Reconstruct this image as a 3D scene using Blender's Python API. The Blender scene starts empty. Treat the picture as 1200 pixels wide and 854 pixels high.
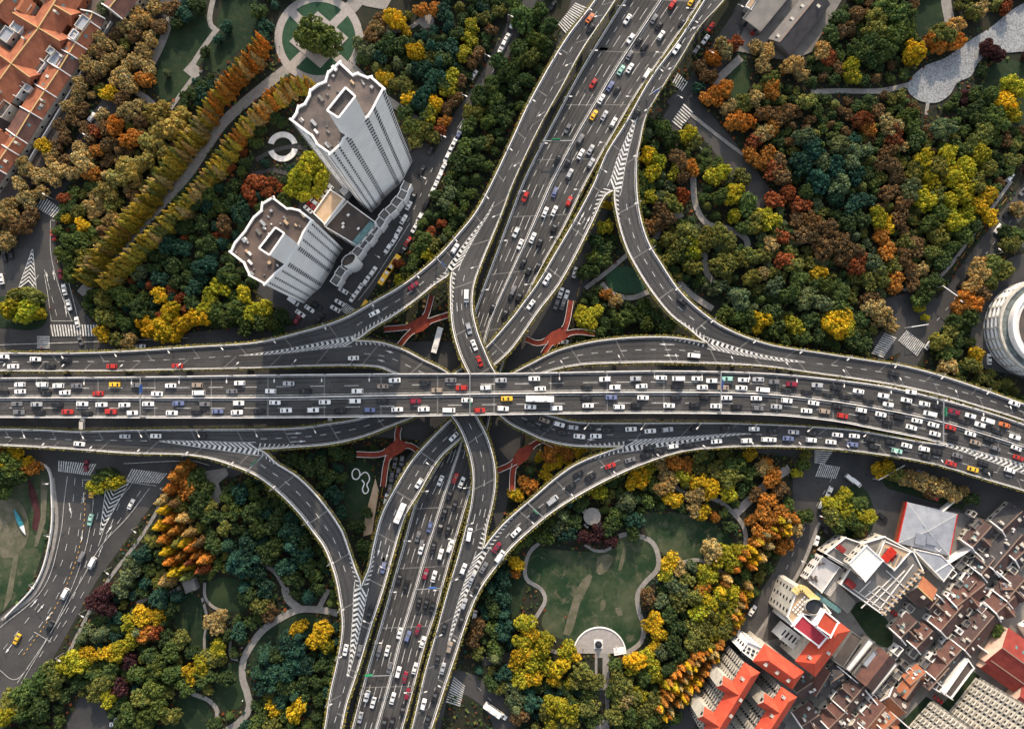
import bpy, bmesh, math, random
import numpy as np
from mathutils import Vector, Euler, Matrix
random.seed(7); rng = np.random.default_rng(7)
R_ = math.radians
S = bpy.context.scene
COL = S.collection
# ------------------------------------------------------------------ camera, sky, sun, exposure
H = 370.0; FPX = 1000.0
cd = bpy.data.cameras.new('camera'); cam = bpy.data.objects.new('camera', cd); COL.objects.link(cam)
cam.location = (0, 0, H); cam.rotation_euler = (R_(2.46), R_(-0.57), 0)
cd.sensor_width = 36; cd.lens = 36 * FPX / 1200; cd.clip_start = 1; cd.clip_end = 6000
S.camera = cam
SUN_EL = 27; SUN_AZ = 2          # azimuth measured from the top of the picture, clockwise
w = bpy.data.worlds.new('World'); S.world = w; w.use_nodes = True
nt = w.node_tree; bg = nt.nodes['Background']
sky = nt.nodes.new('ShaderNodeTexSky'); sky.sky_type = 'NISHITA'; sky.sun_disc = False
sky.sun_elevation = R_(SUN_EL); sky.sun_rotation = R_(SUN_AZ); sky.air_density = 1.0; sky.dust_density = 2.5; sky.ozone_density = 1.0
hs = nt.nodes.new('ShaderNodeHueSaturation'); hs.inputs['Saturation'].default_value = .42; nt.links.new(sky.outputs[0], hs.inputs['Color']); nt.links.new(hs.outputs[0], bg.inputs[0]); bg.inputs[1].default_value = 0.15
sl = bpy.data.lights.new('sun', 'SUN'); sl.energy = 2.6; sl.angle = R_(0.6); sl.color = (1.0, 0.79, 0.56)
so = bpy.data.objects.new('sun', sl); COL.objects.link(so)
sd = Vector((math.sin(R_(SUN_AZ)) * math.cos(R_(SUN_EL)), math.cos(R_(SUN_AZ)) * math.cos(R_(SUN_EL)), math.sin(R_(SUN_EL))))
so.rotation_euler = sd.to_track_quat('Z', 'Y').to_euler(); so.location = sd * 900
S.view_settings.view_transform = 'Standard'; S.view_settings.look = 'None'
S.view_settings.exposure = 0.92; S.view_settings.gamma = 1
S.render.engine = 'CYCLES'
S.cycles.max_bounces = 4; S.cycles.diffuse_bounces = 2
RM = cam.rotation_euler.to_matrix()

def P(px, py, z=0.0):
    d = RM @ Vector(((px - 600) / FPX, (427 - py) / FPX, -1))
    k = (z - H) / d.z
    return Vector((d.x * k, d.y * k, z))
RT = RM.transposed()
def to_px(v):
    c = RT @ (Vector(v) - Vector((0, 0, H)))
    return (600 + FPX * c.x / -c.z, 427 - FPX * c.y / -c.z)
def P2(px, py, z=0.0):
    v = P(px, py, z); return (v.x, v.y)

# ------------------------------------------------------------------ materials
MATS = {}
def mat(name, col, rough=0.8, var=0.15, scale=0.4, col2=None, metal=0.0, bump=0.0, detail=6, spec=0.3, emit=None):
    if name in MATS: return MATS[name]
    m = bpy.data.materials.new(name); m.use_nodes = True; n = m.node_tree.nodes; l = m.node_tree.links
    b = n['Principled BSDF']; b.inputs['Roughness'].default_value = rough; b.inputs['Metallic'].default_value = metal
    b.inputs['Specular IOR Level'].default_value = spec
    if var == 0: b.inputs['Base Color'].default_value = (*col, 1)
    else:
        tc = n.new('ShaderNodeTexCoord'); no = n.new('ShaderNodeTexNoise'); no.inputs['Scale'].default_value = scale; no.inputs['Detail'].default_value = detail
        no.inputs['Roughness'].default_value = 0.62
        l.new(tc.outputs['Object'], no.inputs['Vector'])
        cr = n.new('ShaderNodeValToRGB'); l.new(no.outputs[0], cr.inputs[0])
        c2 = col2 if col2 else tuple(min(1, c * (1 + var)) for c in col); c1 = col if col2 else tuple(c * (1 - var) for c in col)
        cr.color_ramp.elements[0].position = .34; cr.color_ramp.elements[1].position = .66
        cr.color_ramp.elements[0].color = (*c1, 1); cr.color_ramp.elements[1].color = (*c2, 1)
        l.new(cr.outputs[0], b.inputs['Base Color'])
        if bump:
            bp = n.new('ShaderNodeBump'); bp.inputs['Strength'].default_value = bump; bp.inputs['Distance'].default_value = 0.3
            l.new(no.outputs[0], bp.inputs['Height']); l.new(bp.outputs[0], b.inputs['Normal'])
    MATS[name] = m; return m
def asphalt(name, base, light, sc=0.05):
    """two scales of noise: broad repair patches and fine grain"""
    m = mat(name, base, 0.85, .2, sc, light); n = m.node_tree.nodes; l = m.node_tree.links
    b = n['Principled BSDF']; cr = [x for x in n if x.type == 'VALTORGB'][0]; tc = [x for x in n if x.type == 'TEX_COORD'][0]
    f = n.new('ShaderNodeTexNoise'); f.inputs['Scale'].default_value = 1.6; f.inputs['Detail'].default_value = 8
    v = n.new('ShaderNodeTexVoronoi'); v.inputs['Scale'].default_value = 0.045; v.distance = 'CHEBYCHEV'
    l.new(tc.outputs['Object'], f.inputs['Vector']); l.new(tc.outputs['Object'], v.inputs['Vector'])
    mr = n.new('ShaderNodeMapRange'); mr.inputs[3].default_value = .72; mr.inputs[4].default_value = 1.3; l.new(f.outputs[0], mr.inputs[0])
    sep = n.new('ShaderNodeSeparateColor'); l.new(v.outputs['Color'], sep.inputs[0])
    mr2 = n.new('ShaderNodeMapRange'); mr2.inputs[3].default_value = .88; mr2.inputs[4].default_value = 1.14; l.new(sep.outputs[0], mr2.inputs[0])
    mu = n.new('ShaderNodeMath'); mu.operation = 'MULTIPLY'; l.new(mr.outputs[0], mu.inputs[0]); l.new(mr2.outputs[0], mu.inputs[1])
    mx = n.new('ShaderNodeVectorMath'); mx.operation = 'SCALE'; l.new(cr.outputs[0], mx.inputs[0]); l.new(mu.outputs[0], mx.inputs['Scale'])
    l.new(mx.outputs[0], b.inputs['Base Color']); return m
def grass(name, c1, c2, c3, s1=.035, s2=.5):
    m = mat(name, c1, .95, .3, s1, c2, bump=.3, detail=10); n = m.node_tree.nodes; l = m.node_tree.links
    b = n['Principled BSDF']; cr = [x for x in n if x.type == 'VALTORGB'][0]; tc = [x for x in n if x.type == 'TEX_COORD'][0]
    f = n.new('ShaderNodeTexNoise'); f.inputs['Scale'].default_value = s2; f.inputs['Detail'].default_value = 10; f.inputs['Roughness'].default_value = .75; f.inputs['Distortion'].default_value = .8
    l.new(tc.outputs['Object'], f.inputs['Vector'])
    cr.color_ramp.elements[0].position = .43; cr.color_ramp.elements[1].position = .60
    r2 = n.new('ShaderNodeValToRGB'); r2.color_ramp.elements[0].position = .52; r2.color_ramp.elements[1].position = .70; l.new(f.outputs[0], r2.inputs[0])
    mx = n.new('ShaderNodeMix'); mx.data_type = 'RGBA'; l.new(r2.outputs[0], mx.inputs['Factor']); l.new(cr.outputs[0], mx.inputs['A']); mx.inputs['B'].default_value = (*c3, 1)
    l.new(mx.outputs['Result'], b.inputs['Base Color']); return m
def tiles(name, c1, c2, ang=0, freq=2.2):
    """roof tiles: courses from a wave texture over a noisy clay colour"""
    m = mat(name, c1, .85, .2, .35, c2); n = m.node_tree.nodes; l = m.node_tree.links
    b = n['Principled BSDF']; cr = [x for x in n if x.type == 'VALTORGB'][0]; tc = [x for x in n if x.type == 'TEX_COORD'][0]
    wv = n.new('ShaderNodeTexWave'); wv.inputs['Scale'].default_value = freq; wv.inputs['Distortion'].default_value = 1.2; wv.bands_direction = 'Z'
    f = n.new('ShaderNodeTexNoise'); f.inputs['Scale'].default_value = 1.8; f.inputs['Detail'].default_value = 6; l.new(tc.outputs['Object'], f.inputs['Vector'])
    l.new(tc.outputs['Object'], wv.inputs['Vector'])
    ad = n.new('ShaderNodeMath'); ad.operation = 'ADD'; l.new(wv.outputs['Fac'], ad.inputs[0]); l.new(f.outputs[0], ad.inputs[1])
    mr = n.new('ShaderNodeMapRange'); mr.inputs[1].default_value = 0; mr.inputs[2].default_value = 2; mr.inputs[3].default_value = .62; mr.inputs[4].default_value = 1.38; l.new(ad.outputs[0], mr.inputs[0])
    mx = n.new('ShaderNodeVectorMath'); mx.operation = 'SCALE'; l.new(cr.outputs[0], mx.inputs[0]); l.new(mr.outputs[0], mx.inputs['Scale'])
    l.new(mx.outputs[0], b.inputs['Base Color']); return m
M_deck = asphalt('deck_asphalt', (.043, .044, .047), (.062, .062, .063))
M_deck2 = asphalt('main_deck_asphalt', (.050, .050, .051), (.074, .071, .069))
M_street = asphalt('street_asphalt', (.034, .036, .040), (.068, .066, .065))
M_track = asphalt('tyre_worn_asphalt', (.030, .031, .033), (.048, .048, .049))
M_ground = mat('earth', (.012, .018, .011), .95, .3, .12, (.028, .026, .018), bump=.3)
M_grass = grass('lawn_grass', (.007,.022,.010), (.022,.042,.016), (.050,.052,.026))
M_grass2 = grass('worn_grass', (.010,.032,.012), (.055,.070,.036), (.115,.105,.070), .045, .22)
M_lawn_clean = mat('clipped_grass', (.016, .050, .028), .95, .2, .5, (.026, .068, .038))
M_path = mat('path_stone', (.20, .19, .18), .9, .15, .6, (.28, .265, .25))
M_plaza = mat('plaza_paving', (.27, .25, .24), .9, .12, .8, (.35, .325, .31))
M_pebble = mat('pebbles', (.12, .13, .14), .9, .3, 1.4, (.36, .38, .40), bump=.6, detail=10)
M_paint = mat('road_paint', (.34, .34, .33), .7, .2, .9, (.80, .80, .78), detail=10)
M_paint_y = mat('yellow_paint', (.55, .30, .04), .7, .15, 1.0)
M_conc = mat('parapet_concrete', (.60, .58, .56), .85, .15, .5, (.76, .74, .72))
M_conc2 = mat('deck_concrete', (.15, .145, .14), .9, .2, .3)
M_red = mat('red_walkway', (.12, .018, .012), .85, .2, .35, (.23, .040, .018), detail=9)
M_white = mat('white_render', (.74, .73, .72), .8, .06, .15, (.85, .84, .82))
M_cream = mat('cream_render', (.38,.36,.32), .85, .2, .4, (.56,.53,.47))
M_pink = mat('pale_pink_render', (.62, .43, .33), .85, .1, .4, (.72, .52, .42))
M_yellowwall = mat('yellow_render', (.66, .50, .20), .85, .15, .6)
M_glass = mat('dark_glass', (.018, .022, .028), .15, 0, spec=.5)
M_glass2 = mat('teal_glass', (.10, .20, .21), .2, .25, .6, spec=.5)
M_skin = mat('grey_metal', (.35, .36, .37), .5, .1, 1, metal=.5)
M_flatroof = mat('bitumen_roof', (.050, .046, .046), .95, .3, .12, (.12, .095, .080), detail=8)
M_greyroof = mat('grey_flat_roof', (.13, .125, .12), .95, .25, .15, (.22, .21, .20), detail=8)
M_tanroof = mat('tan_screed', (.40, .29, .19), .95, .15, .3, (.50, .37, .25))
M_paleroof = mat('pale_sheet_roof', (.24, .26, .30), .7, .12, .25, (.33, .355, .40))
M_whiteroof = mat('white_membrane', (.68, .66, .62), .8, .06, .2, (.78, .76, .72))
T_orange = tiles('orange_tiles', (.26,.095,.048), (.36,.135,.065))
T_brown = tiles('brown_tiles', (.058,.038,.037), (.100,.060,.054))
T_brown2 = tiles('russet_tiles', (.088,.046,.040), (.150,.072,.056))
T_terra = tiles('terracotta_tiles', (.22,.075,.042), (.34,.125,.065))
T_dark = tiles('charcoal_tiles', (.040,.038,.041), (.066,.062,.066))
T_red = tiles('vermilion_tiles', (.42,.055,.030), (.52,.085,.042))
T_crimson = mat('crimson_roof', (.30,.025,.042), .8, .15, .5, (.38, .04, .06))
T_brick = tiles('brick_red_tiles', (.20,.032,.026), (.27,.048,.036))
T_greyt = tiles('grey_tiles', (.11, .105, .105), (.16, .15, .145))
M_brickwall = mat("brick_wall", (.26, .09, .05), .9, .2, 2)
M_trunk = mat('bark', (.07, .05, .035), .95, .2, 2)
M_rubber = mat('tyre_rubber', (.015, .015, .015), .9, 0)
M_water = mat('dark_water', (.020, .020, .012), .08, 0, spec=.5)

def leafmat(name, src):
    m = bpy.data.materials.new(name); m.use_nodes = True; n = m.node_tree.nodes; l = m.node_tree.links
    b = n['Principled BSDF']; b.inputs['Roughness'].default_value = .75; b.inputs['Specular IOR Level'].default_value = .2
    if src == 'obj':
        o = n.new('ShaderNodeObjectInfo'); base = o.outputs['Color']
    else:
        a = n.new('ShaderNodeAttribute'); a.attribute_name = 'tint'; base = a.outputs['Color']
    g = n.new('ShaderNodeNewGeometry'); isl = g.outputs['Random Per Island']
    mr = n.new('ShaderNodeMapRange'); mr.inputs[3].default_value = .55; mr.inputs[4].default_value = 1.55; l.new(isl, mr.inputs[0])
    sc = n.new('ShaderNodeVectorMath'); sc.operation = 'SCALE'; l.new(base, sc.inputs[0]); l.new(mr.outputs[0], sc.inputs['Scale'])
    # broad clumps that lean to a warmer or cooler leaf
    no = n.new('ShaderNodeTexNoise'); no.inputs['Scale'].default_value = .45; no.inputs['Detail'].default_value = 3
    l.new(g.outputs['Position'], no.inputs['Vector'])
    cr = n.new('ShaderNodeValToRGB'); l.new(no.outputs[0], cr.inputs[0])
    cr.color_ramp.elements[0].position = .38; cr.color_ramp.elements[1].position = .64
    cr.color_ramp.elements[0].color = (.82, .96, 1.0, 1); cr.color_ramp.elements[1].color = (1.28, 1.14, .84, 1)
    mu = n.new('ShaderNodeVectorMath'); mu.operation = 'MULTIPLY'; l.new(sc.outputs[0], mu.inputs[0]); l.new(cr.outputs[0], mu.inputs[1])
    l.new(mu.outputs[0], b.inputs['Base Color'])
    tr = n.new('ShaderNodeBsdfTranslucent'); l.new(mu.outputs[0], tr.inputs[0])
    mx = n.new('ShaderNodeMixShader'); mx.inputs[0].default_value = .25; out = n['Material Output']
    l.new(b.outputs[0], mx.inputs[1]); l.new(tr.outputs[0], mx.inputs[2]); l.new(mx.outputs[0], out.inputs[0])
    return m
L_obj = leafmat('leaf', 'obj'); L_att = leafmat('leaf_mass', 'att')

# ------------------------------------------------------------------ object helpers
class MB:
    def __init__(s): s.v = []; s.f = []
    def face(s, pts):
        i = len(s.v); s.v += [tuple(p) for p in pts]; s.f.append(tuple(range(i, i + len(pts))))
    def prism(s, pts, z0, z1, top=True, bottom=False):
        n = len(pts); i = len(s.v)
        s.v += [(p[0], p[1], z0) for p in pts] + [(p[0], p[1], z1) for p in pts]
        for k in range(n): s.f.append((i + k, i + (k + 1) % n, i + n + (k + 1) % n, i + n + k))
        if top: s.f.append(tuple(i + n + k for k in range(n)))
        if bottom: s.f.append(tuple(i + k for k in reversed(range(n))))
    def box(s, c, d, rz=0, bev=0):
        x, y, z = d[0] / 2, d[1] / 2, d[2] / 2; ca, sa = math.cos(rz), math.sin(rz)
        pts = [(c[0] + a * ca - b * sa, c[1] + a * sa + b * ca) for a, b in ((-x, -y), (x, -y), (x, y), (-x, y))]
        s.prism(pts, c[2] - z, c[2] + z, True, True)
    def bar(s, a, b, w, h, zoff=0):
        """box along the segment a-b (3D points), width w, height h above the line"""
        a = Vector(a); b = Vector(b); d = (b - a); d2 = Vector((d.x, d.y, 0))
        if d2.length < 1e-6: d2 = Vector((1, 0, 0))
        n = Vector((-d2.y, d2.x, 0)).normalized() * w / 2; u = Vector((0, 0, h)); o = Vector((0, 0, zoff))
        q = [a - n + o, a + n + o, b + n + o, b - n + o]; i = len(s.v)
        s.v += [tuple(p) for p in q] + [tuple(p + u) for p in q]
        s.f += [(i, i + 1, i + 2, i + 3), (i + 7, i + 6, i + 5, i + 4), (i, i + 4, i + 5, i + 1), (i + 1, i + 5, i + 6, i + 2), (i + 2, i + 6, i + 7, i + 3), (i + 3, i + 7, i + 4, i)]
    def tube(s, a, b, r0, r1, n=6):
        a = Vector(a); b = Vector(b); q = (b - a).to_track_quat('Z', 'Y'); i = len(s.v)
        for p, r in ((a, r0), (b, r1)):
            for k in range(n): s.v.append(tuple(p + q @ Vector((r * math.cos(k * math.tau / n), r * math.sin(k * math.tau / n), 0))))
        for k in range(n): s.f.append((i + k, i + (k + 1) % n, i + n + (k + 1) % n, i + n + k))
        s.f.append(tuple(i + n + k for k in range(n)))
    def mesh(s, name, m, off=None):
        me = bpy.data.meshes.new(name)
        v = s.v if off is None else [(p[0] - off[0], p[1] - off[1], p[2] - off[2]) for p in s.v]
        me.from_pydata(v, [], s.f); me.materials.append(m); me.update()
        bm = bmesh.new(); bm.from_mesh(me); bmesh.ops.recalc_face_normals(bm, faces=bm.faces); bm.to_mesh(me); bm.free()
        return me
    def build(s, name, m, parent=None):
        if not s.v: return None
        off = parent_loc(parent)
        o = bpy.data.objects.new(name, s.mesh(name, m, off)); COL.objects.link(o); o.parent = parent
        return o
def parent_loc(p):
    v = Vector((0, 0, 0))
    while p is not None: v += p.location; p = p.parent
    return v
LAB = []      # things whose label is finished at the end, once every neighbour is known
def thing(name, cat, loc, label=None, group=None, auto=None):
    o = bpy.data.objects.new(name, None); COL.objects.link(o); o.location = loc; o.empty_display_size = .5
    o['category'] = cat
    if label: o['label'] = label
    if group: o['group'] = group
    if auto: LAB.append((o, auto, to_px(o.location)))
    return o
def tag(o, cat, label=None, group=None, auto=None, at=None):
    o['category'] = cat
    if label: o['label'] = label
    if group: o['group'] = group
    if auto: LAB.append((o, auto, at))
    return o
def struct(o, kind='structure'):
    o['kind'] = kind; return o
def copy_tree(o, parent=None):
    c = o.copy(); COL.objects.link(c); c.parent = parent
    for ch in o.children: copy_tree(ch, c)
    return c

def cr_(pts, step=6.0, n=None):
    """Catmull-Rom through the pixel points, resampled evenly"""
    p = np.array(pts, float); p = np.vstack([2 * p[0] - p[1], p, 2 * p[-1] - p[-2]]); out = []
    for i in range(1, len(p) - 2):
        # centripetal-ish: plain Catmull-Rom with tension guard for uneven spacing
        d = np.linalg.norm(p[i + 1] - p[i]); a = p[i + 1] - p[i - 1]; b = p[i + 2] - p[i]
        m0 = a / (np.linalg.norm(a) + 1e-9) * d; m1 = b / (np.linalg.norm(b) + 1e-9) * d
        for t in np.linspace(0, 1, 12, endpoint=False):
            t2, t3 = t * t, t * t * t
            out.append((2 * t3 - 3 * t2 + 1) * p[i] + (t3 - 2 * t2 + t) * m0 + (-2 * t3 + 3 * t2) * p[i + 1] + (t3 - t2) * m1)
    out.append(p[-2]); out = np.array(out); s = np.concatenate([[0], np.cumsum(np.linalg.norm(np.diff(out, axis=0), axis=1))])
    if n is None: n = max(2, int(s[-1] / step))
    q = np.linspace(0, s[-1], n)
    return np.stack([np.interp(q, s, out[:, 0]), np.interp(q, s, out[:, 1])], 1)
def inpoly(x, y, poly):
    c = False; n = len(poly); j = n - 1
    for i in range(n):
        xi, yi = poly[i]; xj, yj = poly[j]
        if (yi > y) != (yj > y) and x < (xj - xi) * (y - yi) / (yj - yi + 1e-12) + xi: c = not c
        j = i
    return c
# occupancy of the ground plane (1 m cells): roads, paths, lawns, buildings keep trees away
GX, GY = 300, 230
OCC = np.zeros((2 * GY, 2 * GX), np.uint8)
gx, gy = np.meshgrid(np.arange(-GX, GX) + .5, np.arange(-GY, GY) + .5)
def occupy(poly, val=2):
    p = np.array([(q[0], q[1]) for q in poly]); x0, y0 = p.min(0) - 1; x1, y1 = p.max(0) + 1
    i0, i1 = int(max(0, x0 + GX)), int(min(2 * GX, x1 + GX)); j0, j1 = int(max(0, y0 + GY)), int(min(2 * GY, y1 + GY))
    if i1 <= i0 or j1 <= j0: return
    X = gx[j0:j1, i0:i1]; Y = gy[j0:j1, i0:i1]; c = np.zeros(X.shape, bool); n = len(p); j = n - 1
    for i in range(n):
        xi, yi = p[i]; xj, yj = p[j]
        m = ((yi > Y) != (yj > Y)) & (X < (xj - xi) * (Y - yi) / (yj - yi + 1e-12) + xi); c ^= m; j = i
    OCC[j0:j1, i0:i1][c] = val
def free(x, y, r, soft=0.6, lim=1):
    for a, k in ((0, 0), (0, 1), (1, 1), (2, 1), (3, 1), (4, 1), (5, 1), (6, 1), (7, 1)):
        i = int(x + k * r * soft * math.cos(a * math.pi / 4) + GX); j = int(y + k * r * soft * math.sin(a * math.pi / 4) + GY)
        if 0 <= i < 2 * GX and 0 <= j < 2 * GY and OCC[j, i] >= lim: return False
    return True

# ------------------------------------------------------------------ ground
g = MB(); g.face([(-3000, -3000, 0), (3000, -3000, 0), (3000, 3000, 0), (-3000, 3000, 0)])
struct(g.build('ground', M_ground))
LAYER = [0.0]
def sheet(name, pts, m, occ=True, z=None, hgt=0.0):
    """a flat surface lying on the ground, a little above the previous ones"""
    LAYER[0] += 0.004; zz = LAYER[0] if z is None else z
    w_ = [P2(x, y) for x, y in pts]; b = MB()
    b.prism(w_, -0.05, zz + hgt); o = struct(b.build(name, m))
    if occ: occupy(w_, 1)
    return o
def smooth_poly(pts, step=4):
    p = cr_(list(pts) + [pts[0]], step); return [tuple(q) for q in p[:-1]]
def band(pts, wpx, closed=False):
    c = cr_(pts, 5); t = np.gradient(c, axis=0); t /= np.linalg.norm(t, axis=1)[:, None] + 1e-9
    n = np.stack([-t[:, 1], t[:, 0]], 1) * wpx / 2
    return [tuple(q) for q in c + n] + [tuple(q) for q in (c - n)[::-1]]
def path(name, pts, wpx, m, occ=True, hgt=0.0): return sheet(name, band(pts, wpx), m, occ, hgt=hgt)
# ------------------------------------------------------------------ the ground sheets: streets, lawns, paths
sheet('street', [(-90,390),(60,393),(130,400),(240,388),(330,378),(365,385),(440,395),(470,400),(560,400),(700,420),(880,430),(1000,440),(1300,500),(1300,640),(1200,600),(1130,575),(1000,545),(900,532),(760,512),(640,505),(560,520),(440,512),(345,515),(300,550),(262,562),(205,548),(30,535),(-90,528)], M_street)
sheet('street', [(690,-60),(890,-60),(745,150),(712,250),(690,330),(655,385),(640,430),(612,520),(592,600),(550,700),(515,860),(500,920),(375,920),(400,830),(432,680),(452,580),(470,545),(520,480),(530,430),(552,350),(592,230)], M_street)
path('street', [(650,-60),(603,30),(570,95),(540,140),(515,190),(482,255),(445,312),(405,372),(395,400)], 19, M_street)
sheet('forecourt', [(300,342),(345,250),(365,212),(392,196),(420,150),(470,160),(505,170),(512,200),(480,262),(436,330),(402,388),(352,386)], M_street)
path('street', [(45,236),(57,229),(85,190),(110,150),(150,92),(190,25),(215,-40)], 22, M_street)
sheet('street', [(45,226),(74,236),(64,268),(67,310),(100,368),(128,394),(132,420),(-90,420),(-90,330),(0,300),(25,270)], M_street)
sheet('street', [(22,530),(62,534),(205,536),(198,566),(172,600),(112,682),(62,772),(42,802),(-10,870),(-90,900),(-90,790),(0,722),(40,690),(62,640),(66,580),(42,545)], M_street)
path('street', [(915,-50),(872,20),(835,75),(798,128),(775,165)], 26, M_street)
path('street', [(790,110),(830,150),(870,200),(900,240)], 26, M_street)
path('street', [(1290,120),(1200,233),(1150,300),(1112,352),(1065,420),(1055,450)], 24, M_street)
sheet('street', [(1035,350),(1070,342),(1108,352),(1080,400),(1030,425),(1022,400),(1046,372)], M_street)
path('street', [(1175,262),(1215,290),(1260,300)], 16, M_street)
path('street', [(985,520),(950,600),(920,670),(870,748),(800,850),(770,910)], 25, M_street)
sheet('street', [(930,530),(1070,536),(1120,562),(1270,612),(1270,650),(1180,612),(1122,600),(1062,588),(1052,640),(1030,648),(985,640),(960,612),(928,604)], M_street)
path('street', [(505,800),(545,800),(580,825),(600,880)], 26, M_street)
path('street', [(565,775),(600,768),(625,755)], 10, M_street)
sheet('street', [(72,862),(95,812),(120,822),(150,900),(60,900)], M_street)
sheet('street', [(0,-60),(260,-60),(235,-5),(150,-5),(60,-60)], M_street)
# pavements beside the streets
for pts in ([(1058,340),(1095,330),(1140,275),(1185,212)], [(62,560),(66,620),(44,690),(2,726)], [(205,560),(170,622),(120,690),(75,775)], [(960,612),(935,672),(884,748),(818,850)]):
    path('pavement', pts, 4, M_path, hgt=.12)
sheet('traffic_island', smooth_poly([(20,345),(42,338),(52,380),(2,384),(-12,378),(-8,352)]), M_grass, False, hgt=.13)
sheet('traffic_island', smooth_poly([(112,550),(135,548),(142,560),(136,578),(118,580)]), M_grass, False, hgt=.13)
sheet('traffic_island', smooth_poly([(968,602),(990,572),(1012,572),(1024,600),(1018,624),(985,628)]), M_grass, False, hgt=.13)
sheet('traffic_island', [(1030,560),(1046,556),(1130,590),(1128,598),(1040,572)], M_grass, False, hgt=.13)
# lawns
sheet('lawn', smooth_poly([(-90,560),(0,548),(45,540),(58,566),(56,620),(34,688),(0,718),(-90,770)]), M_grass2)
sheet('lawn', smooth_poly([(625,640),(680,646),(714,642),(726,630),(745,628),(764,640),(769,660),(755,682),(746,700),(748,720),(752,745),(738,760),(702,760),(668,752),(636,735),(640,705),(634,690),(618,678),(616,660)]), M_grass2)
sheet('lawn', smooth_poly([(752,600),(790,600),(830,612),(862,640),(852,656),(800,655),(772,645),(757,622)]), M_grass2)
sheet('lawn', smooth_poly([(175,30),(205,20),(246,22),(244,60),(228,85),(205,115),(190,118),(178,90),(190,60)]), M_grass)
sheet('lawn', smooth_poly([(262,0),(298,-5),(300,45),(280,60),(255,85),(240,75),(250,40)]), M_grass)
sheet('lawn', smooth_poly([(200,705),(225,695),(240,715),(245,740),(240,765),(220,762),(208,735)]), M_grass)
sheet('lawn', smooth_poly([(242,682),(262,676),(300,690),(296,712),(262,716),(245,705)]), M_grass)
sheet('lawn', smooth_poly([(258,782),(282,778),(288,820),(266,832),(250,815)]), M_grass)
sheet('lawn', smooth_poly([(302,740),(330,722),(372,722),(382,740),(350,745),(320,765),(300,790),(294,770)]), M_grass)
sheet('lawn', smooth_poly([(410,540),(432,542),(436,575),(428,610),(412,612),(404,580)]), M_grass)
sheet('lawn', smooth_poly([(580,670),(612,650),(612,700),(600,725),(580,710)]), M_grass)
sheet('lawn', smooth_poly([(212,812),(240,822),(248,850),(210,870),(190,850)]), M_grass)
sheet('lawn', smooth_poly([(865,60),(880,90),(868,118),(855,110),(855,80)]), M_grass)
sheet('lawn', smooth_poly([(1075,0),(1100,0),(1104,28),(1088,48),(1072,30)]), M_grass)
sheet('lawn', smooth_poly([(708,318),(735,312),(755,330),(752,343),(735,344),(715,338)]), M_lawn_clean)
sheet('lawn', smooth_poly([(1240,100),(1175,70),(1150,110),(1180,140),(1230,150)]), M_grass)
M_worn = grass('bare_turf', (.075,.078,.045), (.13,.12,.085), (.17,.15,.11), .2, 1.2)
for pts in ([(724,668),(731,640),(734,641),(728,668)], [(704,716),(704,704),(709,702),(708,714)], [(721,712),(727,712),(730,720),(724,721)], [(660,742),(676,690),(690,672),(694,676),(680,706),(668,744)], [(700,652),(716,650),(712,668),(700,672)]):
    sheet('worn_turf', smooth_poly(pts), M_worn, False)
sheet('flower_bed', smooth_poly([(34,560),(42,575),(47,600),(44,622),(38,618),(40,600),(34,580)]), mat('dark_red_bed', (.055,.018,.020), .95, .3, .4), False)
sheet('worn_turf', [(48,560),(56,566),(54,610),(44,640),(40,640),(48,605)], M_worn, False); sheet('worn_turf', [(18,640),(24,640),(14,700),(4,716)], M_worn, False)
sheet('worn_turf', smooth_poly([(0,580),(25,590),(34,625),(20,650),(0,650)]), M_worn, False)
# round plaza of the north-west park
def circ(cx, cy, r, n=64, a0=0, a1=math.tau, ry=None): return [(cx + r * math.cos(a0 + (a1 - a0) * k / n), cy + (ry or r) * math.sin(a0 + (a1 - a0) * k / n)) for k in range(n + (0 if abs(a1 - a0 - math.tau) < 1e-6 else 1))]
CX, CY = 373.7, 45.8
path('path', [(340,78),(302,108),(264,142),(240,175),(218,207),(150,282),(95,345)], 12, M_path)
path('path', [(402,18),(418,2),(440,-30)], 16, M_path)
path('path', [(412,78),(445,110),(480,135),(500,150)], 9, M_path)
path('path', [(425,41),(455,38),(480,33),(500,18)], 5, M_path)
sheet('plaza', [(405,0),(420,-20),(470,-20),(452,12),(430,8)], M_path)
sheet('plaza', circ(CX, CY, 52, 72), M_plaza)
sheet('plaza_lawn', circ(CX, CY, 43, 72), M_lawn_clean, False)
for a in (45, 135, 225, 315):
    c, s = math.cos(R_(a)), math.sin(R_(a)); n = (-s, c)
    sheet('plaza_walk', [(CX + c * u + n[0] * v, CY + s * u + n[1] * v) for u, v in ((20, -5), (44.5, -5), (44.5, 5), (20, 5))], M_plaza, False)
sheet('plaza_terrace', [(372.5,14),(408.5,45),(375.5,80.5),(339.5,49.5)], M_plaza, False, hgt=.25)
sheet('plaza', circ(500, 25, 9), M_path)
for pts, wd in (([(252,-10),(246,27),(256,38)], 6), ([(255,34),(236,60),(226,76)], 6), ([(229,88),(214,108),(200,128)], 4.5), ([(160,108),(175,118),(182,126)], 7), ([(205,5),(192,45),(178,75)], 9)):
    path('path', pts, wd, M_path)
sheet('path', [(225,72),(238,83),(230,95),(215,83)], M_path)
path('path', [(300,188),(318,178),(345,172),(360,176)], 5, M_street)
path('path', [(296,204),(320,200),(338,204)], 5, M_street)
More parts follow.
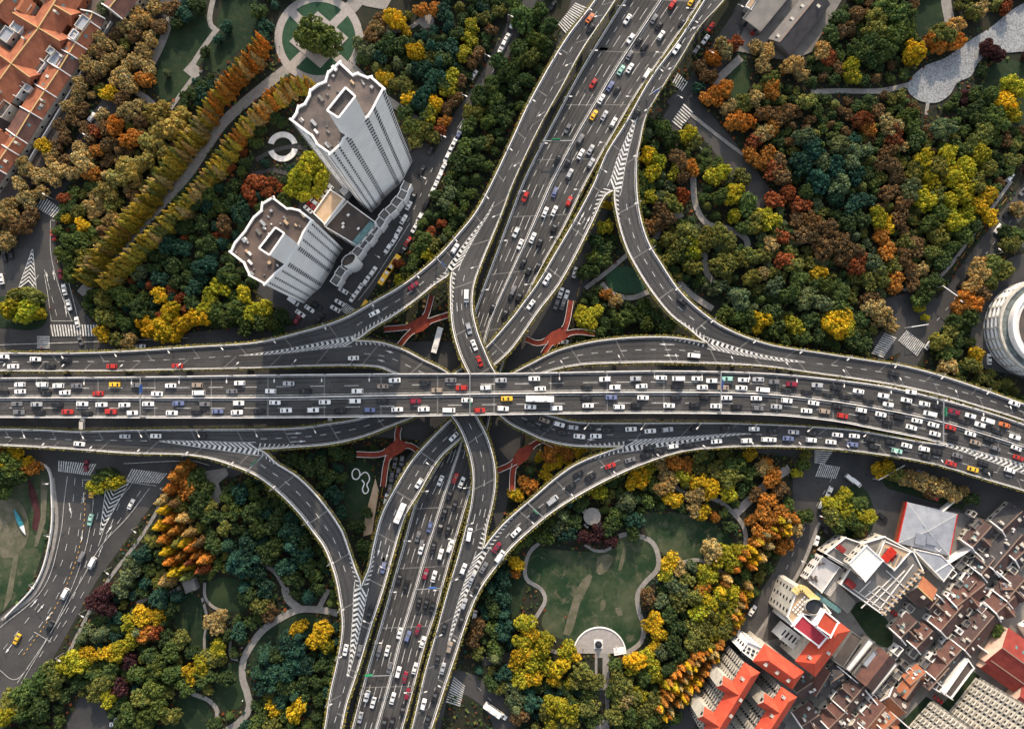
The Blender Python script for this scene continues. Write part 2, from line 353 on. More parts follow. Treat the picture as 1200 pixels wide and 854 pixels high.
# south-east park
PATHS = [([(632,636),(622,645),(616,660),(617,678),(634,690),(639,702),(633,715),(623,730)], 4.5),
 ([(725,628),(734,625.5),(745,627),(763,634),(771,650),(770,667),(756,682),(747,697),(749,717),(754,732),(752,750),(742,760),(730,766)], 5.5),
 ([(772,668),(785,664),(805,657),(820,656),(836,664),(850,672)], 4),
 ([(790,570),(812,582),(835,584),(850,592),(860,602),(870,614),(874,630),(872,646)], 5),
 ([(685,638),(698,645),(712,644),(719,637)], 3.5),
 ([(645,762),(660,766),(675,768)], 4),
 ([(705,332),(715,343),(740,349),(762,341)], 6), ([(686,338),(712,318),(736,298)], 5),
 ([(812,205),(815,240),(828,262),(852,268),(874,280),(876,296)], 7), ([(825,295),(828,320),(836,330)], 7), ([(795,330),(810,345),(835,362)], 7), ([(768,280),(775,262),(800,250)], 8),
 ([(950,108),(985,107),(1030,107),(1065,100)], 6), ([(1085,135),(1088,118),(1095,112)], 4),
 ([(1108,-20),(1108,0),(1113,28)], 12), ([(835,100),(850,85),(868,68)], 9), ([(810,135),(855,170),(890,195)], 4)]
for pts, wd in PATHS: path('path', pts, wd, M_path)
path('boardwalk', [(862,601),(882,582),(902,564),(925,548)], 10, M_plaza)
sheet('plaza', circ(702.5, 765, 31, 48, math.pi, math.tau), M_plaza)
sheet('path', [(697,765),(714,765),(714,900),(697,900)], M_path)
sheet('pool', [(700,770),(706,770),(706,799),(700,799)], M_water, False)
sheet('pool', [(700,808),(709,808),(709,842),(700,842)], M_water, False)
# south-west park
for pts, wd in (([(396,718),(375,714),(350,714),(325,726),(307,739),(293,758),(285,775),(285,796),(290,812),(292,830),(280,846),(262,858)], 8), ([(334,688),(338,702),(352,713)], 9), ([(385,690),(380,700),(374,712)], 6),
  ([(265,734),(270,747),(271,770),(283,773)], 2.8), ([(240,682),(241,700),(252,712),(267,716)], 3.2), ([(225,812),(245,820),(255,834),(248,860)], 5), ([(160,707),(175,700),(190,699),(212,688)], 5), ([(237,700),(243,725),(240,745),(240,765)], 3), ([(300,660),(320,668),(334,690)], 4), ([(262,740),(262,760)], 2)):
    path('path', pts, wd, M_path)
sheet('path', [(240,552),(265,548),(268,556),(256,566),(262,582),(252,598),(245,580),(240,565)], M_path)
sheet('plaza', [(428,605),(440,560),(444,575),(436,625),(426,628)], M_tanroof)
# pebble bed of the north-east park
sheet('pebble_bed', smooth_poly([(1230,-8),(1200,4),(1182,15),(1160,33),(1136,48),(1108,68),(1080,80),(1063,102),(1074,117),(1096,121),(1112,112),(1122,97),(1137,90),(1146,74),(1162,62),(1186,62),(1230,52)]), M_pebble)
# paved yards of the south-east quarter
sheet('yard', [(884,748),(948,665),(985,640),(1052,640),(1062,588),(1122,600),(1290,640),(1290,950),(770,950)], M_greyroof)
sheet('yard', [(892,752),(918,672),(952,700),(936,740)], M_street, False)
sheet('yard_lawn', smooth_poly([(996,716),(1008,704),(1036,722),(1046,745),(1040,758),(1020,748)]), M_grass, False)
sheet('yard', [(-90,-90),(130,-90),(140,30),(50,200),(30,230),(-90,260)], M_flatroof)
sheet('yard', [(860,60),(905,-40),(1010,-40),(950,62),(925,72)], M_greyroof)
sheet('yard', smooth_poly([(1148,330),(1190,300),(1270,300),(1280,470),(1190,440),(1140,420)]), M_street)

# ------------------------------------------------------------------ elevated roads
STRIPS = []
def arc(c): return np.concatenate([[0], np.cumsum(np.linalg.norm(np.diff(c, axis=0), axis=1))])
class Strip:
    def __init__(s, key, L, R, zk, nice):
        def ext(p):                 # carry the road on well beyond the picture
            p = [np.array(q, float) for q in p]; a = p[0] - p[1]; z = p[-1] - p[-2]
            return [p[0] + a / np.linalg.norm(a) * 130] + p + [p[-1] + z / np.linalg.norm(z) * 130]
        L = ext(L); R = ext(R)
        l = cr_(L, 6); s.n = len(l); s.key = key; s.nice = nice
        s.L = cr_(L, n=s.n); s.R = cr_(R, n=s.n); s.c = (s.L + s.R) / 2
        s.s = arc(s.c); ks = sorted((s.near(p), z) for p, z in zk)
        s.z = np.interp(s.s, [k[0] for k in ks], [k[1] for k in ks])
        k = np.ones(9) / 9; s.z = np.convolve(np.pad(s.z, 4, 'edge'), k, 'valid')
        s.wl = [P(x, y, z) for (x, y), z in zip(s.L, s.z)]; s.wr = [P(x, y, z) for (x, y), z in zip(s.R, s.z)]
        s.poly = [tuple(q) for q in s.L] + [tuple(q) for q in s.R[::-1]]
        STRIPS.append(s)
    def near(s, p): return float(s.s[np.argmin(np.linalg.norm(s.c - np.array(p), axis=1))])
    def idx(s, p, side='c'):
        a = {'c': s.c, 'L': s.L, 'R': s.R}[side]; return int(np.argmin(np.linalg.norm(a - np.array(p), axis=1)))
    def at(s, t, f, dz=0.0):          # t: station (float index), f: 0 = left edge, 1 = right edge
        i = int(max(0, min(s.n - 2, math.floor(t)))); u = t - i
        a = s.wl[i].lerp(s.wl[i + 1], u); b = s.wr[i].lerp(s.wr[i + 1], u); p = a.lerp(b, f); p.z += dz; return p
def deck(s, m, under=None, thick=1.5):
    """road slab; 'under' = (side, i0, i1): the edge shared with a neighbour slips a little below it"""
    b = MB(); V = []
    for i in range(s.n):
        a, c = s.wl[i].copy(), s.wr[i].copy(); d = (c - a).normalized()
        if under and under[1] <= i <= under[2]:
            if under[0] == 'L': a -= d * .5
            else: c += d * .5
        if under: a.z -= .012; c.z -= .012
        V.append((a, c, c - d * .9 - Vector((0, 0, thick)), a + d * .9 - Vector((0, 0, thick))))
    for q in V: b.v += [tuple(p) for p in q]
    for i in range(s.n - 1):
        k = 4 * i
        for a in range(4): b.f.append((k + a, k + (a + 1) % 4, k + 4 + (a + 1) % 4, k + 4 + a))
    b.f += [(0, 1, 2, 3), tuple(4 * (s.n - 1) + a for a in (3, 2, 1, 0))]
    o = struct(b.build('elevated_road', m)); s.obj = o
    o['label'] = s.nice
    return o
def sub(s, i0, i1, step=1.0): return np.arange(i0, i1 + 1e-6, step)
def rail(s, side, i0, i1, hedge=True, col=None):
    """parapet with coping, and a planter strip hung outside it"""
    f = 0 if side == 'L' else 1; b = MB(); pr = None; sg = 1 if side == 'L' else -1
    prof = ((.05, 0), (.05, 1.0), (.45, 1.0), (.45, .0))
    for i in range(int(i0), int(i1) + 1):
        e = s.wl[i] if side == 'L' else s.wr[i]; d = (s.wr[i] - s.wl[i]).normalized() * sg
        base = len(b.v); b.v += [tuple(e + d * u + Vector((0, 0, v + .002))) for u, v in prof]
        if pr is not None:
            for a in range(3): b.f.append((pr + a, pr + a + 1, base + a + 1, base + a))
        pr = base
    b.build('parapet', M_conc, s.obj)
    if hedge:
        V = []; F = []
        for i in range(int(i0), int(i1)):
            e0 = s.wl[i] if side == 'L' else s.wr[i]; e1 = s.wl[i + 1] if side == 'L' else s.wr[i + 1]; d = (s.wr[i] - s.wl[i]).normalized() * -sg
            n = int((e1 - e0).length * 11)
            for _ in range(n):
                p = e0.lerp(e1, random.random()) + d * (random.random() * 1.05 - .02) + Vector((0, 0, .35 + random.random() * .55))
                r = .16 + random.random() * .2; a = Vector((random.gauss(0, 1), random.gauss(0, 1), random.gauss(0, 1))).normalized(); c = a.cross(Vector((random.gauss(0, 1), random.gauss(0, 1), random.gauss(0, 1)))).normalized()
                k = len(V); V += [tuple(p + a * r), tuple(p + c * r), tuple(p - a * r), tuple(p - c * r)]; F.append((k, k + 1, k + 2, k + 3))
        me = bpy.data.meshes.new('planter_hedge'); off = parent_loc(s.obj); me.from_pydata(V, [], F); me.materials.append(L_obj); me.update()
        o = bpy.data.objects.new('planter_hedge', me); COL.objects.link(o); o.parent = s.obj; o.color = (*(col or (.24, .21, .045)), 1)
        t = MB()   # the trough the plants stand in
        for i in range(int(i0), int(i1)):
            q = []
            for j in (i, i + 1):
                e = s.wl[j] if side == 'L' else s.wr[j]; d = (s.wr[j] - s.wl[j]).normalized() * -sg
                q.append((e, e + d * .7))
            t.face([q[0][0] + Vector((0, 0, .35)), q[1][0] + Vector((0, 0, .35)), q[1][1] + Vector((0, 0, .35)), q[0][1] + Vector((0, 0, .35))])
            t.face([q[0][1] + Vector((0, 0, .35)), q[1][1] + Vector((0, 0, .35)), q[1][1] - Vector((0, 0, .3)), q[0][1] - Vector((0, 0, .3))])
            t.face([q[0][1] - Vector((0, 0, .3)), q[1][1] - Vector((0, 0, .3)), q[1][0] - Vector((0, 0, .3)), q[0][0] - Vector((0, 0, .3))])
        t.build('planter', M_conc2, s.obj)
DZ = .03
def solid(b, s, i0, i1, f=None, off=None, side=None, wd=.18):
    pr = None
    for t in sub(s, i0, i1, .5):
        if off is not None:
            w_ = (s.at(t, 1) - s.at(t, 0)).length; ff = off / w_ if side == 'L' else 1 - off / w_
        else: ff = f(t) if callable(f) else f
        d = (s.at(t, 1) - s.at(t, 0)).normalized() * wd / 2; c = s.at(t, ff, DZ); q = (c - d, c + d)
        if pr: b.face([pr[0], pr[1], q[1], q[0]])
        pr = q
def dashes(b, s, i0, i1, f, on=2.6, off=3.6, wd=.2):
    t = i0; 
    L = [0]; T = list(sub(s, i0, i1, .25))
    for a, c in zip(T[:-1], T[1:]): L.append(L[-1] + (s.at(a, .5) - s.at(c, .5)).length)
    q = random.random() * 2
    while q + on < L[-1]:
        ts = np.interp([q, q + on * .5, q + on], L, T); pr = None
        for tt in ts:
            ff = f(tt) if callable(f) else f
            d = (s.at(tt, 1) - s.at(tt, 0)).normalized() * wd / 2; c = s.at(tt, ff, DZ); k = (c - d, c + d)
            if pr: b.face([pr[0], pr[1], k[1], k[0]])
            pr = k
        q += on + off
def joints(s, every=9, m=M_conc2):
    b = MB()
    for i in np.arange(every * .6, s.n - 1, every):
        d = (s.at(i + .1, .5) - s.at(i - .1, .5)).normalized() * .25
        a, c = s.at(i, .06, .015), s.at(i, .94, .015); b.face([a - d, c - d, c + d, a + d])
    b.build('expansion_joint', m, s.obj)
def arrow(b, s, i, f, L=6.0, back=1):
    c = s.at(i, f, DZ); t = (s.at(i + .5, f) - s.at(i - .5, f)).normalized() * back; t.z = 0; n = Vector((-t.y, t.x, 0))
    b.face([c - t * L / 2 - n * .12, c + t * L * .1 - n * .12, c + t * L * .1 + n * .12, c - t * L / 2 + n * .12])
    b.face([c + t * L * .1 - n * .45, c + t * L / 2, c + t * L * .1 + n * .45])

def rv(l): return list(reversed(l))
SH_LT = [(-60,424),(0,424),(150,423),(225,420),(300,415),(340,410.5),(380,404),(417,399)]      # lines shared by merging roads
SH_NL = [(529,320),(545,290),(560,268),(573,249),(590,212),(617,160),(646,105),(672,53),(709,0),(737,-50)]
SH_LB = [(-60,512),(0,512),(50,514),(100,515.5),(150,516),(190,517),(240,521),(305,526)]
SH_NR = [(719,224),(728,190),(738,160),(746,138),(773,92),(808,38),(837,0),(868,-50)]
SH_SL = [(424,685),(418,730),(410,780),(398,825),(390,854),(380,900)]
SH_SR = [(567,641),(553,672),(537,715),(528,745),(515,790),(494,854),(480,900)]
SH_RT = [(826,401),(860,410),(900,419),(950,425),(1000,431),(1050,439),(1100,451),(1150,466),(1200,483),(1260,505)]
SH_RB = [(730,523),(790,517),(867,508.5),(900,509.5),(950,512),(1000,516),(1050,525),(1100,536),(1150,548.5),(1200,563),(1260,582)]
SH_MA = [(1112,522),(1150,533),(1200,549),(1260,570)]
NEAR = 11.0
nw = Strip('nw', [(-60,413),(0,413),(75,413.5),(150,411),(225,406),(300,401),(350,389.5),(400,374),(437,354),(475,331.5),(512,301.5),(537,274),(557,249),(576,214),(600,163),(620,120),(662,47),(697,0),(725,-50)],
   SH_LT + [(435,386.5),(460,371.5),(485,354),(510,334)] + SH_NL, [((0,418),NEAR),((700,0),NEAR)], 'curved two lane slip road sweeping round the twin white towers at upper left')
ne = Strip('ne', [(1260,492),(1200,473),(1150,455.5),(1100,439),(1057,428),(1025,423),(960,413),(900,403),(850,384),(817.5,361.5),(795,339),(775,309),(760,284),(750,251.5),(746,214),(747,180),(749,172),(757,137),(775,105),(800,65),(820,32),(849,0),(880,-50)],
   rv(SH_RT) + [(807.5,386.5),(785,369),(762.5,341.5),(745,314),(732.5,289),(722.5,254)] + SH_NR, [((1200,478),NEAR),((840,0),NEAR)], 'curved slip road hugging the orange and green park at upper right')
sw = Strip('sw', [(-60,522),(0,522),(75,525.5),(150,531),(213,532.5),(238,535.5),(263,542),(300,557),(325,575.5),(350,600.5),(367,623),(380,641),(392,672),(397,695),(401,727),(400,747),(395,775),(387,810),(380,854),(370,900)],
   SH_LB + [(325,542),(350,558),(375,583),(400,618),(409,641),(417,665)] + SH_SL, [((0,517),NEAR),((385,854),NEAR)], 'curved slip road bending round the dark green park at lower left')
se = Strip('se', [(1260,597),(1200,575.5),(1150,560.5),(1100,545.5),(1050,535.5),(975,526),(900,523),(850,524),(800,529),(755,543),(720,558),(687,575),(650,598),(625,618),(600,641),(583,662),(563,690),(548,725),(535,765),(520,810),(506,854),(492,900)],
   rv(SH_RB) + [(712,528),(675,543),(650,560),(627,580),(600,603),(583,620)] + SH_SR, [((1200,570),NEAR),((500,854),NEAR)], 'long curved slip road passing above the park with the worn lawn')
A = Strip('a', rv(SH_NL) + [(527.5,351),(530,384),(537,411),(545,430),(560,457),(578,480),(598,497),(615,505.5),(637,515.5),(667,522),(700,523.5)] + SH_RB,
   [(749,-50),(722,0),(682,60),(660,100),(632,150),(602,214),(589,249),(577,279),(565,308),(556,334),(554,360),(560,389),(568,410),(577,430),(590,450),(606,470),(625,481),(647,487),(675,494),(725,495),(835,495),(900,497),(950,499.5),(1000,503.5),(1050,512),(1078,517)] + SH_MA,
   [((715,0),NEAR),((560,290),NEAR),((565,425),15.5),((585,460),15.5),((720,510),NEAR),((1200,556),NEAR)], 'left turn ramp crossing under the flyover from the top of the picture to the right')
B = Strip('b', [(-60,502),(0,502),(50,503),(87,505),(112,504.5),(175,503),(300,502),(350,500.5),(387,495.5),(420,490),(455,478),(500,455),(535,435),(567,409),(600,372),(612,356),(630,331),(650,297),(675,254),(696,214),(710,180),(732,145),(762,92),(795,47),(825,0),(857,-50)],
   SH_LB + [(345,524),(387,520.5),(425,512),(462,498),(487,488),(520,472),(555,450),(580,428),(600,409),(632,364),(655,334),(675,299),(695,259),(710,229)] + SH_NR,
   [((0,507),NEAR),((400,507),NEAR),((560,430),10.4),((640,350),NEAR),((830,0),NEAR)], 'ramp rising from the lower left road to the top right beside the main highway')
C = Strip('c', [(468,900),(482,854),(497,790),(512,737),(525,690),(537,650),(545,620),(552,588),(554,558),(550,533),(540,505),(530,489),(515,472),(495,455),(475,443),(460,437),(445,431),(425,429),(375,429),(300,431.5),(225,433),(125,435),(0,435),(-60,435)],
   rv(SH_SR) + [(571,618),(577,593),(581,568),(580,543),(572,513),(560,489),(545,460),(530,440),(515,430),(497,421.5),(475,410),(450,401.5),(430,399)] + rv(SH_LT),
   [((490,854),NEAR),((560,620),NEAR),((545,489),15.5),((500,435),15.5),((430,412),NEAR),((0,430),NEAR)], 'bowed ramp crossing under the flyover from the bottom centre to the left')
D = Strip('d', rv(SH_RT) + [(790,395),(750,394.5),(707,398),(675,404),(650,411.5),(625,424),(595,440),(562,462),(529,490),(500,519),(482,540),(462,573),(447,603),(437,641),(432,665)] + SH_SL,
   [(1260,517),(1200,493.5),(1150,477.5),(1100,463),(1050,452),(1000,444),(950,437),(900,430),(850,427),(775,425),(720,426),(680,428),(645,435),(610,449),(580,470),(560,492),(540,514),(515,538),(490,580),(475,605),(464,640),(450,690),(435,735),(420,785),(407,825),(401,854),(392,900)],
   [((1200,488),NEAR),((700,412),NEAR),((560,480),10.4),((470,600),NEAR),((390,854),NEAR)], 'ramp curling from the right hand road under the flyover to the bottom left')
Mn = Strip('m', [(-60,443),(0,442.3),(170,441),(300,439),(450,437.5),(600,436.8),(775,434),(900,437),(1000,447),(1050,455),(1100,467),(1150,480.5),(1200,497),(1260,520)],
   [(-60,489.5),(0,489.5),(300,490),(450,488.5),(600,486),(750,484.5),(900,486.5),(975,493.5),(1025,503),(1075,513)] + SH_MA, [((0,466),14),((300,465),18),((560,462),21),((800,460),18),((1000,470),13),((1085,492),NEAR),((1260,540),NEAR)],
   'wide two way flyover crossing the whole picture on top of all other roads')
NS = Strip('ns', [(765,-50),(732,0),(720,18),(682,80),(647,145),(615,208),(600,246),(580,300),(565,340),(553,375),(545,410),(540,440),(530,490),(520,530),(503,560),(487,588),(472,640),(460,682),(445,735),(430,785),(412,854),(398,900)],
   [(850,-50),(820,3),(785,55),(750,105),(720,155),(687,214),(660,269),(637,309),(622,339),(605,380),(592,420),(580,460),(572,500),(562,540),(550,580),(532,641),(522,677),(510,720),(497,760),(484,810),(472,854),(460,900)], [((770,0),5.5),((440,850),5.5)],
   'wide highway running from the top right to the bottom centre below the ramps')
DIV = cr_([(805,-50),(775,0),(725,75),(687,140),(647,214),(620,274),(600,318),(575,375),(562,425),(553,470),(545,500),(535,535),(520,585),(501,640),(485,697),(472,740),(460,787),(450,825),(441,854),(428,900)], 3)
DIVM = cr_([(-60,466.5),(0,466),(300,466),(450,463.5),(600,461),(750,459.5),(900,462),(1000,474),(1050,483),(1100,493.5),(1150,508),(1200,524),(1260,545)], 3)
def ftab(s, line):
    T = []
    for i in range(s.n):
        w_ = s.R[i] - s.L[i]; a = s.L[i]; best = None
        d = line - a; cr = np.abs(w_[0] * d[:, 1] - w_[1] * d[:, 0]); u = (d @ w_) / (w_ @ w_); cr[(u < 0) | (u > 1)] = 1e9
        T.append(float(u[np.argmin(cr)]))
    T = np.convolve(np.pad(np.array(T), 4, 'edge'), np.ones(9) / 9, 'valid')
    return lambda t: float(np.interp(t, range(s.n), T))
fNS = ftab(NS, DIV); fM = ftab(Mn, DIVM)
def tip(s, p, side): return s.idx(p, side)
deck(A, M_deck); deck(B, M_deck); deck(C, M_deck); deck(D, M_deck); deck(NS, M_deck2); deck(Mn, M_deck2)
iLT, iNL = nw.idx((417,399), 'R'), nw.idx((529,320), 'R')
def deck2(s, side, i0, i1):           # outer slip roads: both ends share an edge
    b = MB()
    V = []
    for i in range(s.n):
        a, c = s.wl[i].copy(), s.wr[i].copy(); d = (c - a).normalized()
        if i <= i0 or i >= i1: c += d * .6
        a.z -= .014; c.z -= .014
        V.append((a, c, c - d * .9 - Vector((0, 0, 1.5)), a + d * .9 - Vector((0, 0, 1.5))))
    for q in V: b.v += [tuple(p) for p in q]
    for i in range(s.n - 1):
        k = 4 * i
        for a in range(4): b.f.append((k + a, k + (a + 1) % 4, k + 4 + (a + 1) % 4, k + 4 + a))
    b.f += [(0, 1, 2, 3), tuple(4 * (s.n - 1) + a for a in (3, 2, 1, 0))]
    s.obj = struct(b.build('elevated_road', M_deck)); s.obj['label'] = s.nice
iRT, iNR = ne.idx((826,401), 'R'), ne.idx((719,224), 'R')
iLB, iSL = sw.idx((305,526), 'R'), sw.idx((424,685), 'R')
iRB, iSR = se.idx((730,523), 'R'), se.idx((567,641), 'R')
for s, a, b_ in ((nw, iLT, iNL), (ne, iRT, iNR), (sw, iLB, iSL), (se, iRB, iSR)):
    deck2(s, 'R', a, b_)
    rail(s, 'L', 0, s.n - 1); rail(s, 'R', a, b_, hedge=True)
    m = MB(); solid(m, s, 0, s.n - 1, off=.9, side='L'); solid(m, s, a, b_, off=.9, side='R'); dashes(m, s, a + 2, b_ - 2, .5)
    s.mark = m; joints(s)
def ends(s, side, a, b_):  # inner ramps: their own edge between the two gores
    rail(s, side, a, b_)
aL0, aL1 = A.idx((529,320), 'L'), A.idx((730,523), 'L'); aR1 = A.idx((1108,521), 'R')
rail(A, 'L', aL0, aL1); rail(A, 'R', 0, aR1)
bR0, bR1 = B.idx((305,526), 'R'), B.idx((719,224), 'R'); rail(B, 'R', bR0, bR1); rail(B, 'L', 0, B.n - 1)
cR0, cR1 = C.idx((567,641), 'R'), C.idx((417,399), 'R'); rail(C, 'R', cR0, cR1); rail(C, 'L', 0, C.n - 1)
dL0, dL1 = D.idx((826,401), 'L'), D.idx((424,685), 'L'); rail(D, 'L', dL0, dL1); rail(D, 'R', 0, D.n - 1)
for s, side, i0, i1 in ((A, 'L', aL0, aL1), (B, 'R', bR0, bR1), (C, 'R', cR0, cR1), (D, 'L', dL0, dL1)):
    m = MB(); o = 'R' if side == 'L' else 'L'
    solid(m, s, 0, (aR1 if s is A else s.n - 1), off=.9, side=o); solid(m, s, i0, i1, off=.9, side=side)
    dashes(m, s, i0 + 1, i1 - 1, .5)
    f = 0 if side == 'L' else 1                       # the line between the merged lanes
    g0, g1 = 20, 20
    dashes(m, s, 0, max(1, i0 - g0), f); dashes(m, s, min(s.n - 2, i1 + g1), s.n - 1, f)
    s.mark = m
    for i in (i0 + 8, i1 - 8): arrow(m, s, i, .3, 6.5); arrow(m, s, i, .72, 6.5)
    joints(s)
rail(Mn, 'L', 0, Mn.n - 1, hedge=False); rail(Mn, 'R', 0, Mn.idx((1108,521), 'R'), hedge=False)
rail(NS, 'L', 0, NS.n - 1); rail(NS, 'R', 0, NS.n - 1)
def barrier(s, f, wd=.55, h=.95):
    b = MB(); pr = None
    for t in sub(s, 0, s.n - 1, 1):
        d = (s.at(t, 1) - s.at(t, 0)).normalized() * wd / 2; c = s.at(t, f(t), .004); k = len(b.v)
        b.v += [tuple(c - d), tuple(c - d * .5 + Vector((0, 0, h))), tuple(c + d * .5 + Vector((0, 0, h))), tuple(c + d)]
        if pr is not None:
            for a in range(3): b.f.append((pr + a, pr + a + 1, k + a + 1, k + a))
        pr = k
    b.build('median_barrier', M_conc, s.obj)
barrier(Mn, fM); barrier(NS, fNS)
m = MB(); solid(m, Mn, 0, Mn.n - 1, off=.9, side='L', wd=.2); solid(m, Mn, 0, Mn.n - 1, off=.9, side='R', wd=.2)
solid(m, Mn, 0, Mn.n - 1, f=lambda t: fM(t) - .055, wd=.2); solid(m, Mn, 0, Mn.n - 1, f=lambda t: fM(t) + .055, wd=.2)
dashes(m, Mn, 0, Mn.n - 1, lambda t: fM(t) * .53, 6, 8); dashes(m, Mn, 0, Mn.n - 1, lambda t: fM(t) + (1 - fM(t)) * .50, 6, 8)
Mn.mark = m; joints(Mn, 11)
m = MB(); solid(m, NS, 0, NS.n - 1, off=.9, side='L', wd=.22); solid(m, NS, 0, NS.n - 1, off=.9, side='R', wd=.22)
solid(m, NS, 0, NS.n - 1, f=lambda t: fNS(t) - .03, wd=.2); solid(m, NS, 0, NS.n - 1, f=lambda t: fNS(t) + .03, wd=.2)
for k, (on, off) in ((.28, (2.6, 4)), (.52, (6, 9)), (.76, (6, 9))): dashes(m, NS, 0, NS.n - 1, lambda t, k=k: fNS(t) * k, on, off)
for k, (on, off) in ((.27, (6, 9)), (.51, (6, 9)), (.76, (2.6, 4))): dashes(m, NS, 0, NS.n - 1, lambda t, k=k: fNS(t) + (1 - fNS(t)) * k, on, off)
NS.mark = m; joints(NS, 12)
# painted gores: chevrons where roads divide, and ladders of bars along the noses
def gore(X, sideX, tipp, far, wmax=2.6, Y=None, sideY=None, along=None):
    """X's shared edge from the physical nose (tipp) to the far thin end; chevrons point at the nose"""
    fX = 0 if sideX == 'L' else 1
    i0, i1 = X.idx(tipp, sideX), X.idx(far, sideX); n = abs(i1 - i0); sg = 1 if i1 > i0 else -1
    b = X.mark
    def pt(u, v):      # u: stations from nose, v: metres across
        t = i0 + sg * u; a = X.at(t, 0); c = X.at(t, 1); d = (c - a).normalized(); e = (a if fX == 0 else c); return e + d * v + Vector((0, 0, DZ))
    def hw(u): return wmax * max(.02, 1 - u / n) ** .8
    stn = (X.at(i0 + sg, fX) - X.at(i0, fX)).length; du = .85 / stn; u = 0.6 / stn; pit = 2.15 / stn
    while u + 2.2 / stn < n:
        for s_ in (-1, 1):
            h = hw(u); b.face([pt(u, 0), pt(u + du * 1.3, 0), pt(u + h * .9 / stn + du * 1.3, s_ * h), pt(u + h * .9 / stn, s_ * h)])
        u += pit
    for s_ in (-1, 1):
        pr = None
        for u in np.arange(0, n + .01, 1.0):
            h = hw(u); k = (pt(u, s_ * h), pt(u, s_ * (h + .22)))
            if pr: b.face([pr[0], pr[1], k[1], k[0]])
            pr = k
def ladder(X, side, p0, p1, wmax):
    """bars between the parapet and the line that swings away from it behind a nose"""
    f = 0 if side == 'L' else 1; i0, i1 = X.idx(p0, side), X.idx(p1, side); sg = 1 if i1 > i0 else -1; n = abs(i1 - i0); b = X.mark
    stn = (X.at(i0 + sg, f) - X.at(i0, f)).length; u = 0; pit = 1.9 / stn
    while u < n:
        t = i0 + sg * u; t2 = t + sg * .6 / stn; t3 = i0 + sg * (u + 1.4 / stn); t4 = t3 + sg * .6 / stn; h = .7 + (wmax - .7) * (1 - u / n)
        def q(t, v):
            a = X.at(t, 0); c = X.at(t, 1); d = (c - a).normalized(); e = a + d * v if f == 0 else c - d * v; return e + Vector((0, 0, DZ))
        b.face([q(t, .6), q(t2, .6), q(t4, h + .3), q(t3, h + .3)]); u += pit
gore(C, 'R', (417,399), (285,416), 2.9); gore(A, 'L', (529,320), (578,238), 2.9)
gore(B, 'R', (719,224), (747,138), 3.2); gore(B, 'R', (305,526), (185,517), 3.0)
gore(D, 'L', (826,401), (945,424), 3.0); gore(D, 'L', (424,685), (408,790), 3.1)
gore(A, 'L', (730,523), (880,509), 3.4); gore(C, 'R', (567,641), (524,755), 3.0)
gore(A, 'R', (1250,566), (1085,517), 2.6)
ladder(nw, 'R', (417,399), (480,358), 2.4); ladder(C, 'R', (417,399), (470,406), 2.2); ladder(nw, 'R', (529,320), (500,341), 2.0); ladder(A, 'L', (529,320), (528,365), 2.0)
ladder(B, 'R', (719,224), (695,259), 3.0); ladder(ne, 'R', (719,224), (725,262), 2.4); ladder(B, 'R', (305,526), (352,524), 2.4); ladder(sw, 'R', (305,526), (330,545), 2.2)
ladder(D, 'L', (826,401), (780,395), 2.2); ladder(ne, 'R', (826,401), (795,378), 2.4); ladder(D, 'L', (424,685), (436,641), 2.2); ladder(sw, 'R', (424,685), (410,645), 2.2)
ladder(A, 'L', (730,523), (685,523), 2.6); ladder(se, 'R', (730,523), (690,537), 2.6); ladder(C, 'R', (567,641), (577,598), 2.6); ladder(se, 'R', (567,641), (605,598), 2.6)
for s in STRIPS:
    s.mark.build('lane_marking', M_paint, s.obj)
    fr = [.16, .36, .64, .84]
    if s is Mn: fr = [lambda t, k=k: fM(t) * k for k in (.18, .36, .70, .86)] + [lambda t, k=k: fM(t) + (1 - fM(t)) * k for k in (.16, .34, .64, .82)]
    if s is NS: fr = [lambda t, k=k: fNS(t) * k for k in (.10, .20, .36, .46, .60, .70, .84, .93)] + [lambda t, k=k: fNS(t) + (1 - fNS(t)) * k for k in (.10, .20, .35, .45, .60, .70, .84, .93)]
    for f_ in fr:                                  # polished wheel tracks, broken up along the road
        i = random.uniform(0, 6)
        while i < s.n - 8:
            j = min(s.n - 1.5, i + random.uniform(5, 22)); b = MB(); DZ_ = DZ; DZ = .012; solid(b, s, i, j, f=f_, wd=random.uniform(.5, .95)); DZ = DZ_; b.build('wheel_track', M_track, s.obj); i = j + random.uniform(0, 5)
    for _ in range(s.n // 9):                      # square repair patches
        i = random.uniform(2, s.n - 4); f0 = random.choice((.08, .3, .55, .74)); f1 = f0 + random.uniform(.1, .18); l = random.uniform(.4, 1.6); b = MB(); z_ = .018
        b.face([s.at(i, f0, z_), s.at(i, f1, z_), s.at(i + l, f1, z_), s.at(i + l, f0, z_)]); b.build('repair_patch', random.choice((M_track, M_deck2, M_deck)), s.obj)
for s in STRIPS: occupy([tuple(p.xy) for p in s.wl] + [tuple(p.xy) for p in reversed(s.wr)])
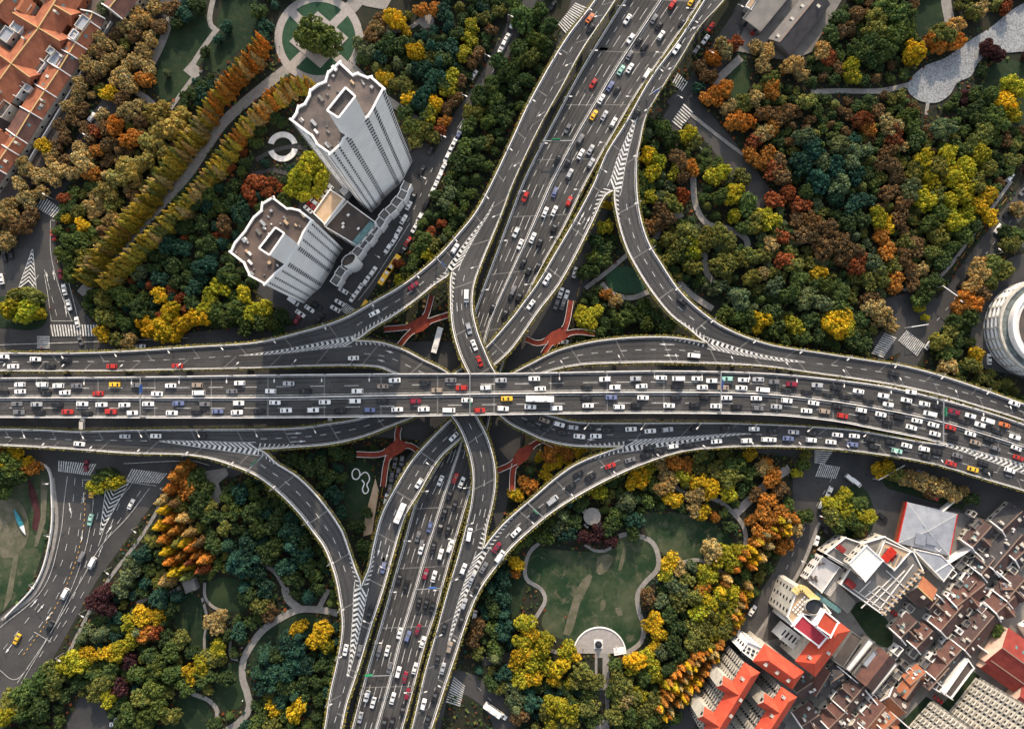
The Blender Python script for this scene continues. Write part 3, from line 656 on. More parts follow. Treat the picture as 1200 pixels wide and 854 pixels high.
# columns, kept clear of any deck passing below
def under_clear(s, p):
    px = to_px(p)
    for q in STRIPS:
        if q is s: continue
        wp = [(v.x, v.y) for v in q.wl[::2]] + [(v.x, v.y) for v in reversed(q.wr[::2])]
        if inpoly(p.x, p.y, wp) and q.z[q.idx(px)] < p.z - 1: return False
    return True
for s in STRIPS:
    for i in range(6, s.n - 4, 12):
        c = s.at(i, .5); a = s.at(i, .2); e = s.at(i, .8)
        if not under_clear(s, c): continue
        b = MB(); ztop = c.z - 1.55
        wide = (s.wr[i] - s.wl[i]).length
        if wide > 14:
            for f in (.22, .78):
                q = s.at(i, f); b.tube((q.x, q.y, 0), (q.x, q.y, ztop - 1.0), .8, .8, 10)
        else: b.tube((c.x, c.y, 0), (c.x, c.y, ztop - 1.0), .95, .95, 12)
        a.z = e.z = ztop - 1.2; b.bar(a, e, 1.6, 1.2)
        b.build('pillar', M_conc2, s.obj)
# planted strips between the decks (their gaps show green from above)
# ------------------------------------------------------------------ painted markings on the streets
zb = [LAYER[0] + .006]
def crosswalk(A0, A1, B0, B1, n, m=None):
    zb[0] += .0005; b = MB()
    a0, a1, b0, b1 = (P(*q, 0) for q in (A0, A1, B0, B1)); z = Vector((0, 0, zb[0]))
    for k in range(n):
        u, v = k / n, (k + .5) / n
        b.face([a0.lerp(a1, u) + z, a0.lerp(a1, v) + z, b0.lerp(b1, v) + z, b0.lerp(b1, u) + z])
    struct(b.build('crosswalk', m or M_paint))
for q in [((59.5,380.5),(116,380.5),(62,394),(117,394),17), ((44,394),(44,409),(59,394),(59,409),7), ((43,244),(64,256),(51,229.5),(73,246),9),
  ((69,539.5),(115,543.5),(69,552),(107,557),16), ((155,549),(198,554.5),(147,564.5),(188,566),15), ((674,4),(653,30),(688,10),(662,41),13),
  ((794,86),(807,98),(787,99),(800,108),6), ((801,122),(786,144),(812,132),(797,153),8), ((1036,390),(1020,415),(1050,396),(1034,420),11), ((1062,387),(1084,404),(1052,399),(1075,418),13),
  ((954,527),(954,543),(976,528),(965,545),7), ((961,543),(985,547),(955,558),(980,560.5),11), ((532,792),(522,823),(545,803),(539,828),11), ((406,355),(418,364),(399,363),(410,372),7), ((862,726),(858,738),(869,728),(865,741),7)]:
    crosswalk(*q)
def streetlines(lines, m=M_paint, wd=.16, dash=None, name='street_marking'):
    zb[0] += .0005; b = MB()
    for pts in lines:
        w_ = [P(x, y, zb[0]) for x, y in cr_(pts, 4)]
        if dash:
            L = np.concatenate([[0], np.cumsum([(w_[i + 1] - w_[i]).length for i in range(len(w_) - 1)])]); q = 0; A_ = np.array([tuple(v) for v in w_])
            while q + dash[0] < L[-1]:
                e = [Vector([np.interp(x, L, A_[:, k]) for k in range(3)]) for x in (q, q + dash[0])]; d = (e[1] - e[0]).normalized(); n = Vector((-d.y, d.x, 0)) * wd / 2
                b.face([e[0] - n, e[1] - n, e[1] + n, e[0] + n]); q += sum(dash)
        else:
            for i in range(len(w_) - 1):
                d = (w_[i + 1] - w_[i]).normalized(); n = Vector((-d.y, d.x, 0)) * wd / 2
                b.face([w_[i] - n, w_[i + 1] - n, w_[i + 1] + n, w_[i] + n])
    struct(b.build(name, m))
streetlines([[(59,258),(60,300),(72,345),(84,376)], [(78,322),(88,360),(94,388)], [(52,322),(56,345),(60,376)], [(60,376),(86,376)], [(60,258),(75,260)], [(45,322),(28,352)]])
streetlines([[(66,300),(72,330),(78,372)], [(52,316),(60,345),(67,372)], [(71,318),(80,350),(86,372)]], dash=(3, 3))
streetlines([[(79,558),(76,580),(70,630),(50,690),(0,735)], [(110,566),(108,600),(98,650),(70,720),(25,800)], [(155,566),(130,600),(115,640)], [(0,785),(17,796),(33,782)], [(96,562),(107,562)], [(145,564),(183,569)], [(40,740),(60,752)], [(175,572),(150,605),(118,640),(95,680),(60,740),(20,800)]])
streetlines([[(88,560),(84,600),(72,660),(40,715),(0,765)], [(97,562),(95,600),(84,660),(52,725),(15,775)], [(115,600),(104,650),(80,712),(40,780)], [(165,575),(120,640),(100,690),(60,755)], [(140,590),(112,660)]], dash=(3, 4))
streetlines([[(100,570),(98,615),(86,665),(60,720),(25,770)]], m=M_paint_y, dash=(.9, 1.4), wd=.28)
streetlines([[(600,40),(566,105),(536,150)], [(800,170),(785,155)], [(820,172),(850,205)], [(480,262),(440,325),(420,352)]])
streetlines([[(507,197),(480,255),(447,305)], [(1195,245),(1150,305),(1115,355),(1090,385)], [(975,560),(945,615),(915,680)], [(560,805),(585,830)]], dash=(2, 4))
streetlines([[(1180,232),(1135,290),(1110,330)], [(455,540),(438,620),(420,680)], [(642,420),(668,370),(690,300)], [(430,600),(466,545)], [(655,400),(640,440)]], m=M_paint_y, dash=(4, 2))
streetlines([[(0,404),(120,400),(220,396)], [(145,543),(225,540),(245,545)], [(1000,440),(1060,458),(1130,480)]], wd=.2)
def street_chev(a, b_, w0, w1, n):
    zb[0] += .0005; b = MB(); a = P(*a, zb[0]); c = P(*b_, zb[0]); d = (c - a).normalized(); nn = Vector((-d.y, d.x, 0))
    for k in range(1, n):
        p = a.lerp(c, k / n); h = w0 + (w1 - w0) * k / n; t = d * .7
        for s in (-1, 1): b.face([p, p + t, p + nn * s * h + d * h + t, p + nn * s * h + d * h])
    for s in (-1, 1): b.face([a, a + nn * s * .25, c + nn * s * (w1 + .2) + d * w1, c + nn * s * w1 + d * w1])
    struct(b.build('street_marking', M_paint))
street_chev((38,292), (33,332), .2, 4.2, 9); street_chev((117,626), (137,566), .2, 5.5, 12)
# turn arrows on the ground lanes
def garrow(px, py, ang, L=4.5):
    zb[0] += .0003; b = MB(); c = P(px, py, zb[0]); t = Vector((math.cos(ang), math.sin(ang), 0)); n = Vector((-t.y, t.x, 0))
    b.face([c - t * L / 2 - n * .15, c + t * .2 - n * .15, c + t * .2 + n * .15, c - t * L / 2 + n * .15]); b.face([c + t * .2 - n * .5, c + t * L / 2, c + t * .2 + n * .5])
    struct(b.build('street_arrow', M_paint))
for x, y, a in ((55,324,100),(63,322,100),(77,362,100),(82,595,-80),(98,583,-90),(96,628,-95),(128,620,55),(40,706,50),(48,712,50),(57,722,235),(10,760,235)): garrow(x, y, R_(a))

# ------------------------------------------------------------------ red pedestrian bridges
def footbridge(label, arms, z=6.0, w0=2.3, hubr=4.5):
    h = P(*arms[0][0], z); t = thing('footbridge', 'footbridge', (h.x, h.y, 0), label, 'red footbridges between the ramps')
    d = MB(); r = MB(); col = MB()
    for arm in arms:
        r = MB(); r2 = MB(); c = [P(x, y, z) for x, y in cr_(arm, n=14)]
        wd = [w0 * (2.5 - 1.5 * min(1, k / 5)) for k in range(14)]
        L = []; Rr = []
        for i, p in enumerate(c):
            tt = (c[min(13, i + 1)] - c[max(0, i - 1)]).normalized(); n = Vector((-tt.y, tt.x, 0)) * wd[i] / 2; L.append(p + n); Rr.append(p - n)
        dz = Vector((0, 0, .004 * arms.index(arm)))
        for i in range(13):
            d.face([L[i] + dz, L[i + 1] + dz, Rr[i + 1] + dz, Rr[i] + dz]); u = Vector((0, 0, .5))
            d.face([L[i] - u, L[i + 1] - u, L[i + 1], L[i]]); d.face([Rr[i] - u, Rr[i + 1] - u, Rr[i + 1], Rr[i]]); d.face([L[i] - u, L[i + 1] - u, Rr[i + 1] - u, Rr[i] - u])
            if i > 3: r.bar(L[i], L[i + 1], .12, 1.0, .01); r2.bar(Rr[i], Rr[i + 1], .12, 1.0, .01)
        q = c[-2]; col = MB(); col.tube((q.x, q.y, 0), (q.x, q.y, z - .5), .4, .4, 8); col.build('support_column', M_conc2, t); r.build('railing', M_conc, t); r2.build('railing', M_conc, t)
    d.build('walkway', M_red, t)
footbridge('red Y shaped footbridge below the split of the upper left ramps', [[(492,381),(478,393),(468,405)], [(492,381),(510,374),(526,369)], [(492,381),(500,368),(506,346)], [(492,381),(472,384),(450,386)]])
footbridge('red forked footbridge with white railings beneath the upper right ramp', [[(650,396),(630,402),(616,397)], [(650,396),(643,405),(636,415)], [(650,396),(662,384),(669,352)], [(650,396),(674,389),(697,391)]])
footbridge('dark red forked footbridge just below the flyover at lower left of centre', [[(467,523),(466,508),(468,500)], [(467,523),(480,522),(492,529)], [(467,523),(455,536),(449,570)], [(467,523),(445,532),(418,532)]])
footbridge('dark red footbridge curving down beside the lower right ramp', [[(612,533),(624,522),(636,516),(650,522)], [(612,533),(600,543),(590,548),(580,552)], [(612,533),(602,548),(600,575)]])

# ------------------------------------------------------------------ houses
WCOUNT = [0]
def hbox(b, c, ax, l, w_, z0, z1):
    n = Vector((-ax.y, ax.x)); p = [(c[0] + ax.x * u * l / 2 + n.x * v * w_ / 2, c[1] + ax.y * u * l / 2 + n.y * v * w_ / 2) for u, v in ((-1, -1), (1, -1), (1, 1), (-1, 1))]
    b.prism(p, z0, z1, True, True)
def house(p0, p1, hw, ze, zr, tile, wall=None, label=None, name='row_house', cat='house', group=None, hw2=None, hip=False, wings=(), party=(), dorm=0, chim=0, cap=None, skyl=0, auto=None, tile2=None, wins=True):
    """gabled house: p0, p1 = ridge ends in photo pixels at ridge height; hw = half width (m) left / right of the ridge"""
    wall = wall or M_cream; hl, hr = hw, (hw2 or hw)
    a, c = P(*p0, zr), P(*p1, zr); ax = (c - a); L = ax.length; ax = ax.normalized(); n = Vector((-ax.y, ax.x, 0)); mid = (a + c) / 2
    t = thing(name, cat, (mid.x, mid.y, 0), label, group, auto)
    w_ = MB(); i = 0
    q = [a + n * hl, c + n * hl, c - n * hr, a - n * hr]; occupy([(v.x, v.y) for v in q])
    w_.prism([(v.x, v.y) for v in q], 0, ze, False)
    if not hip:
        for e, s in ((a, 1), (c, -1)):
            w_.face([(e + n * hl).xy.to_3d() + Vector((0, 0, ze)), (e - n * hr).xy.to_3d() + Vector((0, 0, ze)), e - Vector((0, 0, .05))])
    w_.build('wall', wall, t)
    def slope(b, e0, e1, dirn, h, thick=.22, over=.45):
        s = (zr - ze) / h; o0 = e0 + dirn * (h + over) - Vector((0, 0, s * (h + over))); o1 = e1 + dirn * (h + over) - Vector((0, 0, s * (h + over)))
        ov = ax * .3 if not hip else Vector((0, 0, 0))
        if hip: r0, r1 = e0 + ax * min(h, L * .45) * .8, e1 - ax * min(h, L * .45) * .8; o0 -= ax * over; o1 += ax * over
        else: r0, r1 = e0 - ov, e1 + ov; o0 -= ov; o1 += ov
        u = Vector((0, 0, thick)); b.face([r0 + u, r1 + u, o1 + u, o0 + u]); b.face([r0, r1, o1, o0]); b.face([o0, o1, o1 + u, o0 + u]); b.face([r0, o0, o0 + u, r0 + u]); b.face([r1, o1, o1 + u, r1 + u])
        return r0, r1, o0, o1
    r = MB(); sl_ = slope(r, a, c, n, hl); r2 = MB() if tile2 else r; sr_ = slope(r2, a, c, -n, hr)
    if hip:
        for k in (0, 1):
            u = Vector((0, 0, .22)); r.face([sl_[k] + u, sl_[2 + k] + u, sr_[2 + k] + u])
    ro = r.build('roof', tile, t)
    if tile2: r2.build('roof', tile2, t)
    if cap:
        b = MB(); b.bar(sl_[0] + Vector((0, 0, .15)), sl_[1] + Vector((0, 0, .15)), .45, .22); b.build('ridge_cap', cap, ro)
    for f in party:
        b = MB(); e = a.lerp(c, f); sL, sR = (zr - ze) / hl, (zr - ze) / hr
        b.bar(e, e + n * (hl + .7) - Vector((0, 0, sL * (hl + .7))), .42, .9); b.bar(e, e - n * (hr + .7) - Vector((0, 0, sR * (hr + .7))), .42, .9)
        b.build('party_wall', M_white, t)
    for k in range(chim):
        f = random.uniform(.15, .85); sd = random.choice((-1, 1)); e = a.lerp(c, f) + n * sd * random.uniform(.3, .5) * (hl if sd > 0 else hr)
        b = MB(); b.box((e.x, e.y, zr - .6), (.9, 1.4, 3.2), math.atan2(ax.y, ax.x)); b.build('chimney', M_cream, ro)
    for k in range(dorm):
        f = (k + .5) / dorm + random.uniform(-.06, .06); sd = random.choice((-1, 1)); h = hl if sd > 0 else hr; e = a.lerp(c, f) + n * sd * h * .5; zz = zr - (zr - ze) * .5
        b = MB(); hbox(b, (e.x, e.y), ax, 1.2, 1.6, zz - .6, zz + .8); do = b.build('dormer', M_cream, ro)
        b = MB(); e2 = e + n * sd * .82; hbox(b, (e2.x, e2.y), ax, .8, .06, zz + .0, zz + .65); b.build('dormer_window', M_glass, do)
    for k in range(skyl):
        f = random.uniform(.12, .88); sd = random.choice((-1, 1)); h = hl if sd > 0 else hr; s = (zr - ze) / h
        e = a.lerp(c, f) + n * sd * h * .45 - Vector((0, 0, s * h * .45 - .3)); d = n * sd - Vector((0, 0, s)); d.normalize()
        b = MB(); q = [e + ax * u * .5 + d * v * .65 for u, v in ((-1, -1), (1, -1), (1, 1), (-1, 1))]; b.face(q); b.face([v - Vector((0, 0, .3)) for v in q]); b.build('skylight', M_glass2, ro)
    for (f, sd, ln, ww) in wings:      # cross gables: position along the ridge, side, length out, half width
        h = hl if sd > 0 else hr; e = a.lerp(c, f) - Vector((0, 0, .15)); o = e + n * sd * ln; s = (zr - ze) / ww; b = MB()
        for g_ in (-1, 1):
            k0, k1 = e + ax * g_ * (ww + .4) - Vector((0, 0, s * (ww + .4))), o + ax * g_ * (ww + .4) - Vector((0, 0, s * (ww + .4))); u = Vector((0, 0, .24))
            b.face([e + u, o + u, k1 + u, k0 + u]); b.face([e, o, k1, k0]); b.face([o, k1, k1 + u, o + u])
        wo = b.build('wing_roof', tile, t)
        if cap: b = MB(); b.bar(e + Vector((0, 0, .18)), o + Vector((0, 0, .18)), .4, .2); b.build('ridge_cap', cap, wo)
        b = MB(); o2 = o - n * sd * .4; q = [e + ax * ww, o2 + ax * ww, o2 - ax * ww, e - ax * ww]; b.prism([(v.x, v.y) for v in q], 0, ze, False)
        b.face([(o2 + ax * ww).xy.to_3d() + Vector((0, 0, ze)), (o2 - ax * ww).xy.to_3d() + Vector((0, 0, ze)), o2 - Vector((0, 0, .1))]); b.build('wing_wall', wall, t)
        b = MB(); hbox(b, (o.x - n.x * sd * .36, o.y - n.y * sd * .36), ax, 1.4, .12, ze - 1.2, ze + .5); b.build('window', M_glass, t)
    if name == 'lane_house':
        for k in range(3):
            sd = random.choice((-1, 1)); h = hl if sd > 0 else hr; e = a.lerp(c, random.random()) + n * sd * h * random.uniform(.2, .85); b = MB(); b.box((e.x, e.y, zr - (zr - ze) * .4), (random.uniform(.5, 1.3), random.uniform(.5, 1.0), 1.6), random.random()); b.build('rooftop_box', random.choice((M_conc, M_skin, M_flatroof)), ro)
    if wins:
        for sd, h in ((1, hl), (-1, hr)):
            k = max(1, int(L / 4))
            for j in range(k):
                for zf in ((1.3, 4.6) if ze > 6 else (1.3,)):
                    e = a.lerp(c, (j + .5) / k) + n * sd * (h + .02); b = MB(); hbox(b, (e.x, e.y), ax, 1.2, .1, zf, zf + 1.4); wn = b.build('window', M_glass, t)
    return t
M_cap = mat('ridge_mortar', (.50, .36, .16), .9, .15, 2); M_cap2 = mat('grey_ridge', (.24, .17, .13), .9, .2, 2)
# north-west: one long terrace of orange roofs, split at its white party walls
us = [(109,15),(105,25),(89,50),(81,63),(70,81),(53,106),(36,132),(19,160),(9,174),(-6,196),(-20,216)]
names = ['short russet roofed terrace house at the top end of the orange row', 'terrace house with pale gable rooms near the top of the orange row', 'narrow terrace house between two close white party walls in the orange row', 'russet terrace house above the first yellow street tree of the orange row',
 'long terrace house with an even brick orange back slope in the middle of the row', 'terrace house with a small white dormer in the middle of the orange row', 'wide terrace house with a blue grey lean to on its street side', 'narrow terrace house squeezed between paired white party walls lower in the row',
 'dark roofed terrace house with crossed white vents at the lower row', 'lowest orange terrace house cut by the left edge of the photo']
for k in range(10):
    house(us[k], us[k + 1], 3.6, 5.6, 8.2, T_terra if k % 3 else T_brown2, label=names[k], group='terrace of orange roofed houses', hw2=6.2, party=(0,), dorm=1 if k in (1, 4, 5, 8) else 0, chim=1 if k % 2 else 0, cap=M_cap, skyl=1, tile2=None)
for p0, p1, wg, lb in (((80,-22),(45,33), ((.28,-1,12,3.6),(.5,1,9,3.4),(1,-1,13,3.6),(1,1,11,3.6)), 'large cross gabled orange roof house beside the top of the terrace'),
     ((44,35),(13,75), ((.99,-1,12,3.6),(.99,1,10,3.6)), 'middle cross gabled orange roof house with white roof terrace'),
     ((12,77),(-18,118), ((.5,-1,12,3.6),), 'lower cross gabled orange roof house at the left edge'),
     ((22,-20),(-8,14), ((.9,-1,11,3.6),), 'orange cross gabled house filling the top left corner'),
     ((-6,150),(-30,185), ((.2,-1,10,3.4),), 'brownish red roofed house low on the left edge')):
    house(p0, p1, 6.3, 6.2, 10.4, T_terra, label=lb, group='cross gabled houses in the orange quarter', wings=wg, cap=M_cap, chim=1, skyl=1, wall=M_brickwall if 'M_brickwall' in globals() else mat('brick_wall', (.26,.09,.05), .9, .2, 2))
house((150,-18),(128,10), 5, 8, 11, T_brown2, label='orange roofed house partly behind golden trees at the top edge', cap=M_cap, party=(1,))
house((30,-2),(22,12), 3.4, 7, 9, T_orange, label='small orange lean roofed outbuilding between the cross gabled houses', wins=False)
def annex(p, l, w_, z, ang, auto, m=None, roof=None, rail=True, nwin=2, label=None, name='flat_annex', cat='annex', group=None):
    c = P(*p, z); t = thing(name, cat, (c.x, c.y, 0), label, group, auto); ax = Vector((math.cos(ang), math.sin(ang))); n = Vector((-ax.y, ax.x))
    b = MB(); hbox(b, (c.x, c.y), ax, l, w_, 0, z); b.build('wall', m or M_cream, t)
    b = MB(); hbox(b, (c.x, c.y), ax, l - .5, w_ - .5, z - .1, z + .06); b.build('roof', roof or M_greyroof, t)
    if rail:
        b = MB()
        for s in (-1, 1):
            hbox(b, (c.x + n.x * s * (w_ / 2 - .12), c.y + n.y * s * (w_ / 2 - .12)), ax, l, .24, z, z + .8); hbox(b, (c.x + ax.x * s * (l / 2 - .12), c.y + ax.y * s * (l / 2 - .12)), ax, .24, w_ - .5, z, z + .8)
        b.build('parapet', m or M_cream, t)
    for k in range(nwin):
        s = (k % 2) * 2 - 1; u = (k // 2 + .5) / max(1, (nwin + 1) // 2) - .5; b = MB(); hbox(b, (c.x + n.x * s * (w_ / 2 + .02) + ax.x * u * l, c.y + n.y * s * (w_ / 2 + .02) + ax.y * u * l), ax, 1.1, .08, z - 2.2, z - .9); b.build('window', M_glass, t)
    occupy([(c.x + ax.x * u * l / 2 + n.x * v * w_ / 2, c.y + ax.y * u * l / 2 + n.y * v * w_ / 2) for u, v in ((-1, -1), (1, -1), (1, 1), (-1, 1))])
    return t
NWY = 'in the yards of the orange roofed quarter'
for k, (x, y, l, w_, z) in enumerate([(52,64,5,4,6),(66,70,6,5,7),(60,60,3,3,8),(43,78,7,5,6),(97,27,6,4,9),(87,41,4,3,9),(28,10,6,5,7),(22,30,6,5,7),(8,41,6,5,8),(20,103,7,5,6),(33,104,3,3,7),(28,96,5,4,6),(4,128,7,4,7),(62,62,3,2,7),(14,112,5,4,5),(55,52,3,4,6),(105,95,4,3,3)][:16]):
    annex((x, y), l, w_, z, R_(55), ('white' if k % 2 else 'grey') + ' flat roofed annex|' + NWY, M_white if k % 2 else M_cream, M_paleroof if k % 3 else M_flatroof, group='flat annexes among the orange roofs')
b = MB()   # street garden wall of the terrace
wl_ = [P(x, y, 0) for x, y in ((133,28),(112,62),(88,105),(66,142),(50,168),(36,192))]
for i in range(5): b.bar(wl_[i], wl_[i + 1], .5, 2.6)
tag(b.build('garden_wall', M_conc), 'wall', 'pale garden wall running along the street side of the orange terrace')

# ------------------------------------------------------------------ south-east quarter
SEG = 'brown roofed lane houses at lower right'
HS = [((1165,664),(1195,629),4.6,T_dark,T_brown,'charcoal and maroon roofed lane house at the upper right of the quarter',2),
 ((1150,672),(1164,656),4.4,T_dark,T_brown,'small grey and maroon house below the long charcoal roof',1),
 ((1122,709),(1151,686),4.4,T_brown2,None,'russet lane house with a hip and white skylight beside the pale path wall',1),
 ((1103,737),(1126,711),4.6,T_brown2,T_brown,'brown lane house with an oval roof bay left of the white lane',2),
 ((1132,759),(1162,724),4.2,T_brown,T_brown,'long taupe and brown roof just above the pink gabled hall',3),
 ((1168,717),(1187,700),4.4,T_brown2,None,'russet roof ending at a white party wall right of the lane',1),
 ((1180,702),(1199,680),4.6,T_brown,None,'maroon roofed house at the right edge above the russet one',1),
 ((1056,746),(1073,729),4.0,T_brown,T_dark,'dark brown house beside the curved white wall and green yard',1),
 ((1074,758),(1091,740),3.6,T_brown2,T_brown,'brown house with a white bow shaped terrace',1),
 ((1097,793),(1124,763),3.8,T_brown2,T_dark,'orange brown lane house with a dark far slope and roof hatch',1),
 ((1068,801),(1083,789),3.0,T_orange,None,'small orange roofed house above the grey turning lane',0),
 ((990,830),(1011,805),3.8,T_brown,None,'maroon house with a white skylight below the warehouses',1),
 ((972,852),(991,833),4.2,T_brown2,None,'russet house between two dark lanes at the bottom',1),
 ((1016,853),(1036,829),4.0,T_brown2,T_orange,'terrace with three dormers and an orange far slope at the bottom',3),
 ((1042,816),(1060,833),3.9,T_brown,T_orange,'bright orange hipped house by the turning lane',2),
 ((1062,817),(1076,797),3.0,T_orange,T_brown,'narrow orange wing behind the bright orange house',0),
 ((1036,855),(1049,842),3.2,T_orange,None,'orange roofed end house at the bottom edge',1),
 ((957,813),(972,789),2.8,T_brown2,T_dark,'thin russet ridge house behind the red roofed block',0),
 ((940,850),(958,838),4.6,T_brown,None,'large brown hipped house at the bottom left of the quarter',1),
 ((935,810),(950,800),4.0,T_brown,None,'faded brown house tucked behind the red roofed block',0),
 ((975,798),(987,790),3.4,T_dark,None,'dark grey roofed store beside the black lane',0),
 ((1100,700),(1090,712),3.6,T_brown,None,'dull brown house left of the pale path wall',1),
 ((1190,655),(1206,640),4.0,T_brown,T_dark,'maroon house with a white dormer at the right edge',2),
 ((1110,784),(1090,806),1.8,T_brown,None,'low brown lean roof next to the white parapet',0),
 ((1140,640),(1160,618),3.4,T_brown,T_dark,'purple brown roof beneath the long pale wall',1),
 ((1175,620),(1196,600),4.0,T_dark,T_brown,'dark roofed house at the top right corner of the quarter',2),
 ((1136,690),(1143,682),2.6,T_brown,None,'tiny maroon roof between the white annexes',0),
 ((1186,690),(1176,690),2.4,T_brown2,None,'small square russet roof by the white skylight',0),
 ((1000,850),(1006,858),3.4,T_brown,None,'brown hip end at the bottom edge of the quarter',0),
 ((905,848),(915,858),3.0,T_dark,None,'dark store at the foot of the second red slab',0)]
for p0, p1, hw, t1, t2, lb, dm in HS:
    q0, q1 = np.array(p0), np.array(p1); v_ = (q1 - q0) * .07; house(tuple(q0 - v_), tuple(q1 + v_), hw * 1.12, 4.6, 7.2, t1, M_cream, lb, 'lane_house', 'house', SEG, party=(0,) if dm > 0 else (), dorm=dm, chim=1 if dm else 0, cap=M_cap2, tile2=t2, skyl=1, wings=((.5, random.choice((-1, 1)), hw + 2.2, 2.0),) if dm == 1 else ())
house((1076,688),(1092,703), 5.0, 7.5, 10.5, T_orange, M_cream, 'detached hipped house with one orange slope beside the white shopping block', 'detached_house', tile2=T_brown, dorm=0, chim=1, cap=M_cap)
house((1175,759),(1240,806), 8.5, 7, 11, T_brick, M_pink, 'long brick red hall with a pale pink gable at right', 'hall', 'hall', skyl=3, cap=M_cap2, wins=True)
house((1162,774),(1200,801), 4.8, 5, 8, T_brick, M_pink, 'smaller brick red hall with a tan gable below the long one', 'hall', 'hall', skyl=2, cap=M_cap2)
house((1208,744),(1236,728), 3, 6, 8, T_crimson, M_white, 'white house with a magenta roof at the right edge', 'house')
house((1196,816),(1240,842), 5.0, 7, 9.5, T_brick, M_pink, 'low brick red roof at the right edge under the halls', 'hall', 'hall')
# parapet walls and white annexes that thread between the lane houses
lanes = [[(1126,741),(1103,720),(1082,700)], [(1164,771),(1132,747),(1103,720)], [(1087,667),(1130,640),(1146,655),(1175,680),(1196,700)], [(1085,610),(1113,586)], [(1020,815),(1045,835),(1062,850)], [(975,775),(1005,800),(1040,842)], [(970,822),(1005,853)], [(1076,795),(1110,815)]]
for i, ln in enumerate(lanes):
    b = MB(); pts = [P(x, y, 0) for x, y in ln]
    for j in range(len(pts) - 1): b.bar(pts[j], pts[j + 1], .45, 4.2 + (i % 3))
    tag(b.build('lane_wall', M_white), 'wall', group='white walls along the lanes', auto='white wall|along the lanes of brown roofed houses at lower right', at=ln[0])
AN = []
cells = [(1090,725,55),(1098,716,55),(1108,705,55),(1113,698,55),(1118,690,55),(1124,684,55),(1130,676,55),(1137,668,55),(1141,661,55),(1150,712,50),(1140,722,50),(1132,730,50),(1124,739,50),(1116,747,50),(1156,704,50),(1163,696,50),(1134,716,50),(1169,690,50),(1080,745,50),(1070,765,50),(1060,778,50),(1066,786,50),(1075,782,50),(1084,777,50),(1092,770,50),(1052,790,50),(1044,798,50),(1060,808,50),(1036,800,50),(1030,810,50),(1022,818,50),(1038,806,50),(1064,795,50),(1120,788,50),(1128,780,50),(1115,795,50),(1100,805,50),(998,840,50),(1006,846,50),(1014,832,50),(1022,826,50),(984,808,50),(978,815,50),(963,835,50),(955,830,50),(1100,640,50),(1130,655,50),(1125,662,50),(1115,672,50),(1150,640,50),(1160,630,50),(1170,612,50),(1133,625,50),(1145,615,50),(1180,660,50),(1187,668,50),(1194,662,50),(1170,670,50),(1140,602,50),(1100,758,50),(1108,752,50),(1046,770,50),(1035,778,50),(1052,762,50),(1085,792,50),(1025,845,50),(1060,720,50),(1066,712,50)]
for k, (x, y, a) in enumerate(cells):
    annex((x, y), random.uniform(2.2, 4.2), random.uniform(2.0, 3.4), random.uniform(3, 5.2), R_(a + random.uniform(-4, 4)), ('white', 'cream', 'dull grey')[k % 3] + ' flat roofed annex|among the brown roofed lane houses', (M_white, M_cream, M_conc2)[k % 3], (M_flatroof, M_greyroof, M_flatroof, M_conc2)[k % 4], nwin=2, group='flat annexes among the lane houses')

def block(name, cat, label, pts, z, wall, roof, par=.9, windows=0, floors=0, group=None, base=0, fw=1.3, skip=(), auto=None, parw=.4):
    """flat roofed building from its roof outline (photo pixels at roof height)"""
    w_ = [P(x, y, z) for x, y in pts]; c = sum(w_, Vector()) / len(w_); t = thing(name, cat, (c.x, c.y, 0), label, group, auto)
    q = [(v.x, v.y) for v in w_]; occupy(q); b = MB(); b.prism(q, base, z - .05, False); b.build('wall', wall, t)
    b = MB(); b.face([(x, y, z - .04) for x, y in q]); b.face([(x, y, z - .3) for x, y in q]); b.build('roof', roof, t)
    if par:
        b = MB(); n = len(q)
        ar = sum(q[i][0] * q[(i + 1) % n][1] - q[(i + 1) % n][0] * q[i][1] for i in range(n))
        for i in range(n):
            a, d = Vector((*q[i], z - .06)), Vector((*q[(i + 1) % n], z - .06)); e = (d - a).normalized(); nn = Vector((-e.y, e.x, 0)) * (1 if ar > 0 else -1) * (parw / 2 - .04)
            b.bar(a + nn - e * .03, d + nn + e * (parw - .1), parw, par + .002 * (i % 3))
        b.build('parapet', M_white if wall in (M_white, M_cream) else wall, t)
    if floors:
        n = len(q); ws = []
        ar = sum(q[i][0] * q[(i + 1) % n][1] - q[(i + 1) % n][0] * q[i][1] for i in range(n))
        for i in range(n):
            a, d = Vector(q[i]), Vector(q[(i + 1) % n]); e = d - a; L = e.length
            if L < 4: continue
            e = e / L; k = int(L / 3.4); out = Vector((e.y, -e.x)) * (1 if ar > 0 else -1)
            # rank by how squarely the wall faces the camera axis
            vis = -(out.x * (a.x + d.x) / 2 + out.y * (a.y + d.y) / 2)
            for f in range(floors):
                zz = base + (z - base) * (f + .35) / floors
                for j in range(k):
                    p = a + e * L * (j + .5) / k + out * .03; ws.append((-vis - f * .5, (p.x, p.y), e, zz))
        ws.sort(key=lambda v: v[0]); rest = MB()
        for m, (_, p, e, zz) in enumerate(ws):
            b = MB() if m < 96 else rest; hbox(b, p, e, fw, .14, zz, zz + 1.4)
            if m < 96: b.build('window', M_glass, t)
        if rest.v: struct(rest.build('window_rows', M_glass, t), 'stuff')
    return t
t = block('supermarket', 'building', 'large pale grey building with red edges and shallow pyramid roof', [(1063,588),(1122,602),(1113,651),(1052,636)], 4, M_brickwall if 'M_brickwall' in globals() else MATS['brick_wall'], M_paleroof, par=0)
ap = P(1088,622,6.0); cs = [P(x, y, 4.1) for x, y in ((1063,588),(1122,602),(1113,651),(1052,636))]; b = MB()
for i in range(4): b.face([cs[i], cs[(i + 1) % 4], ap])
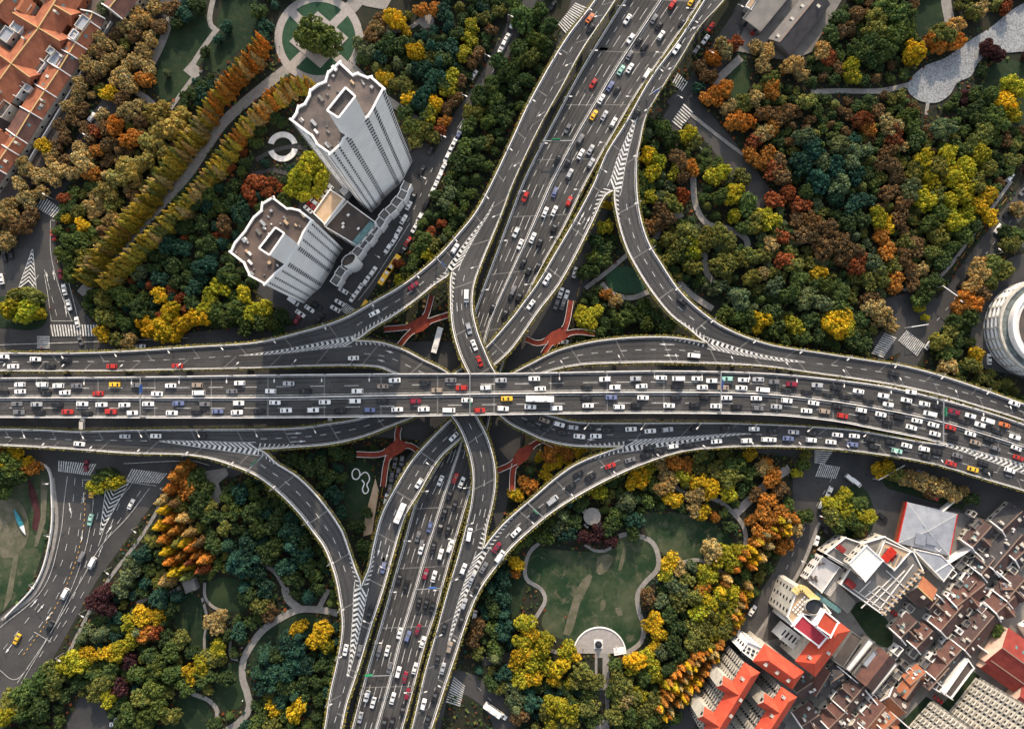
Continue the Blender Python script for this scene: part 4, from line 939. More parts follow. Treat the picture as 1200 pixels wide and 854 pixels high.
b.build('pyramid_roof', M_paleroof, t)
b = MB()
for i in range(4): b.bar(cs[i], ap, .14, .08)
b.build('roof_seam', M_conc, t)
b = MB()
for x0 in (1073, 1086):
    q = [P(x, y, 5) for x, y in ((x0, 624), (x0 + 12, 626.5), (x0 + 10.5, 639), (x0 - 1.5, 636.5))]; b.prism([(v.x, v.y) for v in q], 4.2, 5.6)
b.build('roof_panel', mat('slate_sheet', (.22, .24, .29), .6, .1, .5), t)
u = Vector((0, 0, -1.3))
for i in (1, 3): b = MB(); b.bar(cs[i] + u, cs[(i + 1) % 4] + u, .5, 1.35); b.build('red_fascia', mat('red_trim', (.45, .03, .02), .7, .1, 1), t)
t = block('annex_hall', 'building', 'pale ridged metal roof hall joined below the large grey roof', [(1068,642),(1103,650),(1118,665),(1106,681)], 6, M_conc, M_paleroof, par=.3)
# shopping block
t = block('shopping_block', 'building', 'low grey flat roofed shopping block with ruled roof panels', [(966,648),(990,629),(1010,636),(1036,628),(1070,646),(1081,667),(1034,720),(984,684),(996,665)], 9, M_cream, M_greyroof, floors=2)
b = MB()
for (x0, y0), (x1, y1) in [((1045,676),(1009,712)), ((1060,668),(1022,708)), ((1070,661),(1030,714)), ((1012,700),(1030,686)), ((1030,686),(1048,700)), ((1018,692),(1040,706)), ((1000,690),(1034,714)), ((1038,668),(1062,690)), ((1005,695),(1020,680)), ((970,652),(998,668)), ((978,642),(1000,655))]:
    b.bar(P(x0, y0, 9), P(x1, y1, 9), .35, .5)
b.build('roof_beam', M_conc, t)
b = MB()
for k in range(11):
    x, y = 1032 + k * 4.4, 716 - k * 4.9; b.bar(P(x, y, 9), P(x + 5, y + 3.2, 9), .8, 1.6)
b.build('roof_fin', M_tanroof, t)
for x, y, w_ in ((1042,650,8),(997,684,6),(986,643,5)):
    b = MB(); c = P(x, y, 11); b.box((c.x, c.y, 10.3), (w_ * .42, w_ * .62, 3), R_(50)); b.build('roof_hut', mat('maroon_sheet', (.20, .02, .02), .8, .2, 1), t)
t = block('white_roof_hall', 'building', 'bright white roofed hall standing on the grey shopping block', [(994,660),(1015,638),(1035,656),(1014,681)], 15, M_cream, M_whiteroof, par=.6, floors=2, base=9)
t = block('beige_hall', 'building', 'beige striped rooftop storey right of the white roofed hall', [(1036,633),(1067,646),(1048,668),(1028,652)], 11.5, M_cream, M_tanroof, par=.6, base=9)
b = MB()
for k in range(6): b.bar(P(1034 + k * 4.5, 640 + k * 2.2, 11.5), P(1028 + k * 4.5, 650 + k * 2.9, 11.5), .8, .3)
b.build('roof_stripe', M_greyroof, t)
b = MB(); c = P(1041.5, 650, 12); b.box((c.x, c.y, 12), (3.2, 6.2, 1.2), R_(-45)); b.build('roof_hut', mat('red_sheet', (.42, .02, .01), .8, .2, 1), t)
t = block('grey_roof_hall', 'building', 'pale stained flat roofed building beside the street trees', [(944,678),(963,651),(984,664),(963,694)], 7, M_conc, M_whiteroof if False else mat('stained_roof', (.36, .36, .38), .9, .2, .12, (.58, .57, .57)), par=.6, floors=3)
for k, (x, y) in enumerate(((953,679),(956,676),(951,676),(947,679),(961,661),(957,680),(965,660))):
    b = MB(); c = P(x, y, 7.6); b.box((c.x, c.y, 7.4), (1.2, .7, 1.1), k); b.build('roof_vent', M_rubber if False else M_flatroof, t)
t = block('ribbed_roof', 'building', 'ribbed grey sloping roof beside the stained flat roof', [(964,694),(985,664),(993,670),(970,699)], 5, M_conc2, T_greyt, par=0)
b = MB()
for k in range(6): b.bar(P(966 + k * 1.2, 694.5 + k * .8, 5), P(985.5 + k * 1.3, 665 + k * .9, 5), .2, .25)
b.build('roof_rib', M_conc, t)
block('grey_courtyard_roof', 'building', 'plain grey trapezoid roof facing the small green yard', [(969,699),(983,684),(1003,705),(994,719)], 5, M_conc2, M_greyroof, par=0)
t = thing('glass_canopy', 'canopy', tuple(P(970,706,0)), 'row of pale glass canopy panels along the lane'); b = MB()
for k in range(7):
    c = P(957 + k * 4.2, 697 + k * 2.9, 5); b.box((c.x, c.y, 5 + .02 * (k % 2)), (1.9, 2.2, .15), R_(-35))
b.build('panel', M_glass2, t); b = MB(); b.bar(P(955, 696, 4.5), P(985, 716.5, 4.5), .3, .3); b.build('beam', M_conc, t)
for pts, z, rf, lb in (([(975,773),(988,782),(1011,748),(998,739)], 7, M_flatroof, 'dark flat warehouse roof next to the red roofed block'), ([(990,783),(996,787),(1025,752),(1018,747)], 7, M_conc, 'narrow pale grey warehouse strip right of the dark roof'),
   ([(1010,777),(1019,785),(1031,769),(1024,760)], 8, M_paleroof, 'light grey speckled warehouse roof'), ([(999,790),(1008,799),(1018,784),(1009,777)], 7.5, M_flatroof, 'small black square warehouse roof'), ([(1020,812),(1023,814),(1053,778),(1049,775)], 7, M_whiteroof, 'long thin pale roof strip by the warehouses')):
    block('warehouse', 'warehouse', lb, pts, z, M_conc2, rf, par=.3, group='warehouses between the lanes')
house((1015,803),(1042,768), 4.2, 7.5, 9.5, T_brown2, M_conc2, 'maroon gabled warehouse between the black and pale strips', 'warehouse', 'warehouse', 'warehouses between the lanes', tile2=T_brown)
block('flat_store', 'building', 'narrow black roofed store with white parapet by the lane', [(1106,812),(1114,818),(1141,782),(1134,772)], 8, M_white, M_flatroof, par=.9)

# red roofed U shaped block with yellow gallery and drum
t = block('gallery_block', 'building', 'white and yellow block with an oval drum and crimson roof at lower right', [(934,688),(940,687),(950,695),(966,708),(973,717),(968,724),(941,719),(930,733),(922,722)], 24, M_cream, M_tanroof, floors=6)
b = MB(); w_ = [P(x, y, 24.3) for x, y in cr_([(930,694),(935,689),(941,689),(950,697),(958,703)], n=10)]
for i in range(9): b.bar(w_[i], w_[i + 1], 2.6, 1.3)
b.build('yellow_cornice', M_yellowwall, t)
b = MB()
for k in range(6):
    for j in range(3):
        b.bar(P(930 + k * 2.6 + j * 3, 713 - k * 3 + j * 2.6, 24.05), P(928.4 + k * 2.6 + j * 3, 715 - k * 3 + j * 2.6, 24.05), .5, .6)
b.build('roof_grille', M_white, t)
c = P(955, 711, 27); b = MB(); b.prism([(c.x + 3.7 * math.cos(a), c.y + 3.1 * math.sin(a)) for a in np.linspace(0, math.tau, 28, endpoint=False)], 24, 27, False)
b.build('drum_wall', M_cream, t); b = MB(); b.prism([(c.x + 3.1 * math.cos(a), c.y + 2.6 * math.sin(a)) for a in np.linspace(0, math.tau, 28, endpoint=False)], 24.1, 26.2); b.build('drum_glass', M_glass, t)
for pts, z, m_, lb in (([(928,734),(940,719),(970,746),(960,758)], 26, T_crimson, 'flat crimson roofed wing with white edging'), ([(955,733),(966,714),(983,728),(974,746)], 30, T_red, 'raised orange roofed stair block with white edging')):
    block('roof_block', 'building', lb, pts, z, M_white, m_, par=.5, group='red roofed block', parw=.6)
house((988,733),(948,786), 4.7, 22, 25.5, T_red, M_cream, 'long vermilion hipped roof wing of the courtyard block', 'apartment_wing', 'apartment block', 'red roofed apartment blocks', dorm=3, hip=True)
house((893,768),(938,800), 3.9, 22, 25.4, T_red, M_cream, 'vermilion hipped wing closing the asphalt courtyard', 'apartment_wing', 'apartment block', 'red roofed apartment blocks', dorm=3, hip=True)
t = block('courtyard_wing', 'building', 'white slatted low wing inside the asphalt courtyard', [(914,748),(929,760),(940,747),(925,735)], 12, M_white, M_whiteroof, par=.5)
b = MB()
for k in range(6):
    b.bar(P(916 + k * 4, 747 + k * 2.9 - 3, 12.1), P(921 + k * 4, 741 + k * 2.9 - 3, 12.1), .7, .05)
b.build('roof_slot', M_glass, t)
def facade(t, a, c, out, z0, z1, cols, floors, balc=None, frac=(0, 1)):
    """window grid on one wall from a to c (2D): the 96 nearest the roof are parts, the rest one mass"""
    e = (c - a); L = e.length; e = e / L; rest = MB(); m = 0; pw = []
    for f in reversed(range(floors)):
        for j in range(cols):
            u = frac[0] + (frac[1] - frac[0]) * (j + .5) / cols; p = a + e * L * u + out * .04; pw.append((p, z0 + (z1 - z0) * (f + .3) / floors, j, f))
    fh = (z1 - z0) / floors
    for m, (p, z, j, f) in enumerate(pw):
        b = MB() if m < 90 else rest; hbox(b, (p.x, p.y), e, min(1.7, L * (frac[1] - frac[0]) / cols * .55), .16, z, z + fh * .48)
        if m < 90: b.build('window', M_glass, t)
    if rest.v: struct(rest.build('window_rows', M_glass, t), 'stuff')
    if balc:
        rest = MB(); m = 0
        for (p, z, j, f) in pw:
            if (j + (0 if balc == 1 else 0)) % 2: continue
            b = MB() if m < 60 else rest; hbox(b, (p.x + out.x * .6, p.y + out.y * .6), e, 2.6, 1.2, z - .6, z - .45); hbox(b, (p.x + out.x * 1.15, p.y + out.y * 1.15), e, 2.6, .1, z - .45, z + .45)
            if m < 60: b.build('balcony', M_cream, t)
            m += 1
        if rest.v: struct(rest.build('balcony_rows', M_cream, t), 'stuff')
def slab(label, p0, p1, hw, ze, zr, wing, cols, floors):
    t = house(p0, p1, hw, ze, zr, T_red, M_cream, label, 'apartment_slab', 'apartment block', 'red roofed apartment blocks', dorm=4, hip=True, wins=False, wings=wing)
    a, c = P(*p0, zr), P(*p1, zr); ax = (c - a).normalized(); n = Vector((-ax.y, ax.x, 0)); s = -1
    if (n.x * a.x + n.y * a.y) > 0: n = -n
    A2, C2 = (a + n * hw).xy, (c + n * hw).xy
    facade(t, A2, C2, n.xy, 1, ze, cols, floors, 1)
    e0, e1 = (a + n * hw).xy, (a - n * hw).xy; facade(t, e0, e1, -ax.xy, 1, ze, 3, floors)
    return t
slab('cream apartment slab with a bright vermilion roof along the tree lined street', (884,786),(834,868), 3.3, 24, 27.4, ((.35,-1,8,2.4),(.8,-1,8,2.4)), 18, 8)
slab('second vermilion roofed apartment slab behind the first one', (928,815),(884,884), 3.3, 24, 27.4, ((.3,-1,8,2.4),), 14, 8)
t = block('white_wing', 'building', 'white tiled front wing at the street end of the red roofed block', [(868,762),(876,750),(897,760),(887,777)], 20, M_white, M_whiteroof, par=.7, floors=6)
b = MB()
for i in range(4):
    for j in range(3):
        c = P(873 + i * 5 - j * 1.5, 757 + i * 2.6 + j * 4.5, 20); b.box((c.x, c.y, 20.05), (1.1, .9, .4), R_(-30))
b.build('roof_light', M_glass, t)
# two tall cream apartment towers cut by the bottom right corner: only their near fronts show
def tower(label, base, z, cols, floors):
    w_ = [P(x, y, 0) for x, y in base]; c = sum(w_, Vector()) / len(w_); t = thing('apartment_tower', 'apartment block', (c.x, c.y, 0), label, 'tall cream apartment towers')
    q = [(v.x, v.y) for v in w_]; occupy(q); b = MB(); b.prism(q, 0, z); b.build('wall', M_cream, t)
    ar = sum(q[i][0] * q[(i + 1) % 4][1] - q[(i + 1) % 4][0] * q[i][1] for i in range(4)); 
    for i in (0, 3):
        a, d = Vector(q[i]), Vector(q[(i + 1) % 4]); e = (d - a).normalized(); out = Vector((e.y, -e.x)) * (1 if ar > 0 else -1)
        facade(t, a, d, out, 2, z - 1, cols if i == 3 else max(4, cols // 2), floors, 1)
    b = MB(); b.prism([(x, y) for x, y in q], z + .01, z + .8); b.build('parapet', M_white, t)
tower('tall cream apartment tower rising past the lower right corner', [(1142,794),(1166,812),(1138,850),(1112,832)], 66, 9, 20)
tower('sunlit cream apartment tower at the bottom edge left of the other', [(1089,822),(1111,838),(1083,872),(1060,855)], 55, 9, 17)
sheet('hedge_bed', [(1085,815),(1092,820),(1055,862),(1045,856)], M_grass); sheet('hedge_bed', [(1140,786),(1148,792),(1108,836),(1100,828)], M_grass)

# ------------------------------------------------------------------ twin white towers and their podium
def zig(pts, z): return [P(x, y, z) for x, y in pts]
T1 = [(398,73),(414,88),(419,86),(431,91),(435,90),(451,104),(437,131),(433,137),(404,164),(401,170),(388,182),(372,171),(366,161),(341,142),(347,133),(349,126),(357,122),(362,113),(363,107),(372,100),(381,96),(384,86),(391,80)]
T2 = [(320,231),(337,244),(342,244),(351,246),(367,258),(357,273),(351,287),(335,312),(324,321),(311.5,334),(293,324),(288,314),(286,309),(270,296.5),(275,285),(287,271),(297,255),(306,247),(307,239)]
def wtower(label, pts, z, pent, pz, cols):
    t = block('white_tower', 'tower block', label, pts, z, M_white, M_flatroof, par=1.1, group='twin white residential towers', parw=.7)
    w_ = [P(x, y, z) for x, y in pts]; n = len(w_); ar = sum(w_[i].x * w_[(i + 1) % n].y - w_[(i + 1) % n].x * w_[i].y for i in range(n)); cnt = 0; rest = MB(); bal = MB()
    edges = []
    for i in range(n):
        a, d = w_[i].xy, w_[(i + 1) % n].xy; e = d - a; L = e.length; e = e / L; out = Vector((e.y, -e.x)) * (1 if ar > 0 else -1); edges.append((-(out.normalized() @ ((a + d) / 2).normalized()) if False else -(out.dot((a + d) / 2)), a, e, L, out))
    edges.sort(key=lambda v: -v[0]); fl = int(z / 3)
    for rank, (vis, a, e, L, out) in enumerate(edges):
        if L < 3: continue
        us_ = (.08, .16, .84, .92) if L > 8 else ((.25, .75) if L > 5 else (.5,))
        for u in us_:
            strip = MB(); p = a + e * L * u + out * .02      # recessed dark band that holds a column of windows
            for f in range(fl):
                b = MB() if cnt < 96 else rest; hbox(b, (p.x + out.x * .05, p.y + out.y * .05), e, .7, .16, 3 * f + 2.1, 3 * f + 3.2)
                if cnt < 96: b.build('window', M_glass, t)
                cnt += 1
            hbox(bal, (p.x, p.y), e, 1.0, .10, 2, fl * 3)
        if L > 8:
            for f in range(0, fl, 3 if L < 18 else 5):
                b = rest; q = a + e * L * (.5 if L < 18 else .42); hbox(b, (q.x + out.x * .02, q.y + out.y * .02), e, .8, .08, 3 * f + 2, 3 * f + 3) if rank > 5 else None
    bal.build('window_bay', mat('window_bay', (.55, .55, .55), .8, .1, 1), t)
    if rest.v: struct(rest.build('window_rows', M_glass, t), 'stuff')
    b = MB()                                            # faint floor joints
    for f in range(1, fl):
        for (vis, a, e, L, out) in edges[:7]: b.bar((*(a + out * .01), 3 * f + 1.2), (*(a + e * L + out * .01), 3 * f + 1.2), .08, .12)
    b.build('floor_joint', mat('joint', (.64, .63, .62), .9, 0), t)
    pq = [P(x, y, pz) for x, y in pent]; q = [(v.x, v.y) for v in pq]; b = MB(); b.prism(q, z - .05, pz - .06, False); ph = b.build('penthouse', M_white, t)
    b = MB(); b.face([(x, y, pz - 1.0) for x, y in q]); b.build('penthouse_roof', M_flatroof, ph); b = MB()
    for i in range(4): b.bar((*q[i], pz - .1), (*q[(i + 1) % 4], pz - .1), .6, .5 + .003 * i)
    b.build('penthouse_rim', M_white, ph)
    # low lift rooms, tanks and ducts scattered on the roof
    cx, cy = sum(v.x for v in w_) / n, sum(v.y for v in w_) / n; wp = [(v.x, v.y) for v in w_]
    k = 0
    while k < 30:
        x, y = cx + random.uniform(-18, 18), cy + random.uniform(-18, 18)
        if not inpoly(x, y, wp) or inpoly(x, y, q): continue
        s = random.uniform(.35, 1.1); b = MB(); b.box((x, y, z + s * .4), (s * random.uniform(1, 2.6), s, s * .8 + .3), R_(-48)); b.build(random.choice(('roof_tank', 'vent_box', 'duct')), random.choice((M_conc2, M_tanroof, M_skin, M_greyroof, M_conc)), t); k += 1
    return t
roofrust = mat('stained_bitumen', (.050, .050, .053), .95, .3, .10, (.19, .15, .13), detail=10)
M_flatroof_save = M_flatroof; M_flatroof = roofrust
wtower('taller white residential tower with a bare brown stained roof at upper left', T1, 87, [(405,103),(416.6,113.4),(397,138.5),(383.4,129.8)], 108, 3)
M_flatroof = mat('black_stained_bitumen', (.035, .034, .036), .95, .3, .10, (.13, .095, .080), detail=9)
wtower('shorter white residential tower with a blackish stepped roof at upper left', T2, 59, [(323,266.6),(333.5,273.6),(316,299),(303.7,291)], 79, 3)
M_flatroof = M_flatroof_save
t = block('podium', 'building', 'low dark roofed podium between the twin white towers', [(381,266),(407,236),(441,261),(418,288)], 14, M_white, M_flatroof, par=.8, floors=3)
b = MB(); b.bar(P(416, 286, 14.1), P(437, 261.5, 14.1), 2.4, 1.4); b.build('rooflight', M_glass2, t)
for x, y in ((402,262),(402,266),(408,252),(420,268)):
    c = P(x, y, 14.6); b = MB(); b.box((c.x, c.y, 14.5), (1.2, .8, 1.0), .7); b.build('vent_box', M_white, t)
block('tan_roof_room', 'building', 'small tan floored roof room with white rim between the towers', [(367,250),(387,222),(404,233),(381,263.5)], 17, M_white, M_tanroof, par=.9)
block('white_hut', 'building', 'little white service hut by the parking row', [(398,224),(403,218),(409,223),(404,229)], 8, M_white, M_whiteroof, par=.3)
t = thing('street_arcade', 'building', tuple(P(436, 270, 0)), 'stepped white arcade building edging the street below the towers'); wv = MB(); rf = MB()
pts = cr_([(478,214),(466,236),(452,250),(436,272),(420,292),(404,312),(390,332)], n=15)
for i in range(14):
    a, c = P(*pts[i], 9 + .4 * (i % 2)), P(*pts[i + 1], 9 + .4 * (i % 2)); d = (c - a).normalized(); n = Vector((-d.y, d.x, 0)) * 1.7
    o = n * (.25 if i % 2 else 0); q = [(v.x, v.y) for v in (a + n + o, c + n + o, c - n + o, a - n + o)]; wv.prism(q, 0, a.z, False); rf.prism([(v.x, v.y) for v in (a + n * .7 + o, c + n * .7 + o, c - n * .7 + o, a - n * .7 + o)], a.z - .3, a.z); 
    wv.bar((*q[0], a.z), (*q[1], a.z), .35, .7); wv.bar((*q[2], a.z), (*q[3], a.z), .35, .7); wv.bar((*q[1], a.z), (*q[2], a.z), .35, .72)
wv.build('wall', M_white, t); rf.build('roof', M_greyroof, t)
c = P(408, 304, 20); t = thing('oval_stair_tower', 'building', (c.x, c.y, 0), 'white oval stair drum at the foot of the shorter tower')
b = MB(); b.prism([(c.x + 3.2 * math.cos(a) * .8 - 2 * math.sin(a) * .6, c.y + 3.2 * math.cos(a) * .6 + 2 * math.sin(a) * .8) for a in np.linspace(0, math.tau, 24, endpoint=False)], 0, 20, False); b.build('wall', M_white, t)
b = MB(); b.prism([(c.x + 2.6 * math.cos(a) * .8 - 1.5 * math.sin(a) * .6, c.y + 2.6 * math.cos(a) * .6 + 1.5 * math.sin(a) * .8) for a in np.linspace(0, math.tau, 24, endpoint=False)], 0, 18.5); b.build('roof', M_flatroof, t)

# ------------------------------------------------------------------ curved building at the right edge, halls at the top right
c = P(1207, 386, 0); t = thing('curved_building', 'building', (c.x, c.y, 0), 'round stepped white and glass building at the right edge')
def ring(r0, r1, z0, z1, m_, nm, n=72, par=t):
    b = MB(); o = []; q = []
    for k in range(n + 1):
        a = math.tau * k / n; o.append((c.x + r1 * math.cos(a), c.y + r1 * math.sin(a))); q.append((c.x + r0 * math.cos(a), c.y + r0 * math.sin(a)))
    for k in range(n):
        b.face([(*o[k], z0), (*o[k + 1], z0), (*o[k + 1], z1), (*o[k], z1)]); b.face([(*o[k], z1), (*o[k + 1], z1), (*q[k + 1], z1), (*q[k], z1)]); b.face([(*q[k], z0), (*q[k + 1], z0), (*q[k + 1], z1), (*q[k], z1)])
    return b.build(nm, m_, par)
ring(0, 20.2, 0, 12, mat('smoky_glass', (.16,.19,.19), .3, .4, .6), 'glass_drum')
ring(19.9, 20.9, 11.5, 13, M_cream, 'cornice'); [ring(19.9, 20.9, z_, z_ + .9, M_white, 'balcony_band') for z_ in (3.0, 6.0, 9.0)]; ring(19.9, 20.7, 0, .6, M_white, 'plinth')
for k in range(28):
    a = math.tau * k / 28; b = MB(); b.box((c.x + 20.4 * math.cos(a), c.y + 20.4 * math.sin(a), 6), (1.0, .7, 12), a); b.build('fin', M_cream, t)
ring(0, 17.5, 13.01, 16, M_conc, 'inner_roof'); ring(16.6, 17.8, 16.01, 17.2, M_white, 'inner_rim'); ring(0, 14.5, 16.01, 16.4, M_flatroof, 'roof_well')
for k in range(7):
    w_ = 15.5 - k * 1.1; b = MB(); hbox(b, (c.x + 5 + k * 1.2, c.y + 7 - k * .6), Vector((.82, -.57)), 18 - k, 14 - k * 1.4, 16.42, 19 + k * 2.2); o = b.build('terrace_step', M_white, t)
    for j in range(6):
        b = MB(); q = Vector((c.x + 5 + k * 1.2, c.y + 7 - k * .6)) + Vector((.82, -.57)) * (j - 2.5) * 2.7 + Vector((-.57, -.82)) * ((14 - k * 1.4) / 2 + .03); hbox(b, q, Vector((.82, -.57)), 1.4, .1, 17.2 + k * 2.2, 18.4 + k * 2.2); b.build('window', MATS['brick_wall'] if 'brick_wall' in MATS else M_glass, o)
occupy([(c.x + 22 * math.cos(a), c.y + 22 * math.sin(a)) for a in np.linspace(0, math.tau, 30)])
house((914,49),(962,-10), 4.4, 4.5, 8, T_greyt, M_conc2, 'long grey gabled hall with one sunlit tan slope at the top edge', 'long_hall', 'hall', hw2=6.4, dorm=4, cap=M_cap2, tile2=T_dark)  # one grey roof: far slope's shade is put into its darker tile2 colour
block('flat_hall', 'building', 'grey flat roofed building with rooftop plant at the top edge', [(891,38),(870,22),(905,-25),(932,-12)], 5, M_conc2, M_greyroof, par=.6, floors=3)
block('tan_kiosk', 'building', 'small tan and white kiosk roof at the top edge by the street', [(873,8),(880,12),(888,0),(881,-4)], 5, M_cream, M_tanroof, par=.4)
# ------------------------------------------------------------------ park buildings and garden structures
def pavilion(label, p, r, z, m_, n=24, name='pavilion'):
    c = P(*p, z); t = thing(name, 'pavilion', (c.x, c.y, 0), label); b = MB(); ap = (c.x, c.y, z + r * .12)
    q = [(c.x + r * math.cos(math.tau * k / n), c.y + r * math.sin(math.tau * k / n), z) for k in range(n)]
    for k in range(n): b.face([q[k], q[(k + 1) % n], ap]); b.face([q[k], q[(k + 1) % n], (q[(k + 1) % n][0], q[(k + 1) % n][1], z - .3), (q[k][0], q[k][1], z - .3)])
    b.build('roof', m_, t)
    for k in range(6):
        a = math.tau * k / 6; b = MB(); b.tube((c.x + r * .8 * math.cos(a), c.y + r * .8 * math.sin(a), 0), (c.x + r * .8 * math.cos(a), c.y + r * .8 * math.sin(a), z), .15, .15); b.build('post', M_conc, t)
    occupy([(v[0], v[1]) for v in q]); return t
pavilion('round grey pavilion roof in the trees below the lower right ramp', (694,605), 3.7, 4, M_path)
for k, (x, y) in enumerate(((685,599),(701,598),(687,616),(703,614))):
    c = P(x, y, .5); t = thing('park_bench', 'bench', (c.x, c.y, 0), None, 'benches round the pavilion', f'pale stone bench|beside the round grey pavilion')
    b = MB(); b.box((c.x, c.y, .45), (2.2, .9, .15), R_(45 if k in (0, 3) else -45)); b.build('seat', M_white, t)
    for s in (-1, 1):
        b = MB(); a = R_(45 if k in (0, 3) else -45); b.box((c.x + s * .8 * math.cos(a), c.y + s * .8 * math.sin(a), .19), (.25, .7, .37), a); b.build('leg', M_conc, t)
block('garden_shelter', 'building', 'small grey roofed shelter beside the orange conifers at lower left', [(213,682),(227,677),(231,690),(218,695)], 4, M_conc2, M_greyroof, par=.2)
t = thing('ring_monument', 'monument', tuple(P(331.7, 172.6, 0)), 'broken pale stone ring left of the taller white tower')
for nm, a0, a1 in (('ring_segment', 200, 350), ('ring_segment', 15, 165)):
    b = MB(); c = P(331.7, 172.6, 0)
    for k in range(20):
        x0, x1 = R_(a0 + (a1 - a0) * k / 20), R_(a0 + (a1 - a0) * (k + 1) / 20)
        b.prism([(c.x + r * math.cos(x), c.y + r * math.sin(x)) for r, x in ((4.2, x0), (6.6, x0), (6.6, x1), (4.2, x1))], 0, .8)
    b.build(nm, M_conc, t)
occupy([(c.x + 7.5 * math.cos(a), c.y + 7.5 * math.sin(a)) for a in np.linspace(0, math.tau, 20)])
t = thing('arc_terrace', 'terrace wall', tuple(P(702.5, 763, 0)), 'low white curved wall round the half circle plaza'); b = MB()
pp = [P(x, y, 0) for x, y in circ(702.5, 765, 30.5, 30, math.pi, math.tau)]
for i in range(30): b.bar(pp[i], pp[i + 1], .5, .7)
b.build('wall', M_white, t); b = MB(); b.bar(P(719, 762, 0), P(733, 760, 0), 2.2, .6); b.bar(P(719.5, 766, 0), P(733, 764, 0), 1.0, .5); b.build('step', M_white, t)
c = P(701, 754, 0); t = thing('plaza_sculpture', 'sculpture', (c.x, c.y, 0), 'dark round sculpture in a square base on the half circle plaza')
b = MB(); b.box((c.x, c.y, .3), (3.6, 3.8, .6)); b.build('plinth', M_white, t); b = MB(); b.prism([(c.x + 1.5 * math.cos(a), c.y + 1.5 * math.sin(a)) for a in np.linspace(0, math.tau, 16, endpoint=False)], .6, 1.6); b.tube((c.x, c.y, 1.6), (c.x, c.y, 3), 1.0, .5, 10); b.build('body', M_glass, t)
# pale free form rim in the central garden
t = thing('rock_pool_rim', 'garden edging', tuple(P(424, 560, 0)), 'white winding rock rim on the lawn left of the centre'); b = MB()
for ln in ([(416,549),(413,553),(414,560),(419,561),(422,556),(420,550),(416,549)], [(422,557),(428,553),(432,556),(433,562),(430,568),(432,574),(428,578),(425,573),(427,566),(424,562)]):
    q = [P(x, y, 0) for x, y in cr_(ln, 1.5)]
    for i in range(len(q) - 1): b.bar(q[i], q[i + 1], .45, .4 + .2 * random.random())
b.build('rocks', M_white, t)
# slender boat shaped sculpture on the left lawn
c = P(24.5, 611, 0); t = thing('lawn_sculpture', 'sculpture', (c.x, c.y, 0), 'slender teal and white boat shaped sculpture lying on the pale lawn')
for nm, u0, u1, m_ in (('hull', -6, 2, mat('teal_paint', (.03, .20, .25), .4, .2, 1)), ('bow', 2, 6, M_white)):
    b = MB(); pr = None; ax = Vector((.42, -.91, 0)); n = Vector((.91, .42, 0))
    for k in range(9):
        u = u0 + (u1 - u0) * k / 8; r = 1.1 * max(.05, 1 - (u / 6.2) ** 2); q = [Vector((c.x, c.y, .9)) + ax * u + n * r * math.cos(a) + Vector((0, 0, r * .8 * math.sin(a))) for a in np.linspace(0, math.tau, 9)[:-1]]
        if pr:
            for j in range(8): b.face([pr[j], pr[(j + 1) % 8], q[(j + 1) % 8], q[j]])
        pr = q
    b.build(nm, m_, t)
# walls along the left lawn
b = MB(); pp = [P(x, y, 0) for x, y in cr_([(35,538),(57,548),(62,575),(61,625),(45,680),(8,722)], 5)]
for i in range(len(pp) - 1): b.bar(pp[i], pp[i + 1], .5, 1.6)
tag(b.build('park_wall', M_conc), 'wall', 'pale low wall curving between the left lawn and the big street')
# ------------------------------------------------------------------ trees
def quads_mesh(name, C, U, Vv, m, tint=None):
    """one quad per leaf clump: centres C, half axes U and Vv (numpy n x 3)"""
    n = len(C); v = np.empty((n, 4, 3)); v[:, 0] = C - U - Vv; v[:, 1] = C + U - Vv * .6; v[:, 2] = C + U * .7 + Vv; v[:, 3] = C - U * .8 + Vv * .8
    me = bpy.data.meshes.new(name); me.vertices.add(4 * n); me.vertices.foreach_set('co', v.reshape(-1).astype(np.float32))
    me.loops.add(4 * n); me.loops.foreach_set('vertex_index', np.arange(4 * n, dtype=np.int32)); me.polygons.add(n)
    me.polygons.foreach_set('loop_start', np.arange(0, 4 * n, 4, dtype=np.int32)); 
    if tint is not None:
        a = me.attributes.new('tint', 'FLOAT_COLOR', 'FACE'); a.data.foreach_set('color', np.hstack([tint, np.ones((n, 1))]).reshape(-1).astype(np.float32))
    me.materials.append(m); me.update(calc_edges=True); return me
def unit(a): return a / (np.linalg.norm(a, axis=1)[:, None] + 1e-9)
def frame(N, r):
    t = unit(np.cross(N, r.normal(size=N.shape))); return t, np.cross(N, t)
